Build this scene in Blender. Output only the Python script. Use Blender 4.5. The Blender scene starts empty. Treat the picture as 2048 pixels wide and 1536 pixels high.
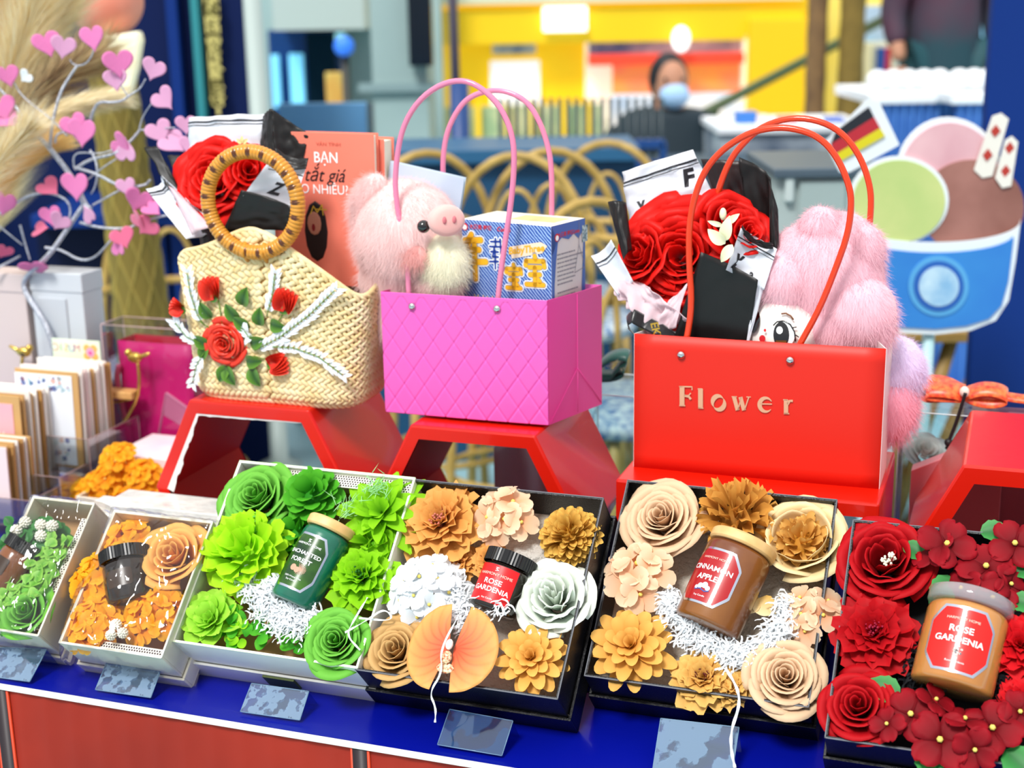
import bpy, math, random
from mathutils import Vector, Matrix, noise
S = bpy.context.scene
V = Vector
pi, sin, cos = math.pi, math.sin, math.cos
RAD = math.radians
# ---------------------------------------------------------------- camera
FPX, PITCH, ROLL, YAW = 2900.0, RAD(15), RAD(-1.0), RAD(19.5)
CAM = V((0, 0, 1.53))
cd = bpy.data.cameras.new('camera'); cam = bpy.data.objects.new('camera', cd)
S.collection.objects.link(cam); S.camera = cam
cd.sensor_width = 36; cd.lens = FPX / 2048 * 36; cd.clip_end = 200; cd.clip_start = .05
cam.matrix_world = Matrix.Translation(CAM) @ (Matrix.Rotation(pi / 2 - PITCH, 4, 'X') @ Matrix.Rotation(ROLL, 4, 'Z'))
cd.dof.use_dof = True; cd.dof.focus_distance = 1.48; cd.dof.aperture_fstop = 4.6
# ---------------------------------------------------------------- light and exposure
S.view_settings.view_transform = 'Standard'; S.view_settings.look = 'None'
S.view_settings.gamma = 1; S.view_settings.use_curve_mapping = False
S.view_settings.exposure = 0.32
S.cycles.max_bounces = 8; S.cycles.transparent_max_bounces = 16; S.cycles.diffuse_bounces = 3
S.cycles.use_adaptive_sampling = True; S.cycles.adaptive_threshold = .02
S.cycles.use_denoising = True; S.cycles.caustics_reflective = False; S.cycles.caustics_refractive = False
S.cycles.sample_clamp_indirect = 4
w = bpy.data.worlds.new('world'); S.world = w; w.use_nodes = True
wn = w.node_tree.nodes; bg = wn['Background']
gt = wn.new('ShaderNodeNewGeometry'); sx = wn.new('ShaderNodeSeparateXYZ'); rp = wn.new('ShaderNodeValToRGB')
rp.color_ramp.elements[0].position = .0; rp.color_ramp.elements[0].color = (.40, .44, .50, 1)
rp.color_ramp.elements[1].position = .75; rp.color_ramp.elements[1].color = (1, 1, 1, 1)
tc = wn.new('ShaderNodeTexCoord')
w.node_tree.links.new(tc.outputs['Generated'], sx.inputs[0]); w.node_tree.links.new(sx.outputs['Z'], rp.inputs[0])
w.node_tree.links.new(rp.outputs[0], bg.inputs[0]); bg.inputs[1].default_value = .95
sd = bpy.data.lights.new('sun', 'SUN'); sun = bpy.data.objects.new('sun', sd); S.collection.objects.link(sun)
sd.energy = 2.7; sd.angle = RAD(14); sd.color = (1, .985, .95)
sun.rotation_euler = V((.45, .85, -1.25)).to_track_quat('-Z', 'Y').to_euler(); sun.location = (-2, -4, 6)

# ---------------------------------------------------------------- rays from the photo into the place
_rc, _rs = cos(ROLL), sin(ROLL)
Fw = V((0, cos(PITCH), -sin(PITCH))); Up = V((0, sin(PITCH), cos(PITCH))); Rt = V((1, 0, 0))
def ray(px, py):
    x, y = px - 1024, py - 768
    x, y = _rc * x + _rs * y, -_rs * x + _rc * y
    return Rt * x / FPX - Up * y / FPX + Fw
def onz(px, py, z):
    d = ray(px, py); return CAM + d * ((z - CAM.z) / d.z)
def onY(px, py, Y):
    d = ray(px, py); return CAM + d * (Y / d.y)
def onplane(px, py, P, n):
    d = ray(px, py); return CAM + d * ((P - CAM).dot(n) / d.dot(n))
U = V((cos(YAW), -sin(YAW), 0)); W_ = V((sin(YAW), cos(YAW), 0)); Z = V((0, 0, 1))
O = onz(350, 1426, .8)                                   # a point on the front edge of the table top
def WP(s, t, z): return O + U * s + W_ * t + V((0, 0, z - .8))
def onT(px, py, t): return onplane(px, py, O + W_ * t, W_)
def frame(o, x, y, z): return Matrix(((x.x, y.x, z.x, o.x), (x.y, y.y, z.y, o.y), (x.z, y.z, z.z, o.z), (0, 0, 0, 1)))
def TF(s, t, z, rz=0): return frame(WP(s, t, z), U, W_, Z) @ Matrix.Rotation(rz, 4, 'Z')   # table frame: x along, y back, z up
def dep(P): return (P - CAM).dot(Fw)
def ppm(P): return FPX / dep(P)

# ---------------------------------------------------------------- materials
def lin(h):
    if not isinstance(h, str): return tuple(h)
    r = [int(h[i:i + 2], 16) / 255 for i in (0, 2, 4)]
    return tuple(c / 12.92 if c <= .04045 else ((c + .055) / 1.055) ** 2.4 for c in r)
MC = {}
def mat(name, col, rough=.5, metal=0, emit=0, col2=None, ns=20, bump=0, bs=60, trans=0, alpha=1, coat=0, sheen=0, attr=False, transl=0, spec=.5, sharp=False, ior=1.45):
    if name in MC: return MC[name]
    m = bpy.data.materials.new(name); m.use_nodes = True; nt = m.node_tree; N = nt.nodes; L = nt.links
    b = N['Principled BSDF']; c = (*lin(col), 1)
    b.inputs['Base Color'].default_value = c; b.inputs['Roughness'].default_value = rough
    b.inputs['Metallic'].default_value = metal; b.inputs['Coat Weight'].default_value = coat
    b.inputs['Sheen Weight'].default_value = sheen; b.inputs['Transmission Weight'].default_value = trans
    b.inputs['Alpha'].default_value = alpha; b.inputs['Specular IOR Level'].default_value = spec; b.inputs['IOR'].default_value = ior
    src = None
    if col2 is not None:
        mx = N.new('ShaderNodeMix'); mx.data_type = 'RGBA'; mx.inputs[6].default_value = c; mx.inputs[7].default_value = (*lin(col2), 1)
        if attr:
            a = N.new('ShaderNodeAttribute'); a.attribute_name = 't'; L.new(a.outputs['Fac'], mx.inputs[0])
        else:
            n = N.new('ShaderNodeTexNoise'); n.inputs['Scale'].default_value = ns; n.inputs['Detail'].default_value = 4
            tcn = N.new('ShaderNodeTexCoord'); L.new(tcn.outputs['Object'], n.inputs['Vector'])
            r = N.new('ShaderNodeValToRGB'); r.color_ramp.elements[0].position = .49 if sharp else .35; r.color_ramp.elements[1].position = .51 if sharp else .65
            L.new(n.outputs['Fac'], r.inputs[0]); L.new(r.outputs[0], mx.inputs[0])
        L.new(mx.outputs[2], b.inputs['Base Color']); src = mx.outputs[2]
    if emit:
        b.inputs['Emission Strength'].default_value = emit; b.inputs['Emission Color'].default_value = c
        if src: L.new(src, b.inputs['Emission Color'])
    if bump:
        n2 = N.new('ShaderNodeTexNoise'); n2.inputs['Scale'].default_value = bs; n2.inputs['Detail'].default_value = 5
        tc2 = N.new('ShaderNodeTexCoord'); L.new(tc2.outputs['Object'], n2.inputs['Vector'])
        bp = N.new('ShaderNodeBump'); bp.inputs['Strength'].default_value = bump; bp.inputs['Distance'].default_value = .004
        L.new(n2.outputs['Fac'], bp.inputs['Height']); L.new(bp.outputs[0], b.inputs['Normal'])
    if transl:
        tr = N.new('ShaderNodeBsdfTranslucent'); tr.inputs[0].default_value = c
        if src: L.new(src, tr.inputs[0])
        ms = N.new('ShaderNodeMixShader'); ms.inputs[0].default_value = transl
        L.new(b.outputs[0], ms.inputs[1]); L.new(tr.outputs[0], ms.inputs[2]); L.new(ms.outputs[0], N['Material Output'].inputs[0])
    MC[name] = m; return m
def film(name, tint='ffffff', gloss=.16, bump=.5, bs=9, haze=0.0, hcol='ffffff', hs=None):
    # clear sheet: passes light straight, with a glossy skin; haze adds a scattered share (scratches, residue)
    if name in MC: return MC[name]
    m = bpy.data.materials.new(name); m.use_nodes = True; nt = m.node_tree; N = nt.nodes; L = nt.links
    N.remove(N['Principled BSDF'])
    t = N.new('ShaderNodeBsdfTransparent'); t.inputs[0].default_value = (*lin(tint), 1)
    g = N.new('ShaderNodeBsdfGlossy'); g.inputs['Roughness'].default_value = .06
    d = N.new('ShaderNodeBsdfDiffuse'); d.inputs[0].default_value = (*lin(hcol), 1)
    n = N.new('ShaderNodeTexNoise'); n.inputs['Scale'].default_value = bs; n.inputs['Detail'].default_value = 3
    tcn = N.new('ShaderNodeTexCoord'); L.new(tcn.outputs['Object'], n.inputs['Vector'])
    bp = N.new('ShaderNodeBump'); bp.inputs['Strength'].default_value = bump; bp.inputs['Distance'].default_value = .02
    L.new(n.outputs['Fac'], bp.inputs['Height']); L.new(bp.outputs[0], g.inputs['Normal'])
    lw = N.new('ShaderNodeLayerWeight'); lw.inputs[0].default_value = .35; L.new(bp.outputs[0], lw.inputs['Normal'])
    ma = N.new('ShaderNodeMath'); ma.operation = 'MULTIPLY_ADD'; ma.inputs[1].default_value = .5; ma.inputs[2].default_value = gloss * .5
    L.new(lw.outputs['Fresnel'], ma.inputs[0])
    m1 = N.new('ShaderNodeMixShader'); L.new(ma.outputs[0], m1.inputs[0]); L.new(t.outputs[0], m1.inputs[1]); L.new(g.outputs[0], m1.inputs[2])
    m2 = N.new('ShaderNodeMixShader'); m2.inputs[0].default_value = haze
    if hs:
        n3 = N.new('ShaderNodeTexNoise'); n3.inputs['Scale'].default_value = hs; n3.inputs['Detail'].default_value = 6; L.new(tcn.outputs['Object'], n3.inputs['Vector'])
        r = N.new('ShaderNodeValToRGB'); r.color_ramp.elements[0].position = .47; r.color_ramp.elements[1].position = .5
        r.color_ramp.elements[0].color = (.12,) * 3 + (1,); r.color_ramp.elements[1].color = (haze,) * 3 + (1,)
        L.new(n3.outputs['Fac'], r.inputs[0]); L.new(r.outputs[0], m2.inputs[0])
    L.new(m1.outputs[0], m2.inputs[1]); L.new(d.outputs[0], m2.inputs[2]); L.new(m2.outputs[0], N['Material Output'].inputs[0])
    MC[name] = m; return m
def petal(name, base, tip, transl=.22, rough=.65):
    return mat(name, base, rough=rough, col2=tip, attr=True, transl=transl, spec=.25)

# ---------------------------------------------------------------- mesh builder
class MB:
    def __init__(s): s.v = []; s.f = []; s.mi = []; s.t = []
    def add(s, vs, fs, M=None, t=0, mi=0):
        o = len(s.v)
        for i, p in enumerate(vs):
            p = V(p); s.v.append(M @ p if M is not None else p); s.t.append(t[i] if isinstance(t, (list, tuple)) else t)
        for f in fs: s.f.append([o + i for i in f]); s.mi.append(mi)
        return s
    def box(s, a, b, M=None, mi=0, t=0):
        x0, y0, z0 = a; x1, y1, z1 = b
        return s.add([(x0, y0, z0), (x1, y0, z0), (x1, y1, z0), (x0, y1, z0), (x0, y0, z1), (x1, y0, z1), (x1, y1, z1), (x0, y1, z1)],
              [(0, 3, 2, 1), (4, 5, 6, 7), (0, 1, 5, 4), (1, 2, 6, 5), (2, 3, 7, 6), (3, 0, 4, 7)], M, t, mi)
    def grid(s, fn, nu, nv, M=None, cu=False, cv=False, tf=None, mi=0):
        vs = []; ts = []
        for j in range(nv + (0 if cv else 1)):
            for i in range(nu + (0 if cu else 1)):
                vs.append(fn(i / nu, j / nv)); ts.append(tf(i / nu, j / nv) if tf else 0)
        W = nu + (0 if cu else 1); H = nv + (0 if cv else 1); fs = []
        for j in range(nv):
            for i in range(nu):
                fs.append((j * W + i, j * W + (i + 1) % W, ((j + 1) % H) * W + (i + 1) % W, ((j + 1) % H) * W + i))
        return s.add(vs, fs, M, ts, mi)
    def tube(s, pts, r, n=10, M=None, closed=False, mi=0, caps=True, flat=1.0, tf=None):
        pts = [V(p) for p in pts]; N = len(pts); prev = None; vs = []; ts = []
        for i, p in enumerate(pts):
            a = pts[(i - 1) % N] if (closed or i > 0) else p; b = pts[(i + 1) % N] if (closed or i < N - 1) else p
            d = (b - a).normalized() if (b - a).length > 1e-9 else V((0, 0, 1))
            if prev is None: x = d.orthogonal().normalized()
            else:
                x = prev - d * prev.dot(d); x = x.normalized() if x.length > 1e-6 else d.orthogonal().normalized()
            prev = x; y = d.cross(x); rr = r(i / (N - 1)) if callable(r) else r
            for k in range(n):
                a_ = 2 * pi * k / n; vs.append(p + x * cos(a_) * rr + y * sin(a_) * rr * flat); ts.append(tf(i / max(1, N - 1)) if tf else 0)
        fs = []
        for i in range(N if closed else N - 1):
            for k in range(n):
                j = (i + 1) % N; fs.append((i * n + k, i * n + (k + 1) % n, j * n + (k + 1) % n, j * n + k))
        if caps and not closed: fs += [tuple(range(n))[::-1], tuple((N - 1) * n + k for k in range(n))]
        return s.add(vs, fs, M, ts, mi)
    def lathe(s, prof, n=32, M=None, mi=0, sx=1, sy=1):
        vs = []; fs = []
        for r, z in prof:
            for k in range(n): vs.append((r * cos(2 * pi * k / n) * sx, r * sin(2 * pi * k / n) * sy, z))
        for i in range(len(prof) - 1):
            for k in range(n): fs.append((i * n + k, i * n + (k + 1) % n, (i + 1) * n + (k + 1) % n, (i + 1) * n + k))
        if prof[0][0] > 1e-5: fs.append(tuple(range(n))[::-1])
        if prof[-1][0] > 1e-5: fs.append(tuple((len(prof) - 1) * n + k for k in range(n)))
        return s.add(vs, fs, M, 0, mi)
    def ball(s, c, r, M=None, n=12, m=8, sc=(1, 1, 1), mi=0, t=0):
        c = V(c)
        vs = [(c.x, c.y, c.z - r * sc[2])]; fs = []
        for j in range(1, m):
            a = -pi / 2 + pi * j / m
            for k in range(n): vs.append((c.x + r * sc[0] * cos(a) * cos(2 * pi * k / n), c.y + r * sc[1] * cos(a) * sin(2 * pi * k / n), c.z + r * sc[2] * sin(a)))
        vs.append((c.x, c.y, c.z + r * sc[2])); e = len(vs) - 1
        for k in range(n): fs.append((0, 1 + (k + 1) % n, 1 + k)); fs.append((e, e - n + k, e - n + (k + 1) % n))
        for j in range(m - 2):
            for k in range(n): fs.append((1 + j * n + k, 1 + j * n + (k + 1) % n, 1 + (j + 1) * n + (k + 1) % n, 1 + (j + 1) * n + k))
        return s.add(vs, fs, M, t, mi)
    def prism(s, poly, z0, z1, M=None, mi=0, t=0):
        n = len(poly); vs = [(x, y, z0) for x, y in poly] + [(x, y, z1) for x, y in poly]
        return s.add(vs, [tuple(range(n))[::-1], tuple(range(n, 2 * n))] + [(i, (i + 1) % n, n + (i + 1) % n, n + i) for i in range(n)], M, t, mi)
    def build(s, name, mats, parent=None, smooth=True, bevel=0, solid=0, M=None, sub=0):
        me = bpy.data.meshes.new(name); me.from_pydata([tuple(p) for p in s.v], [], s.f)
        if not isinstance(mats, (list, tuple)): mats = [mats]
        for m in mats: me.materials.append(m)
        me.polygons.foreach_set('material_index', s.mi)
        me.polygons.foreach_set('use_smooth', [smooth] * len(s.f))
        a = me.attributes.new('t', 'FLOAT', 'POINT'); a.data.foreach_set('value', s.t)
        me.validate(); me.update()
        o = bpy.data.objects.new(name, me); S.collection.objects.link(o)
        if parent is not None: o.parent = parent
        if M is not None: o.matrix_local = M
        if solid:
            q = o.modifiers.new('solid', 'SOLIDIFY'); q.thickness = solid; q.offset = 0
        if bevel:
            q = o.modifiers.new('bevel', 'BEVEL'); q.width = bevel; q.segments = 2; q.limit_method = 'ANGLE'; q.angle_limit = RAD(40)
            if smooth: me.set_sharp_from_angle(angle=RAD(35))
        if sub:
            q = o.modifiers.new('sub', 'SUBSURF'); q.levels = q.render_levels = sub
        return o
def tag(o, label=None, cat=None, group=None, kind=None):
    if label: o['label'] = label
    if cat: o['category'] = cat
    if group: o['group'] = group
    if kind: o['kind'] = kind
    return o
def thing(name, label, cat, M=None, group=None):
    o = bpy.data.objects.new(name, None); S.collection.objects.link(o); o.empty_display_size = .02
    if M is not None: o.matrix_world = M if isinstance(M, Matrix) else Matrix.Translation(M)
    return tag(o, label, cat, group)
def struct(name, mb, m, **k): return tag(mb.build(name, m, **k), kind='structure')
TXC = {}
def text_geo(txt, size, align='CENTER', shear=0, weight=0):
    k = (txt, align, shear, weight)
    if k not in TXC:
        c = bpy.data.curves.new('lettering', 'FONT'); c.body = txt; c.align_x = align; c.align_y = 'CENTER'; c.size = 1; c.resolution_u = 3
        c.shear = shear; c.offset = weight
        o = bpy.data.objects.new('lettering', c); S.collection.objects.link(o); bpy.context.view_layer.update()
        me = o.evaluated_get(bpy.context.evaluated_depsgraph_get()).to_mesh()
        TXC[k] = ([tuple(v.co) for v in me.vertices], [tuple(p.vertices) for p in me.polygons])
        bpy.data.objects.remove(o); bpy.data.curves.remove(c)
    v, f = TXC[k]
    return [(x * size, y * size, z) for x, y, z in v], f
def text(mb, txt, size, at, M=None, fn=None, sx=1, align='CENTER', shear=0, weight=0, mi=0):
    v, f = text_geo(txt, size, align, shear, weight)
    vs = []
    for x, y, z in v:
        p = (at[0] + x * sx, at[1] + y, at[2]); vs.append(fn(*p) if fn else p)
    return mb.add(vs, f, M, 0, mi)

# ---------------------------------------------------------------- petals and flowers (z = outward, sizes in metres)
def RZ(a): return Matrix.Rotation(a, 4, 'Z')
def RX(a): return Matrix.Rotation(a, 4, 'X')
def RY(a): return Matrix.Rotation(a, 4, 'Y')
def T3(x, y, z): return Matrix.Translation((x, y, z))
def one_petal(mb, M, L, W, e0=.3, e1=.0, tip='round', cup=.25, ruf=0, nu=5, nv=6, ph=0, tb=0, tt=1, notch=0):
    px = [0]; pz = [0]
    vv = [1 - (1 - j / nv) ** (1.7 if tip == 'round' else 1) for j in range(nv + 1)]
    for j in range(nv):
        e = e0 + (e1 - e0) * (vv[j] + vv[j + 1]) / 2; px.append(px[-1] + L * (vv[j + 1] - vv[j]) * cos(e)); pz.append(pz[-1] + L * (vv[j + 1] - vv[j]) * sin(e))
    vs = []; ts = []
    for j in range(nv + 1):
        v = vv[j]
        if tip == 'round': w = (v + .03) ** .6 if v < .55 else (.58 ** .6) * math.sqrt(max(0, 1 - ((v - .55) / .455) ** 2)) ** .85; w *= 1.3
        elif tip == 'point': w = max(.03, sin(pi * min(1, v * .93 + .05)) ** .75)
        elif tip == 'fan': w = (v + .05) ** .8 * (1 if v < .99 else .93)
        else: w = max(.02, sin(pi * v ** .6 * .98) ** .6)
        for i in range(nu + 1):
            u = i / nu * 2 - 1; x = u * W * w
            y = px[j]; z = pz[j] + cup * W * u * u * w
            if tip in ('fan',): y -= L * .22 * u * u * v
            if notch: y -= L * notch * v ** 4 * (1 - abs(u))
            if ruf:
                z += ruf * L * sin(u * 7 + ph + j * .6) * v * v; y += ruf * L * .8 * sin(u * 11 + ph * 2) * v ** 3
            vs.append((x, y, z)); ts.append(tb + (tt - tb) * v)
    fs = [(j * (nu + 1) + i, j * (nu + 1) + i + 1, (j + 1) * (nu + 1) + i + 1, (j + 1) * (nu + 1) + i) for j in range(nv) for i in range(nu)]
    mb.add(vs, fs, M, ts)
def rose_mb(R, n=24, seed=0, H=.62, ruf=.02, openness=1.0, inner=.06, half=None):
    rn = random.Random(seed); mb = MB()
    for i in range(n):
        q = i / (n - 1); r = R * (inner + (.74 - inner) * q ** .95 * openness); ang = i * 2.4 + rn.uniform(-.3, .3)
        aw = (1.75 * (1 - q) + .82 * q) if half is None else half; zt = R * (H - (H * .60) * q ** 1.6) * rn.uniform(.92, 1.05); z0 = -R * .25
        lean = .02 + .34 * q ** 1.3; ph = rn.uniform(0, 6)
        def fn(u, v):
            e = 2 * u - 1; a = ang + e * aw
            hh = v * (1 - .38 * abs(e) ** 2.6)
            rad = r * (.45 + .55 * min(1, v * 1.5) ** .8) + R * lean * (v ** 3) * (1 - .25 * e * e) + R * .035 * e
            lip = max(0, v - .82) / .18
            rad += R * .05 * lip * (.4 + q) * (1 + .3 * sin(e * 3 + ph))
            z = z0 + (zt - z0) * hh - R * .06 * lip * lip * (.3 + q) + ruf * R * sin(e * 8 + ph) * v * v
            return (rad * cos(a), rad * sin(a), z)
        mb.grid(fn, 10, 9, tf=lambda u, v: .25 + .75 * v if False else v)
    return mb
def layered_mb(R, rings, tip='round', cup=.3, ruf=0, seed=0, nu=5, nv=6, zr=.12, notch=0):
    # rings: (count, length share, start elevation, end elevation, half width share, base height share)
    rn = random.Random(seed); mb = MB()
    for k, (n, L, e0, e1, w, h) in enumerate(rings):
        for i in range(n):
            a = 2 * pi * (i + .5 * (k % 2)) / n + rn.uniform(-.12, .12)
            l = R * L * rn.uniform(.88, 1.08)
            M = RZ(a) @ T3(0, R * .03, R * h) @ RY(rn.uniform(-.15, .15))
            one_petal(mb, M, l, R * w * rn.uniform(.9, 1.1), e0 + rn.uniform(-.1, .1), e1 + rn.uniform(-.12, .12), tip, cup, ruf, nu, nv, rn.uniform(0, 6), notch=notch)
    return mb
def dome_mb(R, n, L, w, tip='round', cup=.5, ruf=0, seed=0, spread=1.0, e0=.9, e1=.2, nu=4, nv=4, flat=.8):
    rn = random.Random(seed); mb = MB(); mb.ball((0, 0, 0), R * .47, n=14, m=10, sc=(1, 1, flat))
    for i in range(n):
        q = (i + .5) / n; th = math.acos(1 - q * spread); a = i * 2.39996
        b = R * .45; d = V((sin(th) * cos(a), sin(th) * sin(a), cos(th) * flat))
        P = d * b; M = T3(*P) @ RZ(a - pi / 2) @ RX(-(th - pi / 2) * .0)
        lean = pi / 2 - th                                   # elevation of outward direction
        one_petal(mb, M @ RY(rn.uniform(-.4, .4)), R * L * rn.uniform(.85, 1.12), R * w, lean + rn.uniform(-.1, .25), lean - e1 + rn.uniform(-.2, .2), tip, cup, ruf, nu, nv, rn.uniform(0, 6))
    return mb
def floret(mb, mc, M, r, n=4, rn=random, ruf=.03, e=.35):
    for k in range(n):
        one_petal(mb, M @ RZ(2 * pi * k / n + rn.uniform(-.1, .1)), r, r * .52, e + rn.uniform(-.15, .2), -.1 + rn.uniform(-.2, .25), 'round', .12, ruf, 4, 5, rn.uniform(0, 6), notch=.08)
    mc.ball(M @ V((0, 0, r * .12)), r * .11, n=6, m=4)
def hyd_mb(R, nf, fr, seed=0, spread=.95, flat=.6, n=4):
    rn = random.Random(seed); mb, mc = MB(), MB()
    for i in range(nf):
        q = (i + .5) / nf; th = math.acos(max(-1, 1 - q * spread)); a = i * 2.39996 + seed
        d = V((sin(th) * cos(a), sin(th) * sin(a), cos(th)))
        P = V((d.x * R * .72, d.y * R * .72, d.z * R * flat))
        floret(mb, mc, T3(*P) @ d.lerp(V((0, 0, 1)), .35).to_track_quat('Z', 'Y').to_matrix().to_4x4() @ RZ(rn.uniform(0, 6)), R * fr * rn.uniform(.88, 1.1), n, rn)
    return mb, mc
def leaf_mb(mb, M, L, W, e0=.15, e1=-.15, serr=0, nu=4, nv=10):
    px = [0]; pz = [0]
    for j in range(nv):
        e = e0 + (e1 - e0) * (j + .5) / nv; px.append(px[-1] + L / nv * cos(e)); pz.append(pz[-1] + L / nv * sin(e))
    vs = []; ts = []
    for j in range(nv + 1):
        v = j / nv; w = max(.02, sin(pi * v ** .75) ** .8) * (1 + (serr if j % 2 else 0))
        for i in range(nu + 1):
            u = i / nu * 2 - 1; vs.append((u * W * w, px[j], pz[j] + abs(u) * W * .3 * w)); ts.append(abs(u))
    mb.add(vs, [(j * (nu + 1) + i, j * (nu + 1) + i + 1, (j + 1) * (nu + 1) + i + 1, (j + 1) * (nu + 1) + i) for j in range(nv) for i in range(nu)], M, ts)
def shred_mb(spots, n, seed, zf, w=.0012):
    # crinkled paper strips: spots are (x, y, spread)
    rn = random.Random(seed); mb = MB()
    for i in range(n):
        x, y, sp = rn.choice(spots); x += rn.gauss(0, sp); y += rn.gauss(0, sp); z = zf(x, y) + rn.uniform(-.004, .007)
        a = rn.uniform(0, 6.3); L = rn.uniform(.008, .022); k = 6; d = V((cos(a), sin(a), rn.uniform(-.25, .35))); sd_ = V((-sin(a), cos(a), rn.uniform(-.8, .8))).normalized()
        vs = []
        for j in range(k + 1):
            c = V((x, y, z)) + d * L * (j / k - .5) + V((0, 0, .0022 if j % 2 else 0)) + sd_ * .004 * sin(j * .8 + a)
            vs += [c - sd_ * w, c + sd_ * w]
        mb.add(vs, [(2 * j, 2 * j + 1, 2 * j + 3, 2 * j + 2) for j in range(k)])
    return mb
# ================================================================ the stall table
blue = mat('blue_vinyl', '04108e', rough=.28, coat=.15, bump=.15, bs=9)
redskirt = mat('red_skirt', 'a82810', rough=.8, col2='8c1e0c', ns=4)
mb = MB().box((-.9, .0, .775), (1.5, .70, .80), T3(0, 0, -.80))
tb = thing('display_table', 'long blue topped stall table with red pleated skirt carrying the gift boxes', 'table', TF(0, 0, .80))
mb.build('table_top', blue, tb, bevel=.002)
MB().box((-.9, -.006, .7965), (1.5, .0, .8015), T3(0, 0, -.80)).build('edge_trim', mat('trim_white', 'f3efe9', rough=.35), tb, bevel=.0008)
mb = MB()
mb.grid(lambda u, v: (-.9 + 2.4 * u, -.0024 + .0020 * abs(sin(u * 2.4 * pi / .035)), -.003 - .797 * v), 480, 4)
mb.build('skirt', redskirt, tb)
for s in (-.222, .217, .66, 1.1): MB().box((s - .008, -.0045, -.80), (s + .008, -.0005, -.003)).build('skirt_stripe', mat('stripe_dark', '2a2024', rough=.5), tb)
for s in (-.222, .217, .66, 1.1):
    for d in (-.0105, .008): MB().box((s + d, -.0042, -.80), (s + d + .0025, -.0006, -.003)).build('stripe_piping', mat('pipe_red', 'd8431f', rough=.5), tb)
for s, t in ((-.86, .06), (1.46, .06), (-.86, .66), (1.46, .66)):
    MB().box((s - .02, t - .02, -.80), (s + .02, t + .02, -.025)).build('leg', mat('leg_steel', '8d9299', metal=.6), tb)

# ================================================================ gift boxes
white_card = mat('white_card', 'f4f1e6', rough=.45); cream_card = mat('cream_card', 'efe6cf', rough=.5)
black_card = mat('black_card', '0b0c12', rough=.32, bump=.25, bs=700); black_edge = mat('black_edge', '5d6068', rough=.5)
kraft = mat('kraft_floor', 'b98f5e', rough=.8); clearpad = mat('bubble_wrap', 'd9cfc0', rough=.25, bump=1, bs=160)
TILT = RAD(42.5)
HH = W_ * cos(TILT) + Z * sin(TILT); NN = -W_ * sin(TILT) + Z * cos(TILT)
def holes(mb, x0, y0, x1, y1, z, st=.0032):
    j = 0; y = y0
    while y < y1:
        x = x0 + (st / 2 if j % 2 else 0)
        while x < x1:
            mb.add([(x + .0011 * cos(k * pi / 3), y + .0011 * sin(k * pi / 3), z) for k in range(6)], [tuple(range(6))]); x += st
        y += st * .87; j += 1
def gift_box(label, bl, W, H, D, card, edge, inner, dbase=.034, group=None):
    P = onz(bl[0], bl[1], .8 + D * cos(TILT)); o = P - NN * D
    B = frame(o, U, HH, NN)
    t = thing('gift_box', label, 'box', B, group)
    th = .0028; d0 = dbase
    tr = MB()                                                         # tray: four walls and a floor
    tr.box((0, 0, d0), (W, H, d0 + .003), mi=2)
    for a, b in (((0, 0), (W, th)), ((0, H - th), (W, H)), ((0, th), (th, H - th)), ((W - th, th), (W, H - th))):
        tr.box((a[0], a[1], d0), (b[0], b[1], D))
    tr.build('tray', [card, card, inner], t, smooth=False, bevel=.0006)
    e = MB()
    for a, b in (((0, 0), (W, .0009)), ((0, H - .0009), (W, H)), ((0, 0), (.0009, H)), ((W - .0009, 0), (W, H))):
        e.box((a[0] - .0001, a[1] - .0001, D - .0006), (b[0] + .0001, b[1] + .0001, D + .0004))
    e.build('rim', edge, t, smooth=False)
    l = MB(); l.box((-.004, -.004, 0), (W + .004, H + .004, .002))
    for a, b in (((-.004, -.004), (W + .004, -.001)), ((-.004, H + .001), (W + .004, H + .004)), ((-.004, -.001), (-.001, H + .001)), ((W + .001, -.001), (W + .004, H + .001))):
        l.box((a[0], a[1], .002), (b[0], b[1], d0 + .004))
    l.build('base_lid', card, t, smooth=False, bevel=.0006)
    return dict(o=o, B=B, Bi=B.inverted(), D=D, W=W, H=H, t=t)
def loc(bx, px, py, dz=0):
    P = onplane(px, py, bx['o'] + NN * (bx['D'] + dz), NN); q = bx['Bi'] @ P; q.z = 0; return q.x, q.y, ppm(P)
BXg = gift_box('white gift box of green flowers round a green candle jar', (343, 1283), .220, .226, .088, white_card, mat('mint_edge', 'dfeecb', rough=.5), kraft)
BXb = gift_box('black gift box with an orchid bloom and black-lidded jar', (710, 1340), .2185, .226, .085, black_card, black_edge, clearpad)
BXc = gift_box('black gift box of beige and amber flowers round an amber candle jar', (1168, 1352), .226, .229, .084, black_card, black_edge, clearpad)
BXr = gift_box('black gift box of red flowers at the right end of the row', (1649, 1476), .222, .229, .084, black_card, black_edge, mat('black_floor', '15161a', rough=.8))
BXo = gift_box('small cream gift box of orange flowers wrapped in cellophane', (117, 1286), .130, .165, .075, cream_card, white_card, kraft, .02)
BXl = gift_box('small cream gift box of greenery and white berries at the left edge', (-52, 1254), .086, .168, .075, cream_card, white_card, kraft, .02)
for bx, ar in ((BXg, (.006, .2215, .214, .2225)),):
    pass
mb = MB()
mb.grid(lambda u, v: (.05 + .165 * u, BXg['H'] - .0029, .055 + .03 * v), 1, 1)
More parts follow.
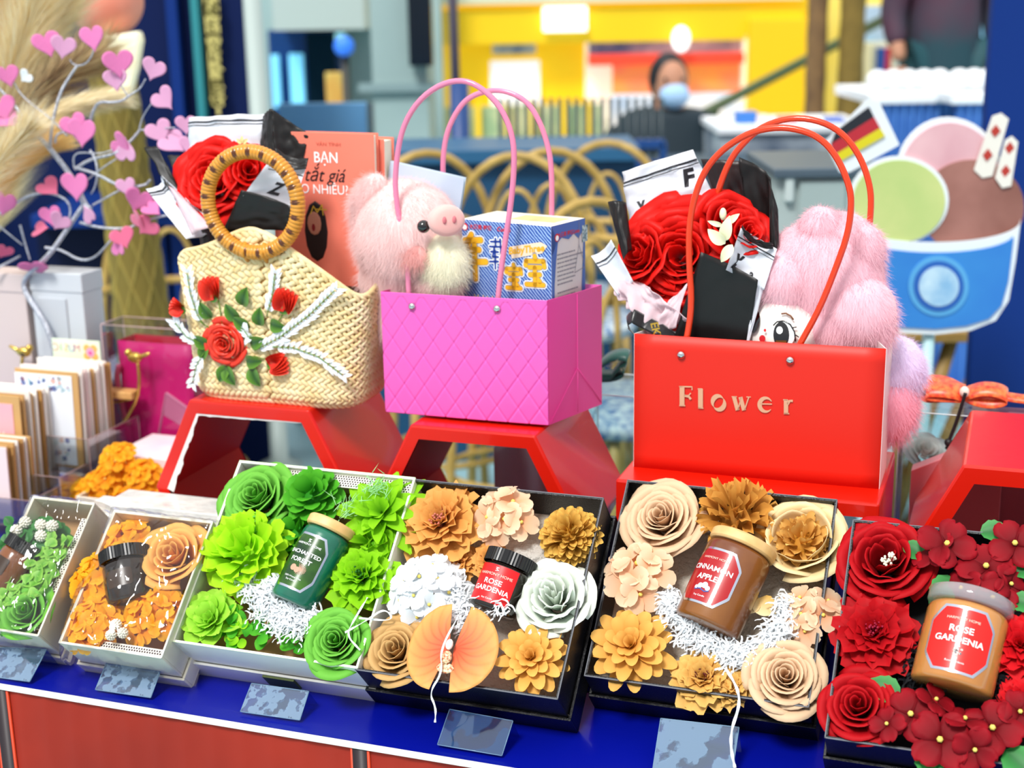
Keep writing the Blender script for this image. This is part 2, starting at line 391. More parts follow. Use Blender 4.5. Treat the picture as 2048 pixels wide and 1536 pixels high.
# perforated liner strips in the white boxes
def liner(bx, x0, x1, y0, y1, z):
    m = MB().box((x0, y0, z - .0015), (x1, y1, z)); m.build('liner_strip', white_card, bx['t'], smooth=False)
    h = MB(); holes(h, x0 + .002, y0 + .0022, x1 - .001, y1 - .001, z + .0003); h.build('perforation', mat('hole_dark', '33222c', rough=.9), bx['t'], smooth=False)
liner(BXg, .04, .217, .208, .2232, .082)
liner(BXo, .004, .126, .003, .0135, .064)
liner(BXl, .072, .083, .01, .150, .068)
MB().box((.09, -.0065, .012), (.128, -.004, .036)).build('ribbon_tab', mat('olive_ribbon', '4d5a22', rough=.5), BXg['t'], smooth=False)

# sloped riser that carries the row of boxes (blue like the table)
sl = TILT - RAD(1.2)
for s0, s1, dd, lab in ((-.03, 1.10, .150, 'long blue sloped riser on the table behind and under the large tilted gift boxes'), (-.40, -.05, .085, 'short blue sloped riser under the two small cellophane wrapped boxes')):
    tag(MB().prism([(.175, 0), (.175 + dd, 0), (.175 + dd, dd * math.tan(sl) * .93), (.178, .0)], -s1, -s0, frame(WP(0, 0, .80), W_, Z, -U)).build('sloped_riser', blue, smooth=False), lab, 'riser')

# ================================================================ flowers in the boxes
P_ = petal
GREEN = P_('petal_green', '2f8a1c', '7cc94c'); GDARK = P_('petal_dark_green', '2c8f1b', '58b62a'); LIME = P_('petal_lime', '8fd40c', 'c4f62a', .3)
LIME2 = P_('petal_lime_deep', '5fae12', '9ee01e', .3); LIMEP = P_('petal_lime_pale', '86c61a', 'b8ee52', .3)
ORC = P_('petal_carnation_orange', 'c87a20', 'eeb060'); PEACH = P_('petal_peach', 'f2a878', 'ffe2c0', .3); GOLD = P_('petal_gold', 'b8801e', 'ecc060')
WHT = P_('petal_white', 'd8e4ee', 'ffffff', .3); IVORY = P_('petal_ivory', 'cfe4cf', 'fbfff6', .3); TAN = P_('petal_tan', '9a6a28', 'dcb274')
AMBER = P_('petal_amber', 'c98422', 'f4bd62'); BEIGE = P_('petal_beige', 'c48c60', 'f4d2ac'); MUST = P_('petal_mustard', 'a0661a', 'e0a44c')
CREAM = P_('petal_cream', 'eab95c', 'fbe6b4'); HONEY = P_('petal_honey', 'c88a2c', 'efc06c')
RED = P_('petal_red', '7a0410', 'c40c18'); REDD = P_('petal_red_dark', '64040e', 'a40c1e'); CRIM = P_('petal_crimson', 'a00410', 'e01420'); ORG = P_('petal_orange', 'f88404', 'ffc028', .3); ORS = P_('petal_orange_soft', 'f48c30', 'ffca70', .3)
CORE_Y = mat('core_yellow', 'f2d86a', rough=.6); CORE_W = mat('core_white', 'f6f2da', rough=.6); CORE_D = mat('core_dark', '5a1a12', rough=.8); CORE_G = mat('core_green', '1d6416', rough=.7); CORE_R = mat('core_red', 'a0143a', rough=.7)
LEAF = mat('leaf_green', '0f6a26', rough=.5, col2='3f9a48', attr=True, transl=.15); LEAFL = mat('leaf_light', '5ea92a', rough=.5, col2='9ed65a', attr=True, transl=.2); LEAFD = mat('leaf_deep', '14561e', rough=.5, col2='37853a', attr=True, transl=.15)
def ftilt(tx, ty): return RX(RAD(-ty)) @ RY(RAD(tx))              # lean towards +x / +y of the box
def put(bx, name, label, px, py, dz=-.012, tx=0, ty=0, rz=0, group=None, cat='flower'):
    x, y, k = loc(bx, px, py); M = bx['B'] @ T3(x, y, bx['D'] + dz) @ ftilt(tx, ty) @ RZ(rz)
    return thing(name, label, cat, M, group), k
def stamen_mb(R, n, h, r=.0008, seed=1, ball=.0014):
    rn = random.Random(seed); mb = MB()
    for i in range(n):
        a = rn.uniform(0, 6.28); q = R * rn.random() ** .5; z = h * rn.uniform(.7, 1.1)
        mb.tube([(q * .4 * cos(a), q * .4 * sin(a), 0), (q * cos(a), q * sin(a), z)], r * .5, 4); mb.ball((q * cos(a), q * sin(a), z), ball, n=5, m=4)
    return mb
def Rose(bx, label, px, py, rp, m, n=24, seed=0, **k):
    kk = {a: k.pop(a) for a in ('H', 'ruf', 'openness', 'inner', 'half') if a in k}
    t, s = put(bx, 'rose', label, px, py, **k); rose_mb(rp / s * 1.06, n, seed, **kk).build('petals', m, t, solid=.0003); return t
def Layer(bx, label, px, py, rp, m, rings, name='dahlia', tip='round', cup=.3, ruf=0, seed=0, core=None, **k):
    t, s = put(bx, name, label, px, py, **k); R = rp / s * 1.09
    layered_mb(R, rings, tip, cup, ruf, seed).build('petals', m, t)
    if core: c, cr, ch = core; stamen_mb(R * cr, 46, R * ch, seed=seed).build('stamens', c, t)
    return t
def Dome(bx, label, px, py, rp, m, n, L, w, name='carnation', core=None, **k):
    kk = {a: k.pop(a) for a in ('tip', 'cup', 'ruf', 'seed', 'spread', 'e0', 'e1', 'nu', 'nv', 'flat') if a in k}
    t, s = put(bx, name, label, px, py, **k); R = rp / s * 1.09
    dome_mb(R, n, L, w, **kk).build('petals', m, t)
    if core: c, cr, ch = core; stamen_mb(R * cr, 60, R * ch, seed=3).build('stamens', c, t)
    return t
def Hyd(bx, label, px, py, rp, m, nf, fr, core=CORE_Y, **k):
    kk = {a: k.pop(a) for a in ('seed', 'spread', 'flat', 'n') if a in k}
    t, s = put(bx, 'hydrangea', label, px, py, **k); a, b = hyd_mb(rp / s * 1.06, nf, fr, **kk)
    a.build('petals', m, t); b.build('flower_eyes', core, t); return t
DAH = [(11, 1.0, .05, -.05, .21, 0), (11, .88, .3, .1, .2, .06), (9, .68, .65, .3, .18, .10), (8, .46, 1.0, .6, .15, .13), (6, .28, 1.3, 1.1, .11, .15)]
CAR = [(10, 1.0, .1, .0, .34, 0), (10, .86, .45, .15, .32, .05), (9, .7, .8, .4, .3, .08), (8, .52, 1.1, .8, .26, .12), (6, .36, 1.35, 1.2, .2, .12)]
# --- green box
B = BXg
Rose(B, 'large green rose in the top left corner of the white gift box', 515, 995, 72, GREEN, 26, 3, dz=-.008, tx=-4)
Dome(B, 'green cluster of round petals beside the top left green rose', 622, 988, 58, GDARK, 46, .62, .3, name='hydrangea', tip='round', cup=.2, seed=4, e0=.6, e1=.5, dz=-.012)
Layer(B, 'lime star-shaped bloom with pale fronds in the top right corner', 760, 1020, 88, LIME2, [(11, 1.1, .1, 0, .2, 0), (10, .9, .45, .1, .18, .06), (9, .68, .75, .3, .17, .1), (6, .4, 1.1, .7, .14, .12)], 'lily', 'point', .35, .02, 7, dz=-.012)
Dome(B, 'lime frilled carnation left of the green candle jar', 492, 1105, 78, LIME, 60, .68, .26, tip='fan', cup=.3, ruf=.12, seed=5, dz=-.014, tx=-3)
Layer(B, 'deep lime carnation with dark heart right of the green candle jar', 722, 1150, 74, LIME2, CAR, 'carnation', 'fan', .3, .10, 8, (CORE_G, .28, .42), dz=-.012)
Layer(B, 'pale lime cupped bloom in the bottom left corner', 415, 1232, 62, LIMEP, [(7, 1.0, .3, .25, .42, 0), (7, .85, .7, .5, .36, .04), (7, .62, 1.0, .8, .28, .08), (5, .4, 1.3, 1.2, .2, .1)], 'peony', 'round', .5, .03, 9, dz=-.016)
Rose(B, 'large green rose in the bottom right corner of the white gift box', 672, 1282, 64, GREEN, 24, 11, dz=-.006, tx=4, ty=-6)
# foliage along the lower edge
t, s = put(B, 'leaf_sprig', 'low sprig of rounded green leaves along the front of the white gift box', 540, 1284, dz=-.014, cat='leaves')
rn = random.Random(12); mb = MB()
for i in range(34):
    x = rn.uniform(-.062, .058); y = rn.uniform(-.002, .024) - x * .02
    one_petal(mb, T3(x, y, rn.uniform(-.004, .008)) @ RZ(rn.uniform(0, 6.3)), rn.uniform(.012, .018), .008, rn.uniform(-.1, .7), 0, 'round', .3)
mb.build('leaves', GDARK, t)
t, s = put(B, 'leaf_sprig', 'small sprig of lime leaves between the pale bloom and the paper shreds', 468, 1245, dz=-.014, cat='leaves')
mb = MB()
for i in range(14): one_petal(mb, T3(rn.uniform(-.012, .014), rn.uniform(-.03, .03), rn.uniform(-.004, .004)) @ RZ(rn.uniform(0, 6.3)), .014, .006, .4, 0, 'round', .3)
mb.build('leaves', LIME2, t)
# fronds in the lily
t, s = put(B, 'fern_frond', 'pale green needle frond lying over the lime star-shaped bloom', 762, 985, dz=.012, cat='leaves')
mb = MB()
for cx, cy, n in ((0, 0, 60), (-.028, -.03, 34)):
    for i in range(n):
        a = rn.uniform(0, 6.3); q = rn.uniform(.004, .017); c = V((cx + rn.gauss(0, .007), cy + rn.gauss(0, .006), rn.uniform(-.002, .006)))
        mb.tube([c, c + V((q * cos(a), q * sin(a), rn.uniform(0, .006)))], lambda u: .0006 * (1.1 - u), 3)
mb.build('needles', mat('frond', 'a9e8a0', rough=.6), t)
def Shred(bx, label, spots, n, seed, col='f4f8fb', dz=-.004, w=.0011):
    c = mat('shred_' + col, col, rough=.6, transl=.2)
    pts = []
    for px, py, sp in spots:
        x, y, k = loc(bx, px, py); pts.append((x, y, sp))
    cx = sum(p[0] for p in pts) / len(pts); cy = sum(p[1] for p in pts) / len(pts)
    m = shred_mb([(x - cx, y - cy, s_) for x, y, s_ in pts], n, seed, lambda x, y: 0, w)
    o = m.build('paper_shreds', c, None, smooth=False); o.matrix_world = bx['B'] @ T3(cx, cy, bx['D'] + dz)
    return tag(o, label, 'paper shreds', kind='stuff')
Shred(BXg, 'crinkled white paper shreds around the foot of the green candle jar', [(490, 1165, .007), (520, 1190, .007), (535, 1215, .008), (560, 1240, .008), (590, 1252, .008), (570, 1225, .008), (615, 1235, .006), (545, 1170, .005)], 620, 1)
# --- black box with orchid
B = BXb
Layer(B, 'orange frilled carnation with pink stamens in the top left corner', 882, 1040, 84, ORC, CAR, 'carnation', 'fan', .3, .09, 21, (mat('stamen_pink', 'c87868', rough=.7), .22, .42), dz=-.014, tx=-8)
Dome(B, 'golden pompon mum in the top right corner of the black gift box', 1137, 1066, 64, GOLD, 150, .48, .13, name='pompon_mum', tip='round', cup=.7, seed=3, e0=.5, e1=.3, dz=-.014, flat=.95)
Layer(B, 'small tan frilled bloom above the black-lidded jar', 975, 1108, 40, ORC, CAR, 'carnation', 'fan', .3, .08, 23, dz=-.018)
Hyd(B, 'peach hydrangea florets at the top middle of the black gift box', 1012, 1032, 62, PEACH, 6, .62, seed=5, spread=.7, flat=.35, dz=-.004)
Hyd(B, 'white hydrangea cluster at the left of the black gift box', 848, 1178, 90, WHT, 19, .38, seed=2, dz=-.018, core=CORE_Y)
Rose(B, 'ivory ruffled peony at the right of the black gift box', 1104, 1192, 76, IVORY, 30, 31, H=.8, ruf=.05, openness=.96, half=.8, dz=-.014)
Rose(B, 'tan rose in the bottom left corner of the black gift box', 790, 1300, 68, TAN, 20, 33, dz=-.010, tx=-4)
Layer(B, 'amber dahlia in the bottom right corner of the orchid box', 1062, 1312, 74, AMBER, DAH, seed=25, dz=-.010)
# orchid
t, s = put(B, 'orchid', 'orange moth orchid bloom with veined petals and speckled lip', 910, 1308, dz=.008, cat='flower')
orm = mat('orchid_petal', 'e05c38', rough=.55, col2='ffbc6a', attr=True, transl=.3)
def wide_petal(sg):
    mb = MB()
    def fn(u, v):
        a = RAD(-78) + RAD(156) * u; r = .0470 * (1 - .10 * abs(2 * u - 1) ** 2) * v
        vein = .00035 * sin(u * 46 + 3 * sin(v * 6))
        return (sg * (.002 + r * cos(a) * .98), r * sin(a) * 1.12, .004 + .011 * v - .010 * v * v * (1 + .4 * cos(2 * a)) + vein * v)
    mb.grid(fn, 90, 16, tf=lambda u, v: max(0, min(1, v ** 1.5 * 1.05 - .16 * max(0, sin(u * 52 + 5 * sin(v * 4))) ** 3)))
    return mb
for sg in (-1, 1): wide_petal(sg).build('petal', orm, t, solid=.0004)
mb = MB(); mb.ball((0, -.012, .012), .0055, n=10, m=8, sc=(1, 1.3, .8)); mb.ball((0, -.022, .008), .006, n=10, m=8, sc=(1.6, 1, .5))
mb.build('lip', mat('orchid_lip', 'fff3c8', rough=.5, col2='b8572a', ns=420), t)
MB().ball((0, .001, .014), .0042, n=10, m=8, sc=(.9, 1.4, 1)).build('column', mat('white_wax', 'fbf6ee', rough=.4), t)
Shred(BXb, 'white paper shreds between the white hydrangea and the jar', [(900, 1170, .006), (920, 1200, .007), (915, 1225, .006), (935, 1250, .005), (905, 1190, .007)], 190, 2)
Shred(BXb, 'thin white paper shreds across the foot of the red labelled jar', [(965, 1215, .005), (1000, 1238, .005), (940, 1235, .004), (1010, 1225, .004)], 26, 3, dz=.012)
# --- black box with amber jar
B = BXc
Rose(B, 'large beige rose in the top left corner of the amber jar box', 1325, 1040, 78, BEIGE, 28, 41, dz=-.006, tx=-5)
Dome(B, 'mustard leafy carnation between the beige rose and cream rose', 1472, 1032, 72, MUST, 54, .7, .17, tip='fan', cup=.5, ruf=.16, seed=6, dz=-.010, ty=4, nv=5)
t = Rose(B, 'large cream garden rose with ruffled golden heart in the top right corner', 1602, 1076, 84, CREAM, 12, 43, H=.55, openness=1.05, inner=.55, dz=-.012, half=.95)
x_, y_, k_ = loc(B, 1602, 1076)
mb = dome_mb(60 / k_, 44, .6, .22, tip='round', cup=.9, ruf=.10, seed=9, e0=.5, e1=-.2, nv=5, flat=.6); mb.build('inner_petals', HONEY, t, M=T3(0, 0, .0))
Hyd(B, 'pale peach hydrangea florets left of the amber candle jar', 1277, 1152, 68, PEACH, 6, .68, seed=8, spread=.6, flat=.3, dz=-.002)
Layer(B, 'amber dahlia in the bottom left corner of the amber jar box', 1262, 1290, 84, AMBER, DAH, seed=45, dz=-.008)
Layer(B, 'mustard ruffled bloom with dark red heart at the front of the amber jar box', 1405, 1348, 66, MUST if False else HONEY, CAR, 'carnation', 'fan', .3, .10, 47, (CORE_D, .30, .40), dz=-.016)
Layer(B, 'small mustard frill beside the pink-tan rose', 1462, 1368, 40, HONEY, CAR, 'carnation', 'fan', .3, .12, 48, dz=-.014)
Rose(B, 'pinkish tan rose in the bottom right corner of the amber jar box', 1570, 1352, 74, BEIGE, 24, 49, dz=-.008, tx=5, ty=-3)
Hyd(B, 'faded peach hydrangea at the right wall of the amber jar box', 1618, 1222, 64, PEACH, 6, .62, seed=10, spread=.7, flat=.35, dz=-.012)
t, s = put(B, 'petal_sheet', 'loose cream petals under the cream garden rose', 1545, 1190, dz=-.016, cat='petals')
mb = MB()
for i in range(4): one_petal(mb, T3(.014 * i - .02, .006, 0) @ RZ(pi + .2 * i - .3), .026, .014, .3, .1, 'round', .2)
mb.build('petals', CREAM, t)
Shred(BXc, 'white paper shreds curving round the foot of the amber candle jar', [(1345, 1225, .006), (1375, 1260, .007), (1410, 1285, .007), (1450, 1305, .007), (1490, 1310, .007), (1530, 1290, .007), (1560, 1255, .007), (1570, 1215, .006), (1335, 1200, .005)], 760, 4)
# --- red box
B = BXr
Rose(B, 'large dark red peony with yellow-white stamens in the top left corner', 1768, 1118, 88, RED, 22, 51, H=.62, inner=.2, half=1.0, ruf=.04, dz=-.012)
x_, y_, k_ = loc(B, 1778, 1132)
t = put(B, 'stamen_tuft', 'small tuft of white and yellow stamens in the dark red peony', 1778, 1130, dz=.006, cat='flower')[0]; stamen_mb(.007, 26, .008).build('stamens', CORE_W, t)
Layer(B, 'ruffled red carnation left of the red labelled candle jar', 1748, 1262, 84, RED, CAR, 'carnation', 'fan', .3, .10, 53, (CORE_R, .2, .4), dz=-.012)
Rose(B, 'red rose in the bottom left corner of the red flower box', 1718, 1412, 76, RED, 20, 55, dz=-.008, tx=-5)
def RedHyd(label, pts, lv):
    x0, y0, s = loc(BXr, *pts[0][:2]); t = thing('hydrangea', label, 'flower', BXr['B'] @ T3(x0, y0, BXr['D'] + .004))
    rn = random.Random(int(pts[0][0])); a, b = MB(), MB()
    for px, py, rp, tx, ty in pts:
        x, y, s = loc(BXr, px, py, .01); floret(a, b, T3(x - x0, y - y0, rn.uniform(0, .008)) @ ftilt(tx, ty) @ RZ(rn.uniform(0, 1.5)), rp / s * 1.08, 4, rn, .05, .15)
    a.build('petals', REDD, t, solid=.0003); b.build('flower_eyes', CORE_Y, t)
    c = MB()
    for px, py, L, ang in lv:
        x, y, s = loc(BXr, px, py); leaf_mb(c, T3(x - x0, y - y0, -.004) @ RZ(RAD(ang)), L / s, L / s * .36, serr=.10)
    if lv: c.build('leaves', LEAF, t)
RedHyd('cluster of dark red four-petal florets above the red box jar, left of the largest', [(1893, 1090, 56, 10, 5), (1868, 1100, 46, -30, 10)], [(1850, 1115, 56, 60), (1915, 1160, 78, 140)])
RedHyd('big spread of dark red florets hanging over the glass jar lid', [(1972, 1135, 56, 0, 15), (1985, 1190, 48, 10, -15), (1925, 1175, 44, -30, 0), (2020, 1165, 40, 35, 0)], [(1960, 1065, 60, -80), (2025, 1145, 60, -70), (2020, 1200, 60, -100)])
RedHyd('dark red florets in the top right corner of the red flower box', [(2030, 1085, 52, 0, 0)], [])
RedHyd('dark red florets over the red rose at the bottom of the red flower box', [(1822, 1430, 56, -5, 0), (1775, 1450, 36, -20, 0), (1870, 1400, 40, 30, 30)], [(1800, 1395, 74, 70)])
RedHyd('row of dark red florets under the glass jar at the front right', [(1880, 1480, 60, 0, -10), (1985, 1455, 58, 0, 0), (1930, 1440, 44, 0, 40), (2040, 1420, 44, 10, 0), (1950, 1500, 44, 0, -30)], [(1850, 1500, 60, 190), (2010, 1500, 90, 230), (1870, 1480, 80, 180)])
Layer(B, 'bright red carnation at the right edge of the picture', 2040, 1290, 66, CRIM, CAR, 'carnation', 'fan', .3, .10, 57, dz=-.006)
Layer(B, 'bright red carnation low at the right edge beside the jar', 2060, 1400, 60, CRIM, CAR, 'carnation', 'fan', .3, .10, 58, dz=-.012)
Shred(BXr, 'black paper shreds around the jar in the red flower box', [(1835, 1310, .008), (1835, 1340, .007), (2010, 1350, .008), (1850, 1380, .006), (2000, 1320, .008)], 260, 5, col='15171c', dz=-.016)
# --- orange box
B = BXo
Rose(B, 'soft orange rose in the top right corner of the cellophane wrapped box', 343, 1108, 70, ORS, 18, 61, dz=-.012)
for lab, px, py, r, nf, sd_ in (('orange petal cluster along the left wall of the cellophane wrapped box', 188, 1150, 58, 12, 1), ('orange petal cluster at the top of the cellophane wrapped box', 245, 1078, 52, 9, 2),
        ('orange petal cluster in the bottom left corner of the cellophane wrapped box', 178, 1238, 60, 13, 3), ('orange petal cluster in the bottom right corner of the cellophane wrapped box', 295, 1222, 62, 10, 4)):
    Hyd(B, lab, px, py, r, ORG, nf, .56, seed=sd_, spread=.85, flat=.4, dz=-.014, core=CORE_D)
def Berries(bx, label, pts, r, col=CORE_W):
    x0, y0, s = loc(bx, *pts[0]); t = thing('white_berry_sprig', label, 'flower', bx['B'] @ T3(x0, y0, bx['D'] + .000)); rn = random.Random(5)
    for px, py in pts:
        x, y, s = loc(bx, px, py); mb = MB(); c = V((x - x0, y - y0, rn.uniform(-.002, .004))); R = r / s
        mb.ball(c, R * .75, n=8, m=6)
        for i in range(46):
            q = (i + .5) / 46; th = math.acos(1 - 1.7 * q); a = i * 2.4; d = V((sin(th) * cos(a), sin(th) * sin(a), cos(th))); mb.ball(c + d * R * .8, R * .2, n=5, m=4)
        mb.build('berry', mat('berry_white', 'f7f4e6', rough=.7), t)
Berries(BXo, 'three white knobbly berries at the front of the orange flower box', [(234, 1250), (224, 1272), (248, 1268)], 12)
Dome(BXg, 'dark green leafy filler between the green rose and the candle jar', 585, 1052, 44, GDARK, 30, .7, .3, name='hydrangea', tip='round', cup=.2, seed=14, e0=.6, e1=.5, dz=-.022)
Dome(BXg, 'lime filler tuft under the star-shaped bloom', 735, 1082, 50, LIME2, 34, .7, .26, tip='fan', cup=.3, ruf=.1, seed=15, dz=-.020)
Layer(BXb, 'amber frill tucked under the orange carnation', 905, 1108, 44, ORC, CAR, 'carnation', 'fan', .3, .08, 24, dz=-.022)
Hyd(BXl, 'green leafy filler along the top of the left wrapped box', 60, 1075, 60, LEAFD, 12, .5, seed=4, dz=-.022, core=CORE_G)
Berries(BXl, 'white knobbly berries scattered over the greenery in the left box', [(52, 1046), (84, 1052), (107, 1054), (36, 1064), (84, 1074)], 13)
# --- left box
B = BXl
Rose(B, 'pale green rose in the wrapped box at the left edge', 48, 1222, 56, GREEN, 18, 71, dz=-.010)
def Sprig(bx, label, px, py, n, spread, m, L=.013, seed=1, W=.5, dz=-.012):
    x, y, s = loc(bx, px, py); t = thing('leaf_sprig', label, 'leaves', bx['B'] @ T3(x, y, bx['D'] + dz)); rn = random.Random(seed); mb = MB()
    for i in range(n): leaf_mb(mb, T3(max(-1.5 * spread[0], min(1.5 * spread[0], rn.gauss(0, spread[0]))), max(-1.3 * spread[1], min(1.3 * spread[1], rn.gauss(0, spread[1]))), rn.uniform(-.006, .012)) @ RZ(rn.uniform(0, 6.3)) @ RX(rn.uniform(-.2, .6)), L * rn.uniform(.8, 1.2), L * W, nv=6)
    mb.build('leaves', m, t)
Sprig(B, 'dark green leaves in the upper part of the left wrapped box', 40, 1085, 120, (.014, .016), LEAFD, seed=2)
Sprig(B, 'light green leaves beside the perforated strip of the left wrapped box', 88, 1130, 110, (.010, .024), LEAFL, seed=3, W=.6)
Sprig(B, 'light green leaves at the very left of the left wrapped box', 5, 1195, 50, (.010, .020), LEAFL, seed=4, W=.6)
# ================================================================ candle jars (axis = local z, standing; laid into the boxes)
foil = mat('foil', 'cfd6e6', rough=.18, metal=1); ink_w = mat('ink_white', 'ffffff', rough=.6)
wood = mat('light_wood', 'e9c48a', rough=.5, col2='d4a35f', ns=30)
def jar(bx, label, px, py, r, h, ang, body, lidm, lab, dz, lid='wood', lift=0, roll=0):
    x, y, k = loc(bx, px, py, dz); M = bx['B'] @ T3(x, y, bx['D'] + dz) @ RZ(RAD(ang)) @ RX(RAD(-90 + lift)) @ RZ(RAD(roll)) @ T3(0, 0, -h / 2)
    t = thing('candle_jar', label, 'candle', M)
    e = .004
    MB().lathe([(0, 0), (r - e, 0), (r - e * .3, e * .3), (r, e), (r, h - e * 2), (r - .001, h - e), (r - .003, h - .001), (0, h - .001)], 48).build('body', body, t)
    if lid == 'wood': MB().lathe([(0, h), (r - .001, h), (r + .001, h + .002), (r + .001, h + .010), (r - .001, h + .012), (0, h + .012)], 48).build('lid', lidm, t, bevel=.0005)
    elif lid == 'screw':
        mb = MB(); n = 96; pr = []
        mb.grid(lambda u, v: ((r + .0015 + (.0006 if int(u * n + .5) % 2 else 0)) * cos(u * 2 * pi), (r + .0015 + (.0006 if int(u * n + .5) % 2 else 0)) * sin(u * 2 * pi), h - .002 + .014 * v), n, 1, cu=True)
        mb.lathe([(0, h + .012), (r + .001, h + .012)], 48); mb.build('lid', lidm, t, smooth=False)
    elif lid == 'glass':
        MB().lathe([(r - .001, h), (r + .002, h + .002), (r + .002, h + .013), (r - .004, h + .016), (0, h + .017)], 48).build('lid', lidm, t)
    # label wrapped on the jar, facing local -y (towards the viewer once laid)
    def wrap(x, y, z=0): a = x / r; q = r + .0004 + z; return (q * sin(a), -q * cos(a), h * .5 + y)
    L, Hh, base, brd, cut = lab['w'], lab['h'], lab['m'], lab.get('b'), lab.get('cut', .2)
    def octo(L, Hh, c, z):
        mb = MB(); nu, nv = 24, 24
        def fn(u, v):
            y = (v - .5) * Hh; q = abs(v - .5) * 2; hw = L / 2 * (1 if q < 1 - 2 * c else 1 - (q - (1 - 2 * c)) / (2 * c) * c * 1.6); return wrap((u - .5) * 2 * hw, y, z)
        return mb.grid(fn, nu, nv)
    lb = None
    if brd: lb = octo(L + .005, Hh + .005, cut, 0).build('label_border', brd, t)
    o = octo(L, Hh, cut, .0002).build('label', base, t)
    for tx, sz, yy, w_, m_ in lab['txt']:
        q = MB(); text(q, tx, sz, (lab.get('dx', 0), yy, .0006), fn=wrap, weight=w_, sx=1.1); q.build('lettering', m_, o, smooth=False)
    for mbf, m_ in lab.get('art', []):
        q = MB(); mbf(q, wrap); q.build('label_art', m_, o, smooth=False)
    return t
def disc(q, wrap, cx, cy, r, z=.0007, n=14, a0=0, sx=1): q.add([wrap(cx + r * sx * cos(k * 2 * pi / n + a0), cy + r * sin(k * 2 * pi / n + a0), z) for k in range(n)], [tuple(range(n))])
def stroke(q, wrap, pts, w, z=.0007):
    for (x0, y0), (x1, y1) in zip(pts, pts[1:]):
        d = V((x1 - x0, y1 - y0, 0)); n = V((-d.y, d.x, 0)).normalized() * w / 2; e = d.normalized() * w * .3
        q.add([wrap(x0 + n.x - e.x, y0 + n.y - e.y, z), wrap(x0 - n.x - e.x, y0 - n.y - e.y, z), wrap(x1 - n.x + e.x, y1 - n.y + e.y, z), wrap(x1 + n.x + e.x, y1 + n.y + e.y, z)], [(0, 1, 2, 3)])
def mark(y): # small line mark above the maker line
    return lambda q, w: stroke(q, w, [(-.0015, y + .0015), (.0015, y + .0015), (-.0012, y), (.0018, y - .0012), (-.0014, y - .002)], .0005)
gj = mat('green_glass', '0d6f55', rough=.28, coat=.6, col2='0a5a46', ns=30)
cone_art = lambda q, w: [disc(q, w, x, y, r) for x, y, r in ((-.004, -.009, .0036), (.001, -.0105, .0032))] + [stroke(q, w, [(.003, -.009), (.003 + .008 * cos(a / 4), -.009 + .006 * sin(a / 4))], .0005) for a in range(-7, 8)]
jar(BXg, 'green glass candle jar with wooden lid and dark octagonal label', 622, 1137, .0268, .086, -14, gj, wood,
    dict(w=.044, h=.058, m=mat('label_green', '17351d', rough=.25, col2='3c6a1c', ns=25), b=foil, cut=.22, txt=[('HARMONY HOME', .0034, .019, 0, ink_w), ('ENCHANTED', .0060, .009, .012, ink_w), ('FOREST', .0068, .0003, .012, ink_w), ('100% Wood Wax', .0026, -.019, 0, ink_w), ('Soy Candle', .0026, -.0225, 0, ink_w)],
         art=[(cone_art, mat('pinecone_ink', 'c79a80', rough=.6)), (mark(.0235), ink_w)]), .002, lift=8)
jar(BXb, 'small jar with black screw lid and red square label', 1000, 1180, .0255, .052, -11, mat('dark_glass', '1c1410', rough=.12, coat=.5), mat('black_lid', '0c0d10', rough=.3),
    dict(w=.047, h=.040, m=mat('label_red', 'd9141a', rough=.4), cut=.0001, txt=[('HARMONY HOME', .0042, .0095, 0, mat('ink_pale', 'ffd9c8', rough=.6)), ('ROSE', .0076, .0015, .018, ink_w), ('GARDENIA', .0074, -.0065, .018, ink_w), ('Soy Candle', .0024, -.016, 0, ink_w)], art=[(mark(.0155), ink_w)]), -.003, lid='screw', lift=10)
berry = lambda q, w: [disc(q, w, x, y, r) for x, y, r in ((-.003, -.0125, .003), (.002, -.011, .0034), (.006, -.0135, .0026), (-.007, -.0145, .002))]
jar(BXc, 'amber frosted candle jar with wooden lid and red octagonal label', 1447, 1178, .0345, .088, -16, mat('amber_glass', '6e3a1c', rough=.32, coat=.5, col2='8a5420', ns=14), wood,
    dict(w=.056, h=.056, dx=0, m=mat('label_dark_red', 'a80f18', rough=.35, coat=.3), b=foil, cut=.24, txt=[('HARMONY HOME', .0034, .019, 0, mat('ink_pale', 'ffd9c8')), ('CINNAMON', .0078, .008, .015, ink_w), ('APPLE', .0080, -.0025, .025, ink_w), ('Soy Candle', .0026, -.0225, 0, ink_w)],
         art=[(berry, mat('berry_art', 'dfe6f5')), (lambda q, w: stroke(q, w, [(-.008, -.017), (-.002, -.0155), (.004, -.0175), (.008, -.016)], .0012, .0008), mat('ink_blue', '3c58a0'))]), .004, lift=8, roll=-18)
jar(BXr, 'clear glass candle jar of amber wax with bright red octagonal label', 1920, 1300, .0375, .078, -8, mat('amber_wax_glass', 'c98a48', rough=.12, coat=.8, col2='b8783c', ns=12), mat('clear_lid', 'b8b0b4', rough=.08, alpha=.55, coat=1),
    dict(w=.058, h=.058, m=mat('label_bright_red', 'e01208', rough=.35, coat=.3), b=foil, cut=.24, txt=[('HARMONY HOME', .0034, .019, 0, mat('ink_pale', 'ffd9c8')), ('ROSE', .0084, .009, .02, ink_w), ('GARDENIA', .0082, -.001, .02, ink_w), ('Rose Gardenia', .0026, -.0215, 0, ink_w)],
         art=[(lambda q, w: [disc(q, w, .003 * cos(a * 2.4) * (a % 3) / 1.4, -.011 + .003 * sin(a * 2.4) * (a % 3) / 1.4, .0012) for a in range(12)], mat('art_mix', 'f2e6d8', col2='20304a', ns=600)), (mark(.0235), ink_w)]), .002, lid='glass', lift=8)
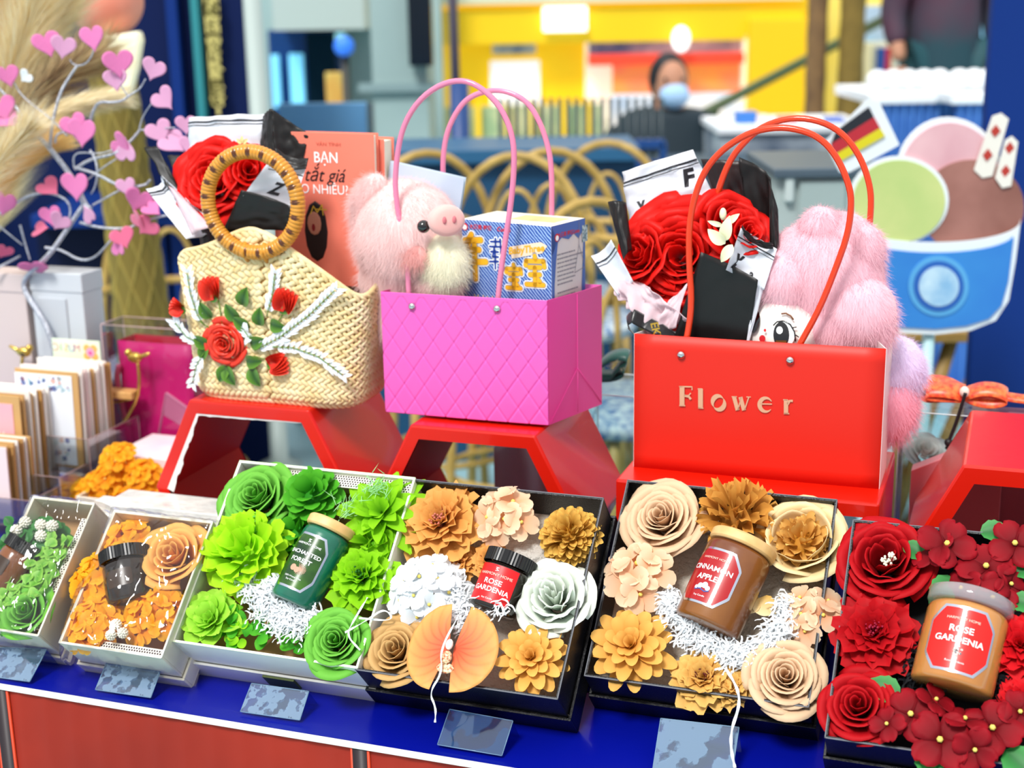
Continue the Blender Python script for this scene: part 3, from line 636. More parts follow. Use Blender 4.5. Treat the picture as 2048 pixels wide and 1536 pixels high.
jar(BXo, 'dark candle jar half hidden among the orange petals', 258, 1165, .027, .05, 25, mat('dark_glass', '1c1410'), mat('black_lid', '0c0d10'), dict(w=.03, h=.02, m=mat('label_umber', '3a2a20', rough=.3), cut=.1, txt=[]), -.012, lid='screw', lift=14)
jar(BXl, 'brown candle jar in the left wrapped box', 22, 1140, .022, .05, -20, mat('brown_jar', '7a4520', rough=.2, coat=.5), mat('black_lid', '0c0d10'), dict(w=.02, h=.02, m=mat('label_umber', '3a2a20'), cut=.1, txt=[]), -.010, lid='screw', lift=10)
# a frosted cushion of bubble wrap behind the black-lidded jar
x, y, k = loc(BXb, 1040, 1095)
t = thing('bubble_wrap', 'crumpled clear bubble wrap behind the black-lidded jar', 'packing', BXb['B'] @ T3(x, y, BXb['D'] - .03))
mb = MB(); mb.grid(lambda u, v: ((u - .5) * .075, (v - .5) * .05, .014 * sin(pi * u) * sin(pi * v) + .003 * noise.noise(V((u * 9, v * 7, 1)))), 30, 20)
mb.build('sheet', mat('bubble_clear', 'e8e2da', rough=.15, bump=1, bs=300, alpha=.75), t)

# stray shred strips trailing over the box fronts
def strand(label, pts, w=.0011, bx=None, dzs=None):
    P = [onplane(px, py, bx['o'] + NN * (bx['D'] + dz), NN) for px, py, dz in pts]
    for _ in range(3):
        Q = [P[0]]
        for a, b in zip(P, P[1:]): Q += [a * .75 + b * .25, a * .25 + b * .75]
        P = Q + [P[-1]]
    Q = P; o0 = Q[0].copy()
    mb = MB(); vs = []
    for i, p in enumerate(Q):
        d = (Q[min(i + 1, len(Q) - 1)] - Q[max(0, i - 1)]).normalized(); sd_ = d.cross(NN).normalized() * w; sd_.rotate(Matrix.Rotation(.9 * sin(i * .5), 3, d)); vs += [p - o0 - sd_, p - o0 + sd_]
    mb.add(vs, [(2 * j, 2 * j + 1, 2 * j + 3, 2 * j + 2) for j in range(len(Q) - 1)])
    o = mb.build('paper_strip', mat('shred_f4f8fb', 'f4f8fb'), None, smooth=False, solid=.0003); o.location = o0; tag(o, label, 'paper strip')
strand('white paper strip hanging over the front of the orchid box', [(915, 1235, .02), (880, 1300, .025), (885, 1345, .022), (858, 1385, .012), (872, 1415, .006), (870, 1445, .002)], bx=BXb)
strand('long white paper strip hanging from the amber jar box past the clear price holder', [(1450, 1335, .01), (1475, 1375, .012), (1480, 1410, .008), (1462, 1460, .004), (1462, 1500, .002), (1470, 1536, .0)], bx=BXc, w=.0016)
strand('white paper strip crossing from the green box over the black box rim', [(690, 1265, .012), (735, 1240, .014), (770, 1215, .012), (790, 1243, .006), (718, 1236, .010)], bx=BXg)
strand('white paper strip curling beside the bottom right green rose', [(735, 1195, .010), (708, 1240, .012), (692, 1270, .012), (720, 1300, .01)], bx=BXg)

# ================================================================ clear price holders along the table edge
tagm = film('acrylic_residue', 'c8dcf0', gloss=.2, bump=.1, haze=.6, hcol='8aa4be', hs=90); tagm2 = film('acrylic_dark', 'a8c4e0', gloss=.2, bump=.1, haze=.35, hcol='3d6494', hs=30); tagm3 = film('acrylic_pale', 'd8e8f4', gloss=.2, bump=.1, haze=.62, hcol='7f9ab4', hs=40)
def holder(label, tl, tr, br, bl, m):
    Pb = onz((br[0] + bl[0]) / 2, (br[1] + bl[1]) / 2, .803)
    st = TF(0, 0, .80).inverted() @ Pb
    n = (-W_ * cos(RAD(40)) * 0 - W_ * sin(RAD(38)) + Z * cos(RAD(38))); h_ = W_ * cos(RAD(38)) + Z * sin(RAD(38))
    def q(p): return onplane(p[0], p[1], Pb, n)
    a, b, c, d = q(bl), q(br), q(tr), q(tl)
    t = thing('price_holder', label, 'price holder', Matrix.Translation(Pb))
    mb = MB(); pl = [p - Pb for p in (a, b, c, d)]; k = n * .0018
    mb.add([p for p in pl] + [p + k for p in pl], [(3, 2, 1, 0), (4, 5, 6, 7), (0, 1, 5, 4), (1, 2, 6, 5), (2, 3, 7, 6), (3, 0, 4, 7)]); mb.build('plate', m, t, smooth=False)
    e = MB()
    for i in range(4): e.tube([pl[i] + k * .6, pl[(i + 1) % 4] + k * .6], .0007, 5)
    e.build('plate_edge', mat('acrylic_edge', '8fb4cf', rough=.2, alpha=.7), t)
    f_ = MB(); ft = [pl[3], pl[2]]; g = [V((p.x, p.y, -.0025)) + W_ * .018 for p in ft]
    f_.add([ft[0], ft[1], g[1], g[0]], [(0, 1, 2, 3)]); f_.build('back_leg', film('clear_film', 'e8f2fa', gloss=.2, bump=.1), t, smooth=False)
holder('clear price holder at the left end under the greenery box', (2, 1296), (94, 1300), (60, 1364), (-28, 1352), tagm)
holder('clear price holder with torn grey paper under the orange flower box', (216, 1322), (324, 1336), (302, 1396), (192, 1380), tagm)
holder('clear price holder with patchy paper remains under the white gift box', (504, 1368), (618, 1384), (600, 1441), (482, 1424), tagm)
holder('dark scratched price holder under the orchid box', (900, 1420), (1026, 1443), (1004, 1512), (876, 1490), tagm2)
holder('large clear price holder with grey card under the amber jar box', (1322, 1438), (1478, 1456), (1462, 1560), (1306, 1540), tagm3)

# ================================================================ cellophane over the two small boxes
cello = film('cellophane', 'ffffff', gloss=.06, bump=.9, bs=14, haze=.0, hcol='ffffff')
def wrap_sheet(bx, label, seed):
    W, H, D = bx['W'], bx['H'], bx['D']; t = thing('cellophane_wrap', label, 'wrapping', bx['B'])
    def fn(u, v):
        a = -.10 + 1.2 * u; b = -.12 + 1.24 * v; x = W * a; y = H * b; z = D + .006 + .012 * sin(pi * min(1, max(0, a))) * sin(pi * min(1, max(0, b)))
        out = max(0, -a, a - 1) / .1; outy = max(0, -b, b - 1) / .12; k = max(out, outy)
        z -= .050 * k ** 1.0 if k > 0 else 0
        nn = noise.noise(V((u * 6 + seed, v * 6, 0))) * .007 + abs(noise.noise(V((u * 14 + v * 10, v * 3 - u * 3, seed)))) * .006
        return (min(max(x, -.008), W + .008) if k > 0 else x, min(max(y, -.010), H + .008) if k > 0 else y, z + nn)
    MB().grid(fn, 50, 60).build('film', cello, t)
wrap_sheet(BXo, 'crinkled cellophane stretched over the orange flower box', 1); wrap_sheet(BXl, 'crinkled cellophane stretched over the greenery box at the left edge', 7)
# ================================================================ red hexagonal display risers
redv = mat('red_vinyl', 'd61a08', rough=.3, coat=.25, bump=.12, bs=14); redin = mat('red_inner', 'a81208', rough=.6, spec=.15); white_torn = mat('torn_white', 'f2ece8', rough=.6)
def tubebox(label, poly, th, t0, t1, torn=None, cat='riser'):
    cx = sum(p[0] for p in poly) / len(poly); cz = sum(p[1] for p in poly) / len(poly); n = len(poly)
    inn = []
    for i in range(n):                                      # inset polygon
        p0, p1, p2 = V(poly[i - 1]), V(poly[i]), V(poly[(i + 1) % n]); a = (p1 - p0).normalized(); b = (p2 - p1).normalized()
        na = V((-a.y, a.x)); nb = V((-b.y, b.x)); m = (na + nb).normalized(); inn.append(p1 + m * th / max(.3, m.dot(na)))
    z0 = min(p[1] for p in poly); t = thing('display_riser', label, cat, TF(cx, t0, z0)); D = t1 - t0
    o_ = [(p[0] - cx, p[1] - z0) for p in poly]; i_ = [(p[0] - cx, p[1] - z0) for p in inn]
    mb = MB(); vs = [(x, y, z) for y in (0, D) for x, z in o_] + [(x, y, z) for y in (.0, D) for x, z in i_]
    fs = []; mi = []
    for i in range(n):
        j = (i + 1) % n
        fs += [(i, j, 2 * n + j, 2 * n + i), (n + j, n + i, 3 * n + i, 3 * n + j), (i, n + i, n + j, j)]
    mb.add(vs, fs); mb.build('shell', redv, t, smooth=False, bevel=.003)
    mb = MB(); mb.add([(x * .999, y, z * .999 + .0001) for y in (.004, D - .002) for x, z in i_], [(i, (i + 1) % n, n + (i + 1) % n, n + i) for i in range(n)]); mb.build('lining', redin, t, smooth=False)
    if torn:
        mb = MB(); rn = random.Random(4)
        for (k0, k1, w0, w1) in torn:
            a, b = V(i_[k0]), V(i_[k1]); d = (b - a); nn = V((-d.y, d.x)).normalized(); N = 24; vs = []
            for i in range(N + 1):
                p = a + d * i / N; ww = w0 + (w1 - w0) * i / N; ww *= rn.uniform(.75, 1.25); q = p + nn * ww; vs += [(p.x, -.0012, p.y), (q.x, -.0008, q.y)]
            mb.add(vs, [(2 * i, 2 * i + 1, 2 * i + 3, 2 * i + 2) for i in range(N)])
        mb.build('torn_paper_edge', white_torn, t, smooth=False)
    return t
def hexa(s0, s1, zt, zm, out, zb=.80): return [(s0, zb), (s1, zb), (s1 + out, zm), (s1, zt), (s0, zt), (s0 - out, zm)]
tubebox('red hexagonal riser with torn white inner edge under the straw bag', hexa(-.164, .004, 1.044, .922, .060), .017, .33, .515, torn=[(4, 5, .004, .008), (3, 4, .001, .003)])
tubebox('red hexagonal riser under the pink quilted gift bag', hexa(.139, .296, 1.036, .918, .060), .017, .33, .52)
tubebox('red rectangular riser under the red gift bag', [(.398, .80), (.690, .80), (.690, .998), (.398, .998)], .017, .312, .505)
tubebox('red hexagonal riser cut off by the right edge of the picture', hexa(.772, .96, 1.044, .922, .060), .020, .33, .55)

# ================================================================ pink quilted bag
pinkv = mat('pink_card', 'f060bc', rough=.35, coat=.2); pinkd = mat('pink_card_deep', 'ec3f9c', rough=.4)
rivet = mat('rivet_steel', 'd8d8d8', rough=.2, metal=1)
def card_bag(label, s0, s1, t0, t1, z0, z1, card, side, quilt=False, skew=0.0, edgew=None):
    flare = 0
    t = thing('gift_bag', label, 'gift bag', TF(s0, t0, z0)); W, D, H = s1 - s0, t1 - t0, z1 - z0; th = .0015
    def fr(u, v):
        x = W * u + flare * (2 * u - 1) * v; z = H * v; y = -.0012 * sin(pi * u)
        if quilt:
            a = (x / .0265 + z / .037) % 1; b = (x / .0265 - z / .037) % 1
            for q in (a, b):
                d = min(q, 1 - q); y += .0011 * max(0, 1 - d / .07) if z < H * .97 else 0
            y -= .0011
        return (x, y, z)
    nu, nv = (200, 150) if quilt else (12, 10)
    MB().grid(fr, nu, nv).build('front_panel', card, t, solid=.0012)
    MB().grid(lambda u, v: (W * u + skew, D, H * v), 6, 6).build('back_panel', card, t, solid=.0012)
    for sg, x0 in ((1, W), (-1, 0)):
        mb = MB()
        def sd_(u, v):
            y = D * u; k = 1 - abs(2 * u - 1); fold = skew * u + (.002 if skew else -.014) * k * min(1, v * 1.2) * (1 if skew else sg / sg)
            return (x0 + (skew * u) + sg * (fold - skew * u), y, H * v)
        mb.grid(sd_, 10, 10); mb.build('gusset', side, t, solid=.0012, smooth=False)
    MB().add([(x + skew * y / D, y, z) for z in (0, .0015) for x, y in ((.001, .001), (W - .001, .001), (W - .001, D - .001), (.001, D - .001))], [(3, 2, 1, 0), (4, 5, 6, 7), (0, 1, 5, 4), (1, 2, 6, 5), (2, 3, 7, 6), (3, 0, 4, 7)]).build('bottom', side, t, smooth=False)
    return t, W, D, H
def handle_part(t, pts, m, r=.0033, flat=1.0):
    inv = t.matrix_world.inverted(); P = [inv @ onT(px, py, tt) for px, py, tt in pts]
    for _ in range(2):
        Q = [P[0]]
        for a, b in zip(P, P[1:]): Q += [a * .75 + b * .25, a * .25 + b * .75]
        P = Q + [P[-1]]
    mb = MB().tube(P, r, 10, flat=flat); return mb.build('handle', m, t)
def rivet_part(t, px, py, tt):
    p = t.matrix_world.inverted() @ onT(px, py, tt); mb = MB(); mb.lathe([(.0001, .0022), (.002, .0022), (.0036, .001), (.0045, 0), (.0045, -.001)][::-1], 20, T3(p.x, p.y - .0012, p.z) @ RX(pi / 2)); mb.build('rivet', rivet, t)
bpy.context.view_layer.update()
tp, W0, D0, H0 = card_bag('bright pink quilted card gift bag holding a pig plush and a toy box', .0935, .303, .362, .466, 1.040, 1.190, pinkv, pinkd, True, .035)
bpy.context.view_layer.update()
ph = mat('pink_handle', 'f78fb4', rough=.25, transl=.15, coat=.4)
hf = [(822, 640), (817, 583), (815, 525), (790, 393), (792, 325), (804, 256), (835, 202), (882, 167), (930, 159), (971, 181), (1005, 219), (1026, 273), (1029, 325), (1024, 393), (1010, 485), (997, 580), (994, 640)]
handle_part(tp, [(x, y, .366) for x, y in hf], ph)
hb = [(905, 600), (889, 430), (886, 372), (886, 307), (896, 256), (920, 212), (944, 191), (985, 179), (1022, 185), (1053, 202), (1074, 232), (1091, 273), (1103, 325), (1104, 410), (1100, 600)]
handle_part(tp, [(x, y, .462) for x, y in hb], ph)
rivet_part(tp, 824, 613, .359); rivet_part(tp, 994, 618, .359)
q = MB(); XM = W0 + .0175 + .0028; q.tube([(XM, D0 / 2, .148), (XM, D0 / 2, .058), (W0 + .002, .002, .003)], .00035, 4); q.tube([(XM, D0 / 2, .058), (XM, D0 / 2, .003)], .00035, 4); q.tube([(XM, D0 / 2, .058), (W0 + .0355, D0 - .002, .003)], .00035, 4)
q.build('fold_crease', pinkd, tp)
# ================================================================ red flower bag
redc = mat('red_card', 'e02412', rough=.5); redc2 = mat('red_card_side', 'f6e6e4', rough=.5)
tr_, W1, D1, H1 = card_bag('plain red card gift bag with the word Flower, holding a bouquet and a doll', .4065, .6845, .362, .44, .998, 1.157, redc, redc2, False, edgew=1)
bpy.context.view_layer.update()
oh = mat('orange_handle', 'f2441a', rough=.25, transl=.15, coat=.4)
h1 = [(1362, 712), (1374, 679), (1384, 608), (1378, 526), (1378, 444), (1394, 376), (1415, 332), (1448, 296), (1500, 264), (1558, 253), (1612, 262), (1648, 282), (1675, 316), (1695, 360), (1704, 400), (1697, 465), (1674, 530), (1642, 612), (1603, 683), (1582, 720)]
handle_part(tr_, [(x, y, .366) for x, y in h1], oh, .0036)
h2 = [(1420, 480), (1430, 400), (1457, 322), (1494, 278), (1529, 250), (1587, 234), (1646, 243), (1690, 270), (1722, 316), (1739, 366), (1743, 405), (1738, 465), (1731, 501), (1722, 620)]
handle_part(tr_, [(x, y, .436) for x, y in h2], oh, .0036)
rivet_part(tr_, 1362, 710, .359); rivet_part(tr_, 1580, 721, .359)
q = MB(); gold_ink = mat('rose_gold_ink', 'eab08c', rough=.35, metal=.3)
inv = tr_.matrix_world.inverted()
def glyph(cx, cy, sz, strokes):
    for pts, w0, w1 in strokes:
        P = []; n = len(pts)
        for i, (x, y) in enumerate(pts):
            a = V(pts[max(0, i - 1)]); b = V(pts[min(n - 1, i + 1)]); d = (b - a).normalized(); nn = V((-d.y, d.x)); f = i / (n - 1); w = (w0 if w0 == w1 else (w0 + (w1 - w0) * sin(pi * f))) / 2
            for s_ in (1, -1):
                r = V((x, y)) + nn * w * s_; P.append(inv @ onT(cx + r.x * sz, cy - r.y * sz + r.x * sz * .02, .3588))
        q.add(P, [(2 * i, 2 * i + 1, 2 * i + 3, 2 * i + 2) for i in range(n - 1)])
def arc(cx, cy, rx, ry, a0, a1, n=22): return [(cx + rx * cos(RAD(a0 + (a1 - a0) * i / n)), cy + ry * sin(RAD(a0 + (a1 - a0) * i / n))) for i in range(n + 1)]
glyph(1364, 812, 40, [([(.0, 0), (.0, 1)], .24, .24), ([(-.14, .02), (.16, .02)], .06, .06), ([(-.14, .97), (.5, .97)], .07, .07), ([(.5, .99), (.5, .80)], .05, .05), ([(.1, .52), (.34, .54), (.44, .66)], .06, .06), ([(.1, .52), (.34, .48), (.44, .34)], .12, .12)])
glyph(1401, 817, 40, [([(0, 0), (0, .98)], .24, .24), ([(-.14, .98), (.1, .98)], .06, .06), ([(-.12, .02), (.14, .02)], .06, .06)])
glyph(1437, 820, 40, [(arc(0, .36, .30, .34, 40, 220), .02, .24), (arc(0, .36, .30, .34, 220, 400), .02, .24)])
glyph(1480, 822, 40, [([(-.30, .70), (-.12, .04)], .20, .20), ([(.06, .70), (-.10, .04)], .06, .06), ([(.02, .70), (.20, .04)], .20, .20), ([(.44, .70), (.22, .04)], .06, .06), ([(-.42, .71), (-.16, .71)], .05, .05), ([(.32, .71), (.54, .71)], .05, .05)])
glyph(1532, 824, 40, [(arc(0, .36, .32, .34, -40, -330, 26), .03, .22), ([(-.28, .40), (.30, .40)], .06, .06)])
glyph(1572, 828, 40, [([(.0, 0), (.0, .72)], .22, .22), ([(-.14, .71), (.08, .71)], .06, .06), ([(-.12, .02), (.16, .02)], .06, .06), ([(.08, .48), (.18, .66), (.34, .66)], .12, .12)])
q.build('flower_lettering', gold_ink, tr_, smooth=False)

# ================================================================ straw tote
straw = mat('straw', 'f4e2b6', rough=.7, col2='e6ca90', ns=60); straw2 = mat('straw_dark', 'a67c46', rough=.9)
st0, st1, stt0, stt1, sz0 = -.170, .060, .338, .452, 1.042
tt_ = thing('straw_tote', 'woven straw tote with ring handle and red ribbon rose embroidery', 'bag', TF(0, .395, 1.044)); SMi = TF(0, .395, 1.044).inverted()
def _ft(a, hw0, hd0):
    e = 2.0 / 4.6; th = a * 2 * pi - pi * .75; c, s_ = cos(th), sin(th); return hw0 * (abs(c) ** e) * (1 if c > 0 else -1), hd0 * (abs(s_) ** e) * (1 if s_ > 0 else -1)
_tb = [_ft(i / 2880, .12, .057) for i in range(2881)]; _cum = [0]
for _p, _q in zip(_tb, _tb[1:]): _cum.append(_cum[-1] + math.hypot(_q[0] - _p[0], _q[1] - _p[1]))
import bisect
def arcp(a):
    a %= 1.0; t = a * _cum[-1]; i = min(2879, max(0, bisect.bisect_right(_cum, t) - 1)); return (i + (t - _cum[i]) / max(1e-9, _cum[i + 1] - _cum[i])) / 2880
def foot(a, v):
    a = arcp(a)                                               # rounded rectangle footprint, a in 0..1 counterclockwise from the front left
    hw0 = .113 + .017 * v; hd0 = .056 + .002 * v - .006 * max(0, v - .8); r = .036; cxs = -.052 + .0 * v
    e = 2.0 / 4.6; th = a * 2 * pi - pi * .75
    c, s_ = cos(th), sin(th); x = hw0 * (abs(c) ** e) * (1 if c > 0 else -1); y = hd0 * (abs(s_) ** e) * (1 if s_ > 0 else -1)
    return cxs + x, y
def ztop(x, y):
    k = max(0, -y / .056); xn = (x + .052) / .125
    zf = .200 - .050 * max(0, xn + .15) ** 2 * 1.0 - .018 * max(0, -xn - .1); zf += .018 * math.exp(-((x + .065) / .05) ** 2)
    zs = .150
    if y > 0: zf = min(zf, .158)
    return zs + (zf - zs) * min(1, abs(y) / .05) ** 1.5
def sbag(a, v):
    vv = v; x, y = foot(a, vv); zt = ztop(x, y); b = max(0, .10 - v) / .10
    cx = -.052; x = cx + (x - cx) * (1 - .10 * b * b); y *= (1 - .16 * b * b)
    return V((x, y, zt * v))
MB().grid(lambda a, v: sbag(a, v), 120, 30, cu=True).build('lining_wall', straw2, tt_)
MB().grid(lambda a, v: (lambda p: (p.x * v - .052 * (1 - v), p.y * v, .002))(sbag(a, 0)), 40, 4, cu=True).build('base', straw2, tt_)
mb = MB(); rows = 27
for j in range(rows):
    v = (j + .5) / rows; nst = 74
    for i in range(nst):
        a = (i + (.5 if j % 2 else 0)) / nst
        if foot(a, .5)[1] > .050: continue                    # the hidden back wall stays plain
        p = sbag(a, v); p1 = sbag(a + .004, v); p2 = sbag(a, min(1, v + .02)); dx = (p1 - p).normalized(); dz = (p2 - p).normalized(); n = dx.cross(dz).normalized()
        sg = 1 if j % 2 else -1; ax = (dx * 1.0 + dz * .85 * sg).normalized(); ay = n.cross(ax)
        hrow = ztop(p.x, p.y) / rows
        M = frame(p + n * .0008, ax, ay, n); mb.ball((0, 0, 0), 1, M @ Matrix.Diagonal((.0082, .0040 * hrow / .0075, .0034, 1)), 8, 5, t=0)
mb.build('woven_straw', straw, tt_)
mb = MB()                                                     # rolled top rim
mb.tube([sbag(i / 120, 1.0) + V((0, 0, .001)) for i in range(120)], .0035, 8, closed=True); mb.build('rim', straw, tt_)
# ring handle
rc = SMi @ onT(505, 405, .332); rattan = mat('rattan', 'd9922c', rough=.35, col2='5a2a08', attr=True, coat=.3)
mb = MB(); NC = 84; NM = NC * 6
def ringf(u, v):
    R0, r0 = .0605, .0088 * (1 + .10 * abs(sin(u * NC * pi)) - .05); a = 2 * pi * u; b = 2 * pi * v
    return (rc.x + (R0 + r0 * cos(b)) * cos(a), rc.y + r0 * sin(b), rc.z + (R0 + r0 * cos(b)) * sin(a) * 1.0)
def ringt(u, v):
    k = (u * 21) % 1; b = (v * 2 * pi + pi * .5) % (2 * pi); d = abs(b - 0) if b < pi else 2 * pi - b
    groove = 1 if abs(sin(u * NC * pi)) < .25 else 0
    return 1 if (k < .30 and d < .35) or (.10 < k < .2 and d < .9) else .35 * groove
mb.grid(ringf, NM, 20, cu=True, cv=True, tf=ringt); mb.build('ring_handle', rattan, tt_)
for sx_ in (-.013, .013):
    q = MB(); q.tube([(rc.x + sx_, rc.y, rc.z - .049), (rc.x + sx_, rc.y - .010, rc.z - .060), (rc.x + sx_, rc.y + .004, rc.z - .072)], .0028, 8); q.build('handle_loop', rattan, tt_)
# embroidery
satin_g = mat('satin_green', '1e4a0a', rough=.28, sheen=.2, col2='5c8c22', attr=True); satin_r = mat('satin_red', 'c41208', rough=.35, col2='f2402a', attr=True); satin_w = mat('satin_white', 'e6e9f0', rough=.35, col2='ffffff', attr=True); thread_g = mat('thread_green', '5c8a1e', rough=.6)
EM = frame(V((0, 0, 0)), V((1, 0, 0)), V((0, 0, 1)), V((0, -1, 0)))      # x right, y up, z towards the viewer
def e2(px, py, lift=.0): p = SMi @ onT(px, py, .335); return T3(p.x, p.y + .001 - lift, p.z) @ EM
K = 2900 / 1.76
mb = rose_mb(.029, 20, 5, H=.42, ruf=.03); mb.build('ribbon_rose', satin_r, tt_, M=e2(451, 686, .001), solid=.0003)
def bud(px, py, L, ang):
    mb = MB()
    for k in range(5): one_petal(mb, RZ(RAD(ang + (k - 2) * 13)) @ T3(0, 0, .002 + .001 * k), L, L * .30, .35 - .05 * k, -.2, 'leafy', .8, 0, tb=.2)
    o = mb.build('ribbon_bud', satin_r, tt_, M=e2(px, py))
    g = MB()
    for k in (-1, 0, 1): leaf_mb(g, RZ(RAD(ang + k * 34)) @ T3(0, -L * .12, .005), L * .62, L * .16)
    g.build('sepal', satin_g, o)
bud(432, 598, .030, 12); bud(570, 622, .030, -18); bud(372, 620, .022, 70); bud(541, 728, .028, -80)
for px, py, L, ang in ((424, 636, .026, 35), (478, 640, .027, 38), (485, 612, .028, -22), (500, 655, .026, 60), (520, 652, .026, -8), (540, 646, .026, -100), (420, 692, .026, 60), (500, 688, .026, -70), (492, 722, .026, -85), (502, 734, .028, -150), (455, 732, .025, 150), (452, 732, .028, -150), (412, 690, .022, 165)):
    mb = MB(); leaf_mb(mb, RX(.12), L, L * .34, .5, -.5); mb.build('ribbon_leaf', satin_g, tt_, M=e2(px, py, .001) @ RZ(RAD(ang)))
rn = random.Random(9)
for pts in ([(378, 546), (384, 585), (398, 628), (412, 650)], [(553, 548), (548, 590), (536, 632)], [(672, 580), (620, 630), (560, 675), (512, 700)], [(688, 748), (640, 712), (590, 694), (545, 692)], [(354, 645), (376, 672), (404, 686)], [(388, 765), (396, 730), (410, 705)], [(492, 660), (500, 672), (510, 668)]):
    P = [SMi @ onT(x, y, .333) for x, y in pts]; Q = []
    for a, b in zip(P, P[1:]):
        n = max(2, int((b - a).length / .0062))
        for i in range(n): Q.append((a.lerp(b, i / n), (b - a).normalized()))
    w = MB()
    for i, (p, d) in enumerate(Q):
        ang = math.atan2(d.z, d.x)
        for sg in (-1, 1): leaf_mb(w, T3(p.x, p.y, p.z) @ EM @ RZ(ang - pi / 2 + pi + sg * .62) @ T3(0, 0, rn.uniform(0, .001)), .0150 * rn.uniform(.8, 1.15), .0028, .6, -.4, nu=2, nv=5)
    o = w.build('ribbon_feather', satin_w, tt_)
    MB().tube([p + V((0, -.0042, 0)) for p, d in Q] + [P[-1] + V((0, -.003, 0))], .0006, 5).build('stem_thread', thread_g, o)
q = MB()
for pts in ([(437, 600), (444, 645)], [(565, 630), (548, 655)], [(395, 640), (425, 660)], [(540, 722), (508, 712)]):
    q.tube([SMi @ onT(x, y, .3325) for x, y in pts], .0007, 5)
q.build('stem_thread', thread_g, tt_)
# ================================================================ bouquets, books, plush toys, toy box
bpy.context.view_layer.update()
blackp = mat('black_paper', '151313', rough=.45, bump=.2, bs=30); newsp = mat('newsprint', 'eef0f8', rough=.6, transl=.15, bump=.15, bs=25); tissue = mat('tissue_pink', 'fbe4ea', rough=.7, transl=.35, bump=.3, bs=30); ink = mat('ink_black', '14121a', rough=.6)
SILK = petal('petal_silk_red', 'b40606', 'f01c14', .2, .5)
def sheet(par, name, c, m, bulge=.006, bx=0, cr=.0012, nu=16, nv=16, sd_=0, thick=.0005, curl=0):
    inv = par.matrix_world.inverted(); A, B, C_, D = [inv @ onT(*p) for p in c]            # bottom left, bottom right, top right, top left
    n = (B - A).cross(D - A).normalized()
    def fn(u, v, off=0):
        p = A.lerp(B, u).lerp(D.lerp(C_, u), v); q = sin(pi * u) * bulge + sin(pi * v) * bx + cr * noise.noise(V((u * 5 + sd_, v * 5, sd_))) * 2 + cr * abs(noise.noise(V((u * 3 - v * 4 + sd_, v * 2, 3)))) + curl * v ** 3
        return p + n * (q + off)
    o = MB().grid(fn, nu, nv).build(name, m, par, solid=thick); return o, fn
def on_sheet(o, fn, strokes, m, name='printed_line', off=.0014):
    q = MB()
    for (u0, v0), (u1, v1), w in strokes:
        for i in range(32):
            a, b = i / 32, (i + 1) / 32; q.add([fn(u0 + (u1 - u0) * k, v0 + (v1 - v0) * k + s_ * w, off) for k, s_ in ((a, -.5), (b, -.5), (b, .5), (a, .5))], [(0, 1, 2, 3)])
    q.build(name, m, o, smooth=False)
def sheet_text(o, fn, txt, size, u, v, asp=1.0, w=.03, m=None, shear=0, name='printed_letter'):
    q = MB(); text(q, txt, size, (u, v, 0), fn=lambda x, y, z: fn(min(1, max(0, x)), min(1, max(0, y)), .001), weight=w, sx=asp, shear=shear); q.build(name, m or ink, o, smooth=False)
def stalk(par, px, py, t, z0, r0=.028, r1=.012):
    inv = par.matrix_world.inverted(); a = inv @ onT(px, py, t); b = inv @ WP(*[(TF(0, 0, .8).inverted() @ onT(px, py, t))[k] for k in (0, 1)], z0)
    MB().tube([a, a.lerp(b, .5), b], lambda u: r0 + (r1 - r0) * u, 16).build('wrapped_stems', blackp, par)
def bloom(par, px, py, t, R, n, seed, face, name='bloom', H=.7, m=SILK):
    inv = par.matrix_world.inverted(); p = onT(px, py, t); M = inv @ (Matrix.Translation(p) @ face.to_track_quat('Z', 'Y').to_matrix().to_4x4())
    return rose_mb(R, n, seed, H=H, ruf=.05, inner=.1, half=None).build(name, m, par, M=M, solid=.0004)
FACE = (-W_ * .85 + Z * .42).normalized()
# --- bouquet in the straw tote
b1 = thing('rose_bouquet', 'red silk rose bouquet in newsprint and black paper inside the straw tote', 'bouquet', TF(-.09, .40, 1.05))
bpy.context.view_layer.update()
stalk(b1, 440, 450, .40, 1.050)
o, fn = sheet(b1, 'newspaper_sheet', [(378, 345, .41), (522, 345, .41), (528, 228, .43), (378, 236, .43)], newsp, .004, 0, .003, sd_=1)
on_sheet(o, fn, [((0, .90), (1, .90), .028), ((0, .84), (1, .84), .016)], ink); sheet_text(o, fn, 'og', .30, .18, .42, .8, .03)
o, _ = sheet(b1, 'black_sheet', [(520, 305, .405), (550, 312, .40), (543, 218, .41), (526, 236, .43)], blackp, .003)
o, _ = sheet(b1, 'black_sheet', [(550, 312, .40), (604, 330, .415), (618, 267, .42), (543, 217, .41)], blackp, -.006, sd_=4)
o, _ = sheet(b1, 'black_sheet', [(350, 400, .38), (392, 455, .385), (320, 303, .40), (288, 295, .40)], blackp, .006, sd_=2)
o, _ = sheet(b1, 'black_sheet', [(350, 350, .40), (385, 380, .41), (380, 318, .42), (335, 312, .42)], blackp, .004, sd_=6)
o, fn = sheet(b1, 'newspaper_sheet', [(372, 478, .36), (432, 452, .365), (322, 350, .39), (292, 378, .385)], newsp, -.014, 0, .002, sd_=3)
on_sheet(o, fn, [((0, .91), (1, .91), .03), ((0, .86), (1, .86), .016)], ink)
o, _ = sheet(b1, 'tissue_sheet', [(385, 470, .355), (425, 455, .36), (352, 380, .375), (338, 372, .375)], tissue, .006, sd_=8)
bloom(b1, 440, 362, .405, .056, 24, 3, FACE, H=.6)
bloom(b1, 500, 345, .405, .038, 16, 7, (FACE + U * .5).normalized())
bloom(b1, 400, 405, .40, .038, 16, 8, (FACE - U * .4 - Z * .3).normalized())
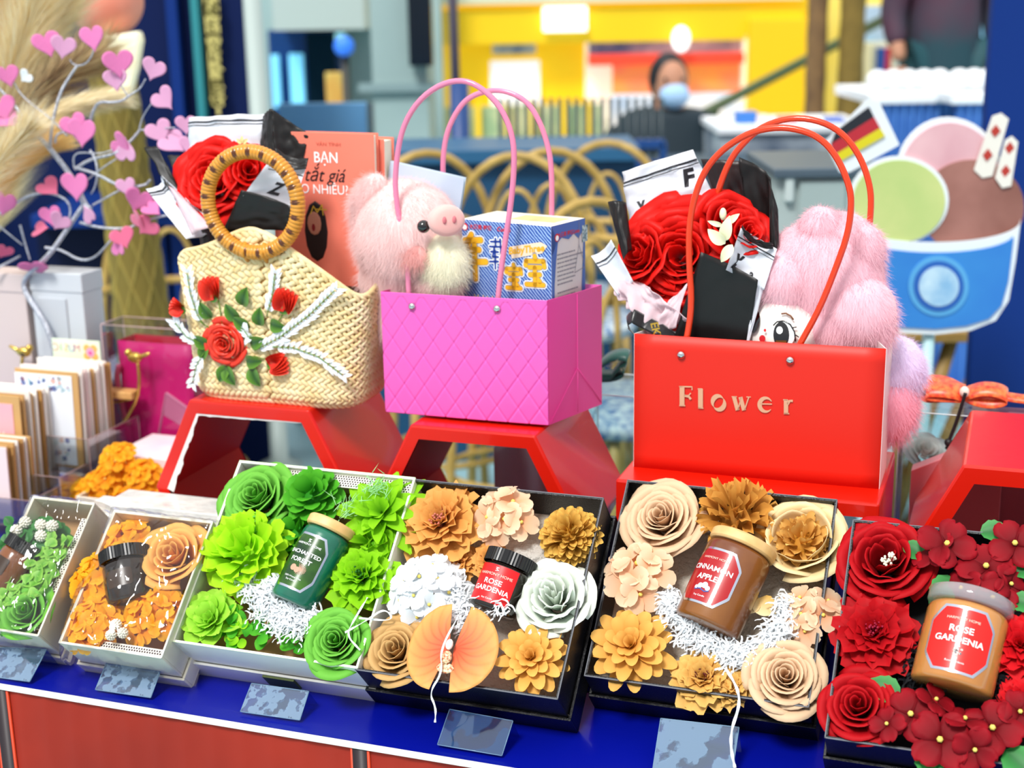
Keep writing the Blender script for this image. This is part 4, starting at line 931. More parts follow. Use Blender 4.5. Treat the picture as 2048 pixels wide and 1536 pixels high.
o, fn = sheet(b1, 'newspaper_sheet', [(486, 392, .352), (585, 420, .358), (612, 335, .372), (538, 322, .365)], newsp, -.012, 0, .0015, sd_=5)
sheet_text(o, fn, 'Z', .42, .45, .36, .8, .04, shear=.2); on_sheet(o, fn, [((.1, .80), (1, .80), .02)], ink)
o, _ = sheet(b1, 'black_sheet', [(555, 322, .36), (612, 338, .365), (617, 316, .375), (550, 296, .372)], blackp, -.008, sd_=9)
o, fn = sheet(b1, 'black_sheet', [(446, 462, .350), (588, 462, .354), (580, 412, .352), (482, 380, .350)], blackp, -.008, sd_=12)
mb = MB(); inv = b1.matrix_world.inverted(); c = inv @ onT(485, 288, .35)
for k in (-1, 0, 1): leaf_mb(mb, T3(*c) @ EM @ RZ(-k * .9) @ T3(0, .001, 0), .009, .0025)
mb.build('pale_bud', mat('pale_bud', 'e8e0a0', rough=.6), b1)
# --- bouquet in the red bag
b2 = thing('rose_bouquet', 'large red silk rose bouquet in pinkish newsprint inside the red gift bag', 'bouquet', TF(.46, .40, 1.005))
bpy.context.view_layer.update()
stalk(b2, 1380, 668, .405, 1.004, .022)
o, fn = sheet(b2, 'newspaper_sheet', [(1264, 470, .468), (1446, 430, .468), (1386, 299, .478), (1244, 344, .478)], newsp, .006, 0, .004, sd_=11)
on_sheet(o, fn, [((0, .82), (1, .85), .028), ((0, .77), (1, .80), .014)], ink)
sheet_text(o, fn, 'v', .26, .18, .44, .75, .03); sheet_text(o, fn, 'e', .20, .40, .38, .75, .0); sheet_text(o, fn, 'F', .34, .80, .62, .75, .04, shear=.25); sheet_text(o, fn, ',', .3, .56, .36, .8, .04)
o, _ = sheet(b2, 'black_sheet', [(1440, 430, .46), (1500, 490, .455), (1480, 322, .46), (1402, 318, .47)], mat('black_paper_brown', '241212', rough=.4, bump=.2, bs=30), .004, sd_=13)
o, _ = sheet(b2, 'black_sheet', [(1498, 490, .455), (1548, 470, .44), (1542, 356, .445), (1478, 314, .46)], blackp, -.008, sd_=14)
o, _ = sheet(b2, 'black_sheet', [(1540, 520, .40), (1558, 490, .405), (1556, 420, .415), (1538, 360, .415)], blackp, .004, sd_=15)
o, _ = sheet(b2, 'black_sheet', [(1247, 520, .39), (1264, 500, .395), (1252, 405, .41), (1216, 404, .41)], blackp, .008, sd_=16)
o, fn = sheet(b2, 'newspaper_sheet', [(1236, 590, .38), (1266, 562, .391), (1222, 479, .39), (1182, 512, .395)], newsp, -.012, 0, .001, sd_=17)
on_sheet(o, fn, [((0, .80), (1, .80), .03), ((0, .72), (1, .72), .016)], ink)
o, _ = sheet(b2, 'tissue_sheet', [(1300, 672, .381), (1380, 640, .376), (1300, 575, .391), (1232, 560, .385)], tissue, -.012, .004, .004, sd_=18)
o, _ = sheet(b2, 'tissue_sheet', [(1310, 668, .378), (1352, 655, .376), (1380, 558, .386), (1338, 600, .386)], tissue, -.006, .004, .002, sd_=19)
o, _ = sheet(b2, 'tissue_sheet', [(1275, 622, .391), (1330, 660, .386), (1290, 600, .394), (1228, 580, .385)], tissue, -.006, .004, .003, sd_=20)
bloom(b2, 1368, 518, .440, .070, 28, 13, (FACE + W_ * -.2).normalized(), H=.5)
bloom(b2, 1460, 458, .425, .044, 16, 14, (FACE + U * .5 + Z * .3).normalized())
bloom(b2, 1490, 470, .405, .026, 12, 15, (FACE + U * .8 + Z * .3).normalized())
bloom(b2, 1290, 515, .425, .040, 16, 16, (FACE - U * .5).normalized())
bloom(b2, 1330, 570, .428, .036, 16, 17, (FACE - Z * .4).normalized())
o, fn = sheet(b2, 'newspaper_sheet', [(1452, 540, .372), (1528, 580, .378), (1554, 498, .388), (1482, 456, .382)], newsp, -.014, 0, .001, sd_=21)
on_sheet(o, fn, [((0, .80), (1, .80), .026), ((0, .73), (1, .73), .012)], ink); sheet_text(o, fn, 'y', .5, .2, .38, .8, .03, shear=.2); sheet_text(o, fn, 'a', .3, .62, .18, .8, .03)
o, _ = sheet(b2, 'black_sheet', [(1484, 462, .388), (1548, 500, .393), (1545, 486, .380), (1484, 450, .380)], blackp, .006, sd_=22)
o, fn = sheet(b2, 'newspaper_sheet', [(1492, 690, .378), (1497, 690, .378), (1534, 552, .386), (1512, 555, .382)], newsp, .002, sd_=25)
o, fn = sheet(b2, 'black_sheet', [(1340, 700, .382), (1494, 700, .380), (1516, 560, .374), (1402, 504, .371)], blackp, -.006, sd_=23, cr=.0006)
mb = MB(); inv = b2.matrix_world.inverted()
for px, py, L, a, w in ((1452, 466, .030, -.2, .007), (1440, 478, .026, .9, .007), (1458, 500, .024, 2.6, .006), (1436, 448, .018, 1.3, .003), (1462, 440, .018, -.9, .004)):
    c = inv @ onT(px, py, .366); leaf_mb(mb, T3(*c) @ EM @ RZ(a) @ T3(0, -L * .3, 0), L, w, .5, -.4)
mb.ball(inv @ onT(1446, 428, .368), .005, n=8, m=6, sc=(.8, .8, 1.4)); mb.build('white_bud_spray', mat('bud_cream', 'f4f2c8', rough=.5), b2)
# black ribbon with gold letters
rb = MB(); P = [inv @ onT(x, y, t - .008) for x, y, t in ((1350, 680, .386), (1320, 660, .382), (1290, 645, .388), (1266, 632, .38), (1254, 640, .385), (1258, 658, .385), (1272, 672, .38), (1284, 690, .392))]
Q = []
for a, b in zip(P, P[1:]): Q += [a.lerp(b, k / 4) for k in range(4)]
Q.append(P[-1]); rb.tube(Q, .0085, 8, flat=.08); rb.build('black_ribbon', mat('black_satin', '101014', rough=.3, sheen=.3), b2)
g = MB(); text(g, 'EKT', .013, (0, 0, 0), fn=lambda x, y, z: inv @ (onT(1312, 664, .3655) + U * (x * .25 + y * .97) + Z * (-x * .97 + y * .25)), weight=.02); g.build('ribbon_lettering', mat('gold_ink', 'd8a640', rough=.3, metal=.6), b2, smooth=False)

# --- books in the straw tote
coral = mat('coral_cover', 'f4826c', rough=.4); page = mat('book_pages', 'f0ead6', rough=.8); red_ink = mat('dark_red', '8a1a20', rough=.5)
def book(label, tl, tr, bl, t, thick, cover, cat='book', group=None):
    a, b, c = onT(*tl, t), onT(*tr, t), onT(*bl, t); x = (b - a).normalized(); n = W_.copy(); y = n.cross(x).normalized(); y = -y if y.z < 0 else y; n = x.cross(y)
    Wd = (b - a).length; H = (a - c).length; o = a - y * H; M = frame(o, x, y, n); bk = thing('book', label, cat, M)
    s_ = 1 if n.dot(W_) < 0 else -1                       # +z local towards the viewer when s_ = 1
    MB().box((0, 0, -.0012), (Wd, H, 0)).build('front_cover', cover, bk, smooth=False, bevel=.0006)
    MB().box((.002, .003, -thick + .001), (Wd - .003, H - .003, -.0012)).build('page_block', page, bk, smooth=False)
    MB().box((0, 0, -thick), (Wd, H, -thick + .001)).build('back_cover', red_ink if cat == 'x' else cover, bk, smooth=False)
    return bk, M, Wd, H
bk, BMk, Wd, H = book('coral paperback with white title and shouting woman inside the straw tote', (540, 262), (747, 268), (528, 560), .418, .014, coral)
BI = BMk.inverted()
def bkl(px, py): q = BI @ onplane(px, py, BMk.translation, BMk.col[2].to_3d()); return q.x, q.y
def bktext(s, px, py, size, m, w=0, shear=0, name='title_lettering', sx=1):
    x, y = bkl(px, py); q = MB(); text(q, s, size, (x, y, .0006), weight=w, shear=shear, sx=sx); q.build(name, m, bk, smooth=False)
bktext('VÂN TÌNH', 657, 289, .0060, mat('coral_dark', 'c85a48'), sx=1.2); bktext('BẠN', 652, 316, .0185, ink_w, .01, sx=.9); bktext('tắt giá', 648, 351, .024, ink, .0, .35, sx=.9); bktext('BAO NHIÊU?', 636, 379, .0165, ink_w, .0, sx=.9)
x, y = bkl(632, 450)
MB().ball((x, y - .008, 0), .020, sc=(.8, 1.9, .03)).build('printed_hair', mat('hair_print', '1c1216', rough=.5), bk); MB().ball((x - .002, y + .002, .0006), .013, sc=(.75, 1.15, .03)).build('printed_face', mat('skin_print', 'c08068', rough=.5), bk)
MB().ball((x - .003, y - .003, .0012), .004, sc=(.6, 1.2, .03)).build('printed_mouth', red_ink, bk)
q = MB()
for a, b in (((-.006, .014), (-.002, .024)), ((-.002, .024), (.003, .016)), ((.003, .016), (.010, .026)), ((.010, .026), (.011, .013)), ((.002, .02), (.016, .02))): stroke(q, lambda X, Y, z: (x + X, y + Y, z), [a, b], .0012, .0012)
q.build('printed_crown', mat('gold_print', 'e8b83a'), bk, smooth=False)
book('second coral paperback with thick cream pages behind the first in the straw tote', (600, 272), (768, 279), (590, 560), .435, .030, coral)
book('pale blue notebook behind the pig plush', (780, 322), (929, 356), (772, 590), .448, .006, mat('pale_blue_cover', 'c2d4e8', rough=.5))

# --- plush toys
def fur(o, n, L, m, seed=1, rad=.00028):
    o.data.materials.append(m); ps = o.modifiers.new('fur', 'PARTICLE_SYSTEM').particle_system; st = ps.settings
    st.type = 'HAIR'; st.count = n; st.hair_length = L * .36; st.hair_step = 3; st.render_step = 3; st.display_step = 2; ps.seed = seed
    st.material = len(o.data.materials); st.root_radius = rad / .01 * .01; st.tip_radius = 0; st.radius_scale = 1.0; st.use_close_tip = True
    st.brownian_factor = .0015; st.normal_factor = .0025; st.factor_random = .0012; st.object_align_factor[2] = -.002
    st.emit_from = 'FACE'; st.use_emit_random = True; st.length_random = .4
def lumps(parts, par, name, m, seed=0, amp=.03):
    mb = MB()
    for c, r, sc in parts: mb.ball(c, r, n=28, m=20, sc=sc)
    for i, p in enumerate(mb.v): mb.v[i] = p * 1.0 + V((noise.noise(p * 60), noise.noise(p * 60 + V((5, 0, 0))), noise.noise(p * 60 + V((0, 9, 0))))) * amp * .05
    return mb.build(name, m, par)
pk = mat('plush_pink', 'fbd3d0', rough=.9, sheen=.6); pkd = mat('plush_rose', 'f6b2b6', rough=.9, sheen=.6); crm = mat('plush_cream', 'fbf3d8', rough=.9, sheen=.5); lav = mat('plush_lavender', 'e6d2f0', rough=.9, sheen=.5); pkr = mat('plush_hotpink', 'f8a8bc', rough=.9, sheen=.5)
eyeb = mat('eye_black', '0a0808', rough=.08, coat=1); velvet = mat('snout_velvet', 'f8b8b0', rough=.8, sheen=.6); blush = mat('nostril_pink', 'd87880', rough=.8)
pg = thing('pig_plush', 'pale pink fluffy pig plush in the pink quilted bag', 'plush toy', TF(.16, .41, 1.045))
bpy.context.view_layer.update(); inv = pg.matrix_world.inverted()
def at2(px, py, t): return inv @ onT(px, py, t)
hc = at2(812, 468, .415)
h = lumps([(hc, .064, (1.02, .9, 1.04))], pg, 'head', pk); fur(h, 15000, .010, pk)
h = lumps([(at2(812, 560, .42), .052, (1.2, .8, 1.0)), (at2(815, 620, .42), .05, (1.1, .8, 1.3))], pg, 'body', pk); fur(h, 5000, .008, pk)
ec = at2(738, 400, .40)
eo = MB(); eo.ball((0, 0, 0), .025, n=20, m=14, sc=(.8, .55, 1.4)); e_ = eo.build('ear', pk, pg, M=T3(*ec) @ RY(RAD(28))); fur(e_, 4000, .008, pk, 2)
e_ = MB().ball((0, 0, 0), .013, sc=(.45, .4, 1.6)).build('inner_ear', velvet, pg, M=T3(*at2(744, 440, .378)) @ RY(RAD(35)))
sn = MB(); sn.lathe([(0, -.014), (.020, -.012), (.0225, -.004), (.0215, .006), (.018, .010), (0, .011)], 32, sx=1, sy=.85); snM = T3(*at2(893, 441, .362)) @ (V((.62, -.74, .0)).to_track_quat('Z', 'Y').to_matrix().to_4x4())
s1_ = sn.build('snout', velvet, pg, M=snM, sub=1)
for dx in (-.006, .006): MB().ball((0, 0, 0), .0035, sc=(.7, 1.3, .5)).build('nostril', blush, s1_, M=T3(dx, .002, .0108))
MB().ball(at2(847, 453, .353), .0078, n=20, m=14).build('eye', eyeb, pg)
h = lumps([(at2(893, 522, .385), .027, (1.0, .8, 1.25)), (at2(878, 545, .385), .018, (1.2, .8, 1.0))], pg, 'cream_bib', crm); fur(h, 4500, .008, crm, 3)
h = lumps([(at2(862, 568, .392), .024, (1.7, .7, .8))], pg, 'arm', pk); fur(h, 3000, .007, pk, 4)
h = lumps([(at2(825, 512, .368), .014, (1.3, .5, 1.0))], pg, 'cheek', mat('plush_blush', 'f9b4ae', rough=.9, sheen=.5)); fur(h, 1200, .006, mat('plush_blush', 'f9b4ae'), 5)
# doll with pink fluffy hair
dl = thing('doll_plush', 'plush doll with white face and fluffy pink hair in the red gift bag', 'plush toy', TF(.62, .41, 1.005))
bpy.context.view_layer.update(); inv = dl.matrix_world.inverted()
hr = mat('plush_hair_pink', 'f6c0cc', rough=.9, sheen=.6)
fc = at2(1572, 668, .415); fr_ = .047
MB().ball(fc, fr_, n=40, m=28, sc=(1, .95, 1.05)).build('face', mat('doll_face', 'fbf4ec', rough=.8, sheen=.3), dl, sub=1)
h = lumps([(at2(1645, 555, .43), .060, (1.12, .75, 1.12)), (at2(1574, 562, .412), .034, (1.1, .9, 1.1)), (at2(1664, 655, .415), .040, (1.0, .8, 1.0)), (at2(1712, 625, .412), .040, (1.1, .8, 1.1)), (at2(1745, 655, .412), .022, (1.2, .9, 1.2)), (at2(1680, 500, .43), .036, (1.2, .8, 1.2))], dl, 'hair', hr); fur(h, 24000, .0115, hr, 6)
h = lumps([(at2(1642, 462, .42), .021, (1.15, .9, 1.3)), (at2(1628, 448, .42), .010, (1.2, .9, 1.3)), (at2(1720, 500, .425), .024, (1.1, .9, 1.3))], dl, 'hair_tuft', hr); fur(h, 6500, .020, hr, 7)
h = lumps([(at2(1600, 760, .41), .036, (1.3, .7, 1.6))], dl, 'body', lav)
fcw = dl.matrix_world @ fc
def face_pt(px, py, off=.0006):
    d = ray(px, py).normalized(); oc = CAM - fcw; b = oc.dot(d); R = fr_ * 1.0; disc_ = b * b - (oc.dot(oc) - R * R)
    tq = -b - math.sqrt(max(0, disc_)); p = CAM + d * tq; n = (p - fcw).normalized(); return inv @ (p + n * (off + .0018))
def fdisc(cx, cy, rx, ry, m, name, par=dl, off=.0006, a0=0, a1=360, n=24, rot=0):
    q = MB(); pts = [(0, 0)] + [(rx * cos(RAD(a0 + (a1 - a0) * i / n)), ry * sin(RAD(a0 + (a1 - a0) * i / n))) for i in range(n + 1)]; c, s_ = cos(rot), sin(rot)
    q.add([face_pt(cx + x * c - y * s_, cy + x * s_ + y * c, off) for x, y in pts], [(0, i, i + 1) for i in range(1, n + 1)]); return q.build(name, m, par)
def fline(pts, w, m, name, off=.001):
    q = MB(); q.tube([face_pt(x, y, off) for x, y in pts], w, 6); return q.build(name, m, dl)
fdisc(1568, 668, 21, 26, ink_w, 'eye_white'); fdisc(1563, 669, 15, 24, eyeb, 'iris', off=.0011); fdisc(1563, 680, 10, 11, mat('iris_brown', '6a4418', rough=.4), 'iris_shine', off=.0016, a0=0, a1=180); fdisc(1560, 661, 6, 7, ink_w, 'eye_sparkle', off=.0018)
fline([(1548, 652), (1555, 645), (1568, 643), (1580, 650), (1588, 664), (1590, 682)], .0009, eyeb, 'eyelash'); fline([(1584, 656), (1592, 655)], .0007, eyeb, 'eyelash'); fline([(1588, 668), (1596, 674)], .0007, eyeb, 'eyelash')
fline([(1563, 630), (1572, 629), (1581, 634), (1586, 641)], .0011, mat('brow_brown', '7a4a2c'), 'eyebrow')
fdisc(1512, 644, 10, 22, eyeb, 'far_eye', rot=.15); fdisc(1527, 677, 6, 7, mat('mouth_red', 'd02028'), 'mouth'); fdisc(1532, 661, 2.5, 3, mat('mouth_red', 'd02028'), 'nose_dot')
# plush behind the red bag
pl = thing('lavender_plush', 'lavender and pink plush peeking out behind the right side of the red gift bag', 'plush toy', TF(.705, .47, 1.0))
bpy.context.view_layer.update(); inv = pl.matrix_world.inverted()
h = lumps([(at2(1775, 735, .47), .040, (1.05, .8, 1.0)), (at2(1815, 745, .47), .018, (1.1, .9, 1.1))], pl, 'head', lav); fur(h, 6000, .006, lav, 8)
h = lumps([(at2(1768, 810, .462), .036, (1.05, .8, 1.25))], pl, 'body', pkr); fur(h, 6000, .007, pkr, 9)
MB().ball(at2(1829, 720, .458), .003, sc=(.5, .6, 1.8)).build('eye', eyeb, pl)

# --- printed toy box in the pink bag
cw = onT(1102, 453, .376); q0 = TF(0, 0, .8).inverted() @ cw
tb_ = thing('toy_box', 'blue denim printed toy box with yellow lettering in the pink bag', 'box', TF(q0.x, q0.y, 1.0425, RAD(-15)))
BH = q0.z + .8 - 1.0425; BW, BD = .127, .074
den = mat('denim_print', '2456b0', rough=.5)
nt = den.node_tree; wv = nt.nodes.new('ShaderNodeTexWave'); wv.wave_type = 'BANDS'; wv.bands_direction = 'DIAGONAL'; wv.inputs['Scale'].default_value = 130; wv.inputs['Distortion'].default_value = 2.5; tcx = nt.nodes.new('ShaderNodeTexCoord'); nt.links.new(tcx.outputs['Object'], wv.inputs['Vector'])
cr_ = nt.nodes.new('ShaderNodeValToRGB'); cr_.color_ramp.elements[0].color = (*lin('1b4aa6'), 1); cr_.color_ramp.elements[1].color = (*lin('a8c4ec'), 1); cr_.color_ramp.elements[0].position = .35; cr_.color_ramp.elements[1].position = .9
nt.links.new(wv.outputs['Fac'], cr_.inputs[0]); nt.links.new(cr_.outputs[0], nt.nodes['Principled BSDF'].inputs['Base Color'])
mb = MB().box((-BW, 0, 0), (0, BD, BH)); mb.mi = [0, 1, 0, 2, 0, 0]
mb.build('carton', [den, mat('box_cream', 'fbf6e2', rough=.5), mat('box_side', 'e4dcd6', rough=.5, col2='d6cfd4', ns=14)], tb_, smooth=False, bevel=.0008)
MB().box((-.075, .025, BH + .0001), (-.012, .060, BH + .0003)).build('top_print', mat('tan_print', 'e8cf8c'), tb_, smooth=False)
yel = mat('print_yellow', 'f6b420', rough=.5); wht = mat('print_white', 'ffffff', rough=.5); gry = mat('print_grey', '7f8fae', rough=.5); nav = mat('print_navy', '1a3e9c', rough=.5); rdp = mat('print_red', 'd4202c', rough=.5); pal = mat('print_pale', 'f8dcc0', rough=.5)
def ff(x, y, z=0): return (x, -.0003 - z, BH + y)           # front face: x from the right edge (negative), y down from the top
def sf(x, y, z=0): return (.0003 + z, x, BH + y)
def cap(q, pts, w, z, f=ff, n=8):
    for (x0, y0), (x1, y1) in zip(pts, pts[1:]):
        d = V((x1 - x0, y1 - y0)); a = math.atan2(d.y, d.x)
        ring = [(x1 + w * cos(a - pi / 2 + pi * k / n), y1 + w * sin(a - pi / 2 + pi * k / n)) for k in range(n + 1)] + [(x0 + w * cos(a + pi / 2 + pi * k / n), y0 + w * sin(a + pi / 2 + pi * k / n)) for k in range(n + 1)]
        q.add([f(x, y, z) for x, y in ring], [tuple(range(len(ring)))])
def outlined(strokes, cx, cy, s, w, m):
    for wd, mm, z, nm in ((w + .0036, wht, .0002, 'letter_outline'), (w + .0012, gry, .0004, 'letter_shadow'), (w, m, .0006, 'letter_stroke')):
        q = MB()
        for st_ in strokes: cap(q, [(cx + x * s, cy + y * s) for x, y in st_], wd / 2, z)
        q.build(nm, mm, tb_, smooth=False)
che = [[(-.15, 1), (-.45, .55), (-.5, .5)], [(-.5, .72), (.35, .80)], [(-.35, .30), (.25, .36)], [(.0, .55), (.02, -.95)], [(-.6, -.25), (.6, -.15)], [(-.3, .75), (-.35, .32)]]
outlined(che, -.1085, -.045, .027, .0075, yel)
bao = [[(0, 1), (.05, .82)], [(-.6, .45), (-.55, .68), (.55, .75), (.62, .45)], [(-.35, .35), (.35, .4)], [(-.32, -.05), (.32, 0)], [(-.55, -.6), (.55, -.55)], [(0, .35), (0, -.58)], [(.2, -.28), (.32, -.38)]]
outlined(bao, -.0525, -.0665, .0175, .0052, yel); outlined(bao, -.0225, -.0575, .0215, .0058, yel)
zai = [[(-.5, .8), (.3, .85)], [(-.1, 1), (-.1, .55)], [(-.6, .5), (.6, .55)], [(-.5, .2), (.1, .22)], [(-.2, .5), (-.35, -.1), (.1, -.08)], [(-.15, .3), (-.15, -.8)], [(-.6, -.4), (.1, -.35)], [(.3, 1), (.35, .2), (.6, -.8)], [(.6, .2), (.3, -.5)]]
q = MB(); qw = MB()
for st_ in zai: cap(q, [(-.076 + x * .017, -.040 + y * .020) for x, y in st_], .0012, .0005); cap(qw, [(-.076 + x * .017, -.040 + y * .020) for x, y in st_], .0026, .0002)
qw.build('letter_outline', wht, tb_, smooth=False); q.build('letter_stroke', nav, tb_, smooth=False)
q = MB(); q.add([ff(x, y, .0002) for x, y in ((-.058, -.028), (-.014, -.019), (-.005, -.023), (-.012, -.032), (-.055, -.042))], [(0, 4, 3, 2, 1)]); q.build('name_banner', pal, tb_, smooth=False)
q = MB(); text(q, 'BabyThree', .0115, (-.034, -.0295, .0006), fn=lambda x, y, z: ff(x, y + (x + .034) * .16, z), weight=.03); q.build('name_lettering', yel, tb_, smooth=False)
q = MB(); text(q, 'Vehicle-mounted Baby', .0118, (-.058, -.0935, .0006), fn=lambda x, y, z: ff(x, y + (x + .06) * .02, z), weight=.01, sx=.98); q.build('name_lettering', mat('print_pale_yellow', 'f2d27a'), tb_, smooth=False)
q = MB(); text(q, '大漂亮 嗨玩', .0062, (-.099, -.0085, .0006), fn=lambda x, y, z: ff(x, y, z), weight=.02); text(q, 'Cuties', .0075, (-.066, -.0085, .0006), fn=lambda x, y, z: ff(x, y, z), shear=.3, weight=.02); q.build('maker_lettering', rdp, tb_, smooth=False)
q = MB(); cap(q, [(-.122, -.009), (-.1219, -.009)], .0045, .0004); q.build('round_mark', rdp, tb_, smooth=False); q = MB(); cap(q, [(-.122, -.0095), (-.1219, -.0095)], .0030, .0006); q.build('round_mark_centre', wht, tb_, smooth=False)
for cx, m_ in ((-.081, 0), (-.034, 0)):
    q = MB(); cap(q, [(cx, -.118), (cx + .001, -.111)], .0160, .0003); q.build('printed_shape', wht, tb_, smooth=False)
    q = MB(); cap(q, [(cx, -.118), (cx + .001, -.111)], .0142, .0005); q.build('printed_shape', mat('print_pink', 'f4b0a8'), tb_, smooth=False)
q = MB(); cap(q, [(-.058, -.116), (-.0579, -.112)], .012, .0004); q.build('printed_shape', mat('print_peach', 'f6cfb4'), tb_, smooth=False)
# side print
q = MB(); q.add([sf(x, y, .0001) for x, y in ((0, 0), (BD, 0), (BD, -.020), (BD * .9, -.016), (BD * .8, -.022), (BD * .66, -.015), (BD * .5, -.020), (BD * .3, -.016), (BD * .15, -.022), (0, -.036))], [tuple(range(10))[::-1]]); q.add([sf(x, y, .0001) for x, y in ((0, 0), (0, -BH), (.004, -BH), (.006, -.07), (.010, -.04), (.014, -.02))], [tuple(range(6))]); q.add([sf(x, y, .0001) for x, y in ((BD, 0), (BD, -BH), (BD - .005, -BH), (BD - .008, -.08), (BD - .004, -.03))], [tuple(range(5))])
q.build('side_border', mat('print_blue_border', '4668b4'), tb_, smooth=False)
q = MB(); rn = random.Random(3)
for i in range(17):
    if i == 8: continue
    y = -.036 - i * .0050; x = .012
    while x < .012 + rn.uniform(.03, .058): w_ = rn.uniform(.001, .004); q.add([sf(x, y, .0003), sf(x + w_, y, .0003), sf(x + w_, y + .0016, .0003), sf(x, y + .0016, .0003)], [(0, 1, 2, 3)]); x += w_ + .0009
q.build('small_print', mat('print_small', '8a8290'), tb_, smooth=False)
q = MB(); text(q, '大漂亮 嗨玩', .0062, (.030, -.013, .0004), fn=lambda x, y, z: sf(x, y, z), weight=.02); text(q, 'Cuties', .0062, (.053, -.013, .0004), fn=lambda x, y, z: sf(x, y, z), shear=.3, weight=.02); q.build('maker_lettering', rdp, tb_, smooth=False)
q = MB(); cap(q, [(.0115, -.0145), (.0116, -.0145)], .0048, .0004, f=sf); q.build('round_mark', rdp, tb_, smooth=False); q = MB(); cap(q, [(.0115, -.0150), (.0116, -.0150)], .0032, .0006, f=sf); q.build('round_mark_centre', wht, tb_, smooth=False)
q = MB()
for a, b in (((.060, -.030), (.050, -.062)), ((.050, -.062), (.074, -.058)), ((.074, -.058), (.060, -.030)), ((.060, -.002), (.060, -.030))): cap(q, [a, b], .0004, .0003, f=sf)
q.build('warning_triangle', mat('print_small', '8a8290'), tb_, smooth=False)
q = MB().add([sf(x, y, .0004) for x, y in ((.067, -.008), (.079, -.008), (.079, -.028), (.067, -.028))], [(3, 2, 1, 0)]); q.build('side_panel', mat('print_teal', '2c5c6c', col2='cfe0e0', ns=300), tb_, smooth=False)
# ================================================================ left: card rack, wire tree, boxes, bird stand
def bxs(par, name, a, b, m, bev=.001): return MB().box(a, b).build(name, m, par, smooth=False, bevel=bev)
kr = mat('kraft_paper', 'cfa468', rough=.7); krd = mat('kraft_dark', 'b98a4c', rough=.7); envw = mat('envelope_white', 'f7f2ea', rough=.6); envp = mat('envelope_blush', 'f3dcd8', rough=.6)
clr = film('clear_acrylic', 'f4f8fa', gloss=.12, bump=.05); edge_ac = mat('acrylic_edge_pink', 'c7a7a2', rough=.3, alpha=.8)
def clear_box(label, s0, s1, t0, t1, z0, z1, name='clear_box', cat='box', lid=True, ec=None, film_m=None):
    t = thing(name, label, cat, TF(s0, t0, z0)); W, D, H = s1 - s0, t1 - t0, z1 - z0; m = film_m or clr
    mb = MB(); mb.add([(x, y, z) for z in (0, H) for x, y in ((0, 0), (W, 0), (W, D), (0, D))], [(0, 1, 5, 4), (1, 2, 6, 5), (2, 3, 7, 6), (3, 0, 4, 7), (3, 2, 1, 0)] + ([(4, 5, 6, 7)] if lid else []))
    mb.build('clear_walls', m, t, smooth=False)
    c = [(0, 0), (W, 0), (W, D), (0, D)]; e = MB()
    for i in range(4):
        a, b = c[i], c[(i + 1) % 4]
        for z in (0, H): e.tube([(*a, z), (*b, z)], .0007, 5)
        e.tube([(*a, 0), (*a, H)], .0007, 5)
    e.build('edges', ec or edge_ac, t); return t, W, D, H
def card_row(label_front, label_rest, group, tl, tr, bl, t0, gap, n, mats, front=None, lean=.0, jit=.002, seed=1):
    A, B, C_ = onT(*tl, t0), onT(*tr, t0), onT(*bl, t0); inv = TF(0, 0, .8).inverted(); a, b, c = inv @ A, inv @ B, inv @ C_
    W = b.x - a.x; H = a.z - c.z; rn = random.Random(seed); first = None; dz = .8
    for i in range(n):
        w_ = W + rn.uniform(-jit, jit); h_ = H + rn.uniform(-.006, .004) if i else H
        M = TF((c.x) + rn.uniform(-jit, jit) * (1 if i else 0), t0 + gap * i, c.z + dz) @ RX(RAD(-lean - rn.uniform(0, 1.5)))
        t = thing('greeting_card', label_front if i == 0 else label_rest, 'card', M, group)
        th = rn.uniform(.0018, .0032); bxs(t, 'envelope', (0, 0, 0), (w_, th, h_), mats[i % len(mats)] if i else mats[0], .0003)
        if i == 0 and front: front(t, w_, h_)
def fl_art(t, W, H):
    bxs(t, 'card_face', (.000, -.0012, .004), (W - .010, 0, H - .006), mat('card_blue_white', 'eef4fb', rough=.5), .0002); rn = random.Random(8)
    for m, n, k in ((mat('flower_navy', '24489c'), 26, 5), (mat('flower_teal', '7fc0c8'), 22, 3), (mat('flower_salmon', 'f0a080'), 18, 4)):
        q = MB()
        for i in range(n):
            zz = rn.choice([rn.uniform(.008, H * .33), rn.uniform(H * .80, H - .010)]); x = rn.uniform(.004, W - .014); r = rn.uniform(.0012, .0030)
            for j in range(k): a = 6.28 * j / k; q.add([(x + r * .9 * cos(a) + r * .6 * cos(b), -.0016, zz + r * .9 * sin(a) + r * .6 * sin(b)) for b in [6.28 * z_ / 6 for z_ in range(6)]], [tuple(range(6))])
        q.build('printed_flowers', m, t, smooth=False)
    q = MB(); x, z_ = W * .42, H * .45
    for j in range(9): a = 6.28 * j / 9; q.add([(x + .0055 * cos(a) + .0028 * cos(b), -.0018, z_ + .0055 * sin(a) + .0028 * sin(b)) for b in [6.28 * k / 7 for k in range(7)]], [tuple(range(7))])
    q.build('big_printed_flower', mat('flower_navy', '24489c'), t, smooth=False)
    q = MB(); text(q, 'you', .010, (W * .32, -.0016, H * .62), fn=lambda x, y, z: (x, -.0016, y + H * .62 + .0016), shear=.3); q.build('card_lettering', mat('ink_grey', '9aa4b8'), t, smooth=False)
def pk_art(t, W, H):
    bxs(t, 'card_face', (.0, -.0012, .004), (W - .012, 0, H - .012), mat('card_pink', 'eeb2bc', rough=.5), .0002)
    q = MB()
    for s_, zz in (('y', .62), ('be', .42)): text(q, s_, .026, (W * .62, 0, 0), fn=lambda x, y, z, zz=zz: (x, -.0016, y + H * zz), shear=.25, weight=.0)
    q.build('card_lettering', envw, t, smooth=False)
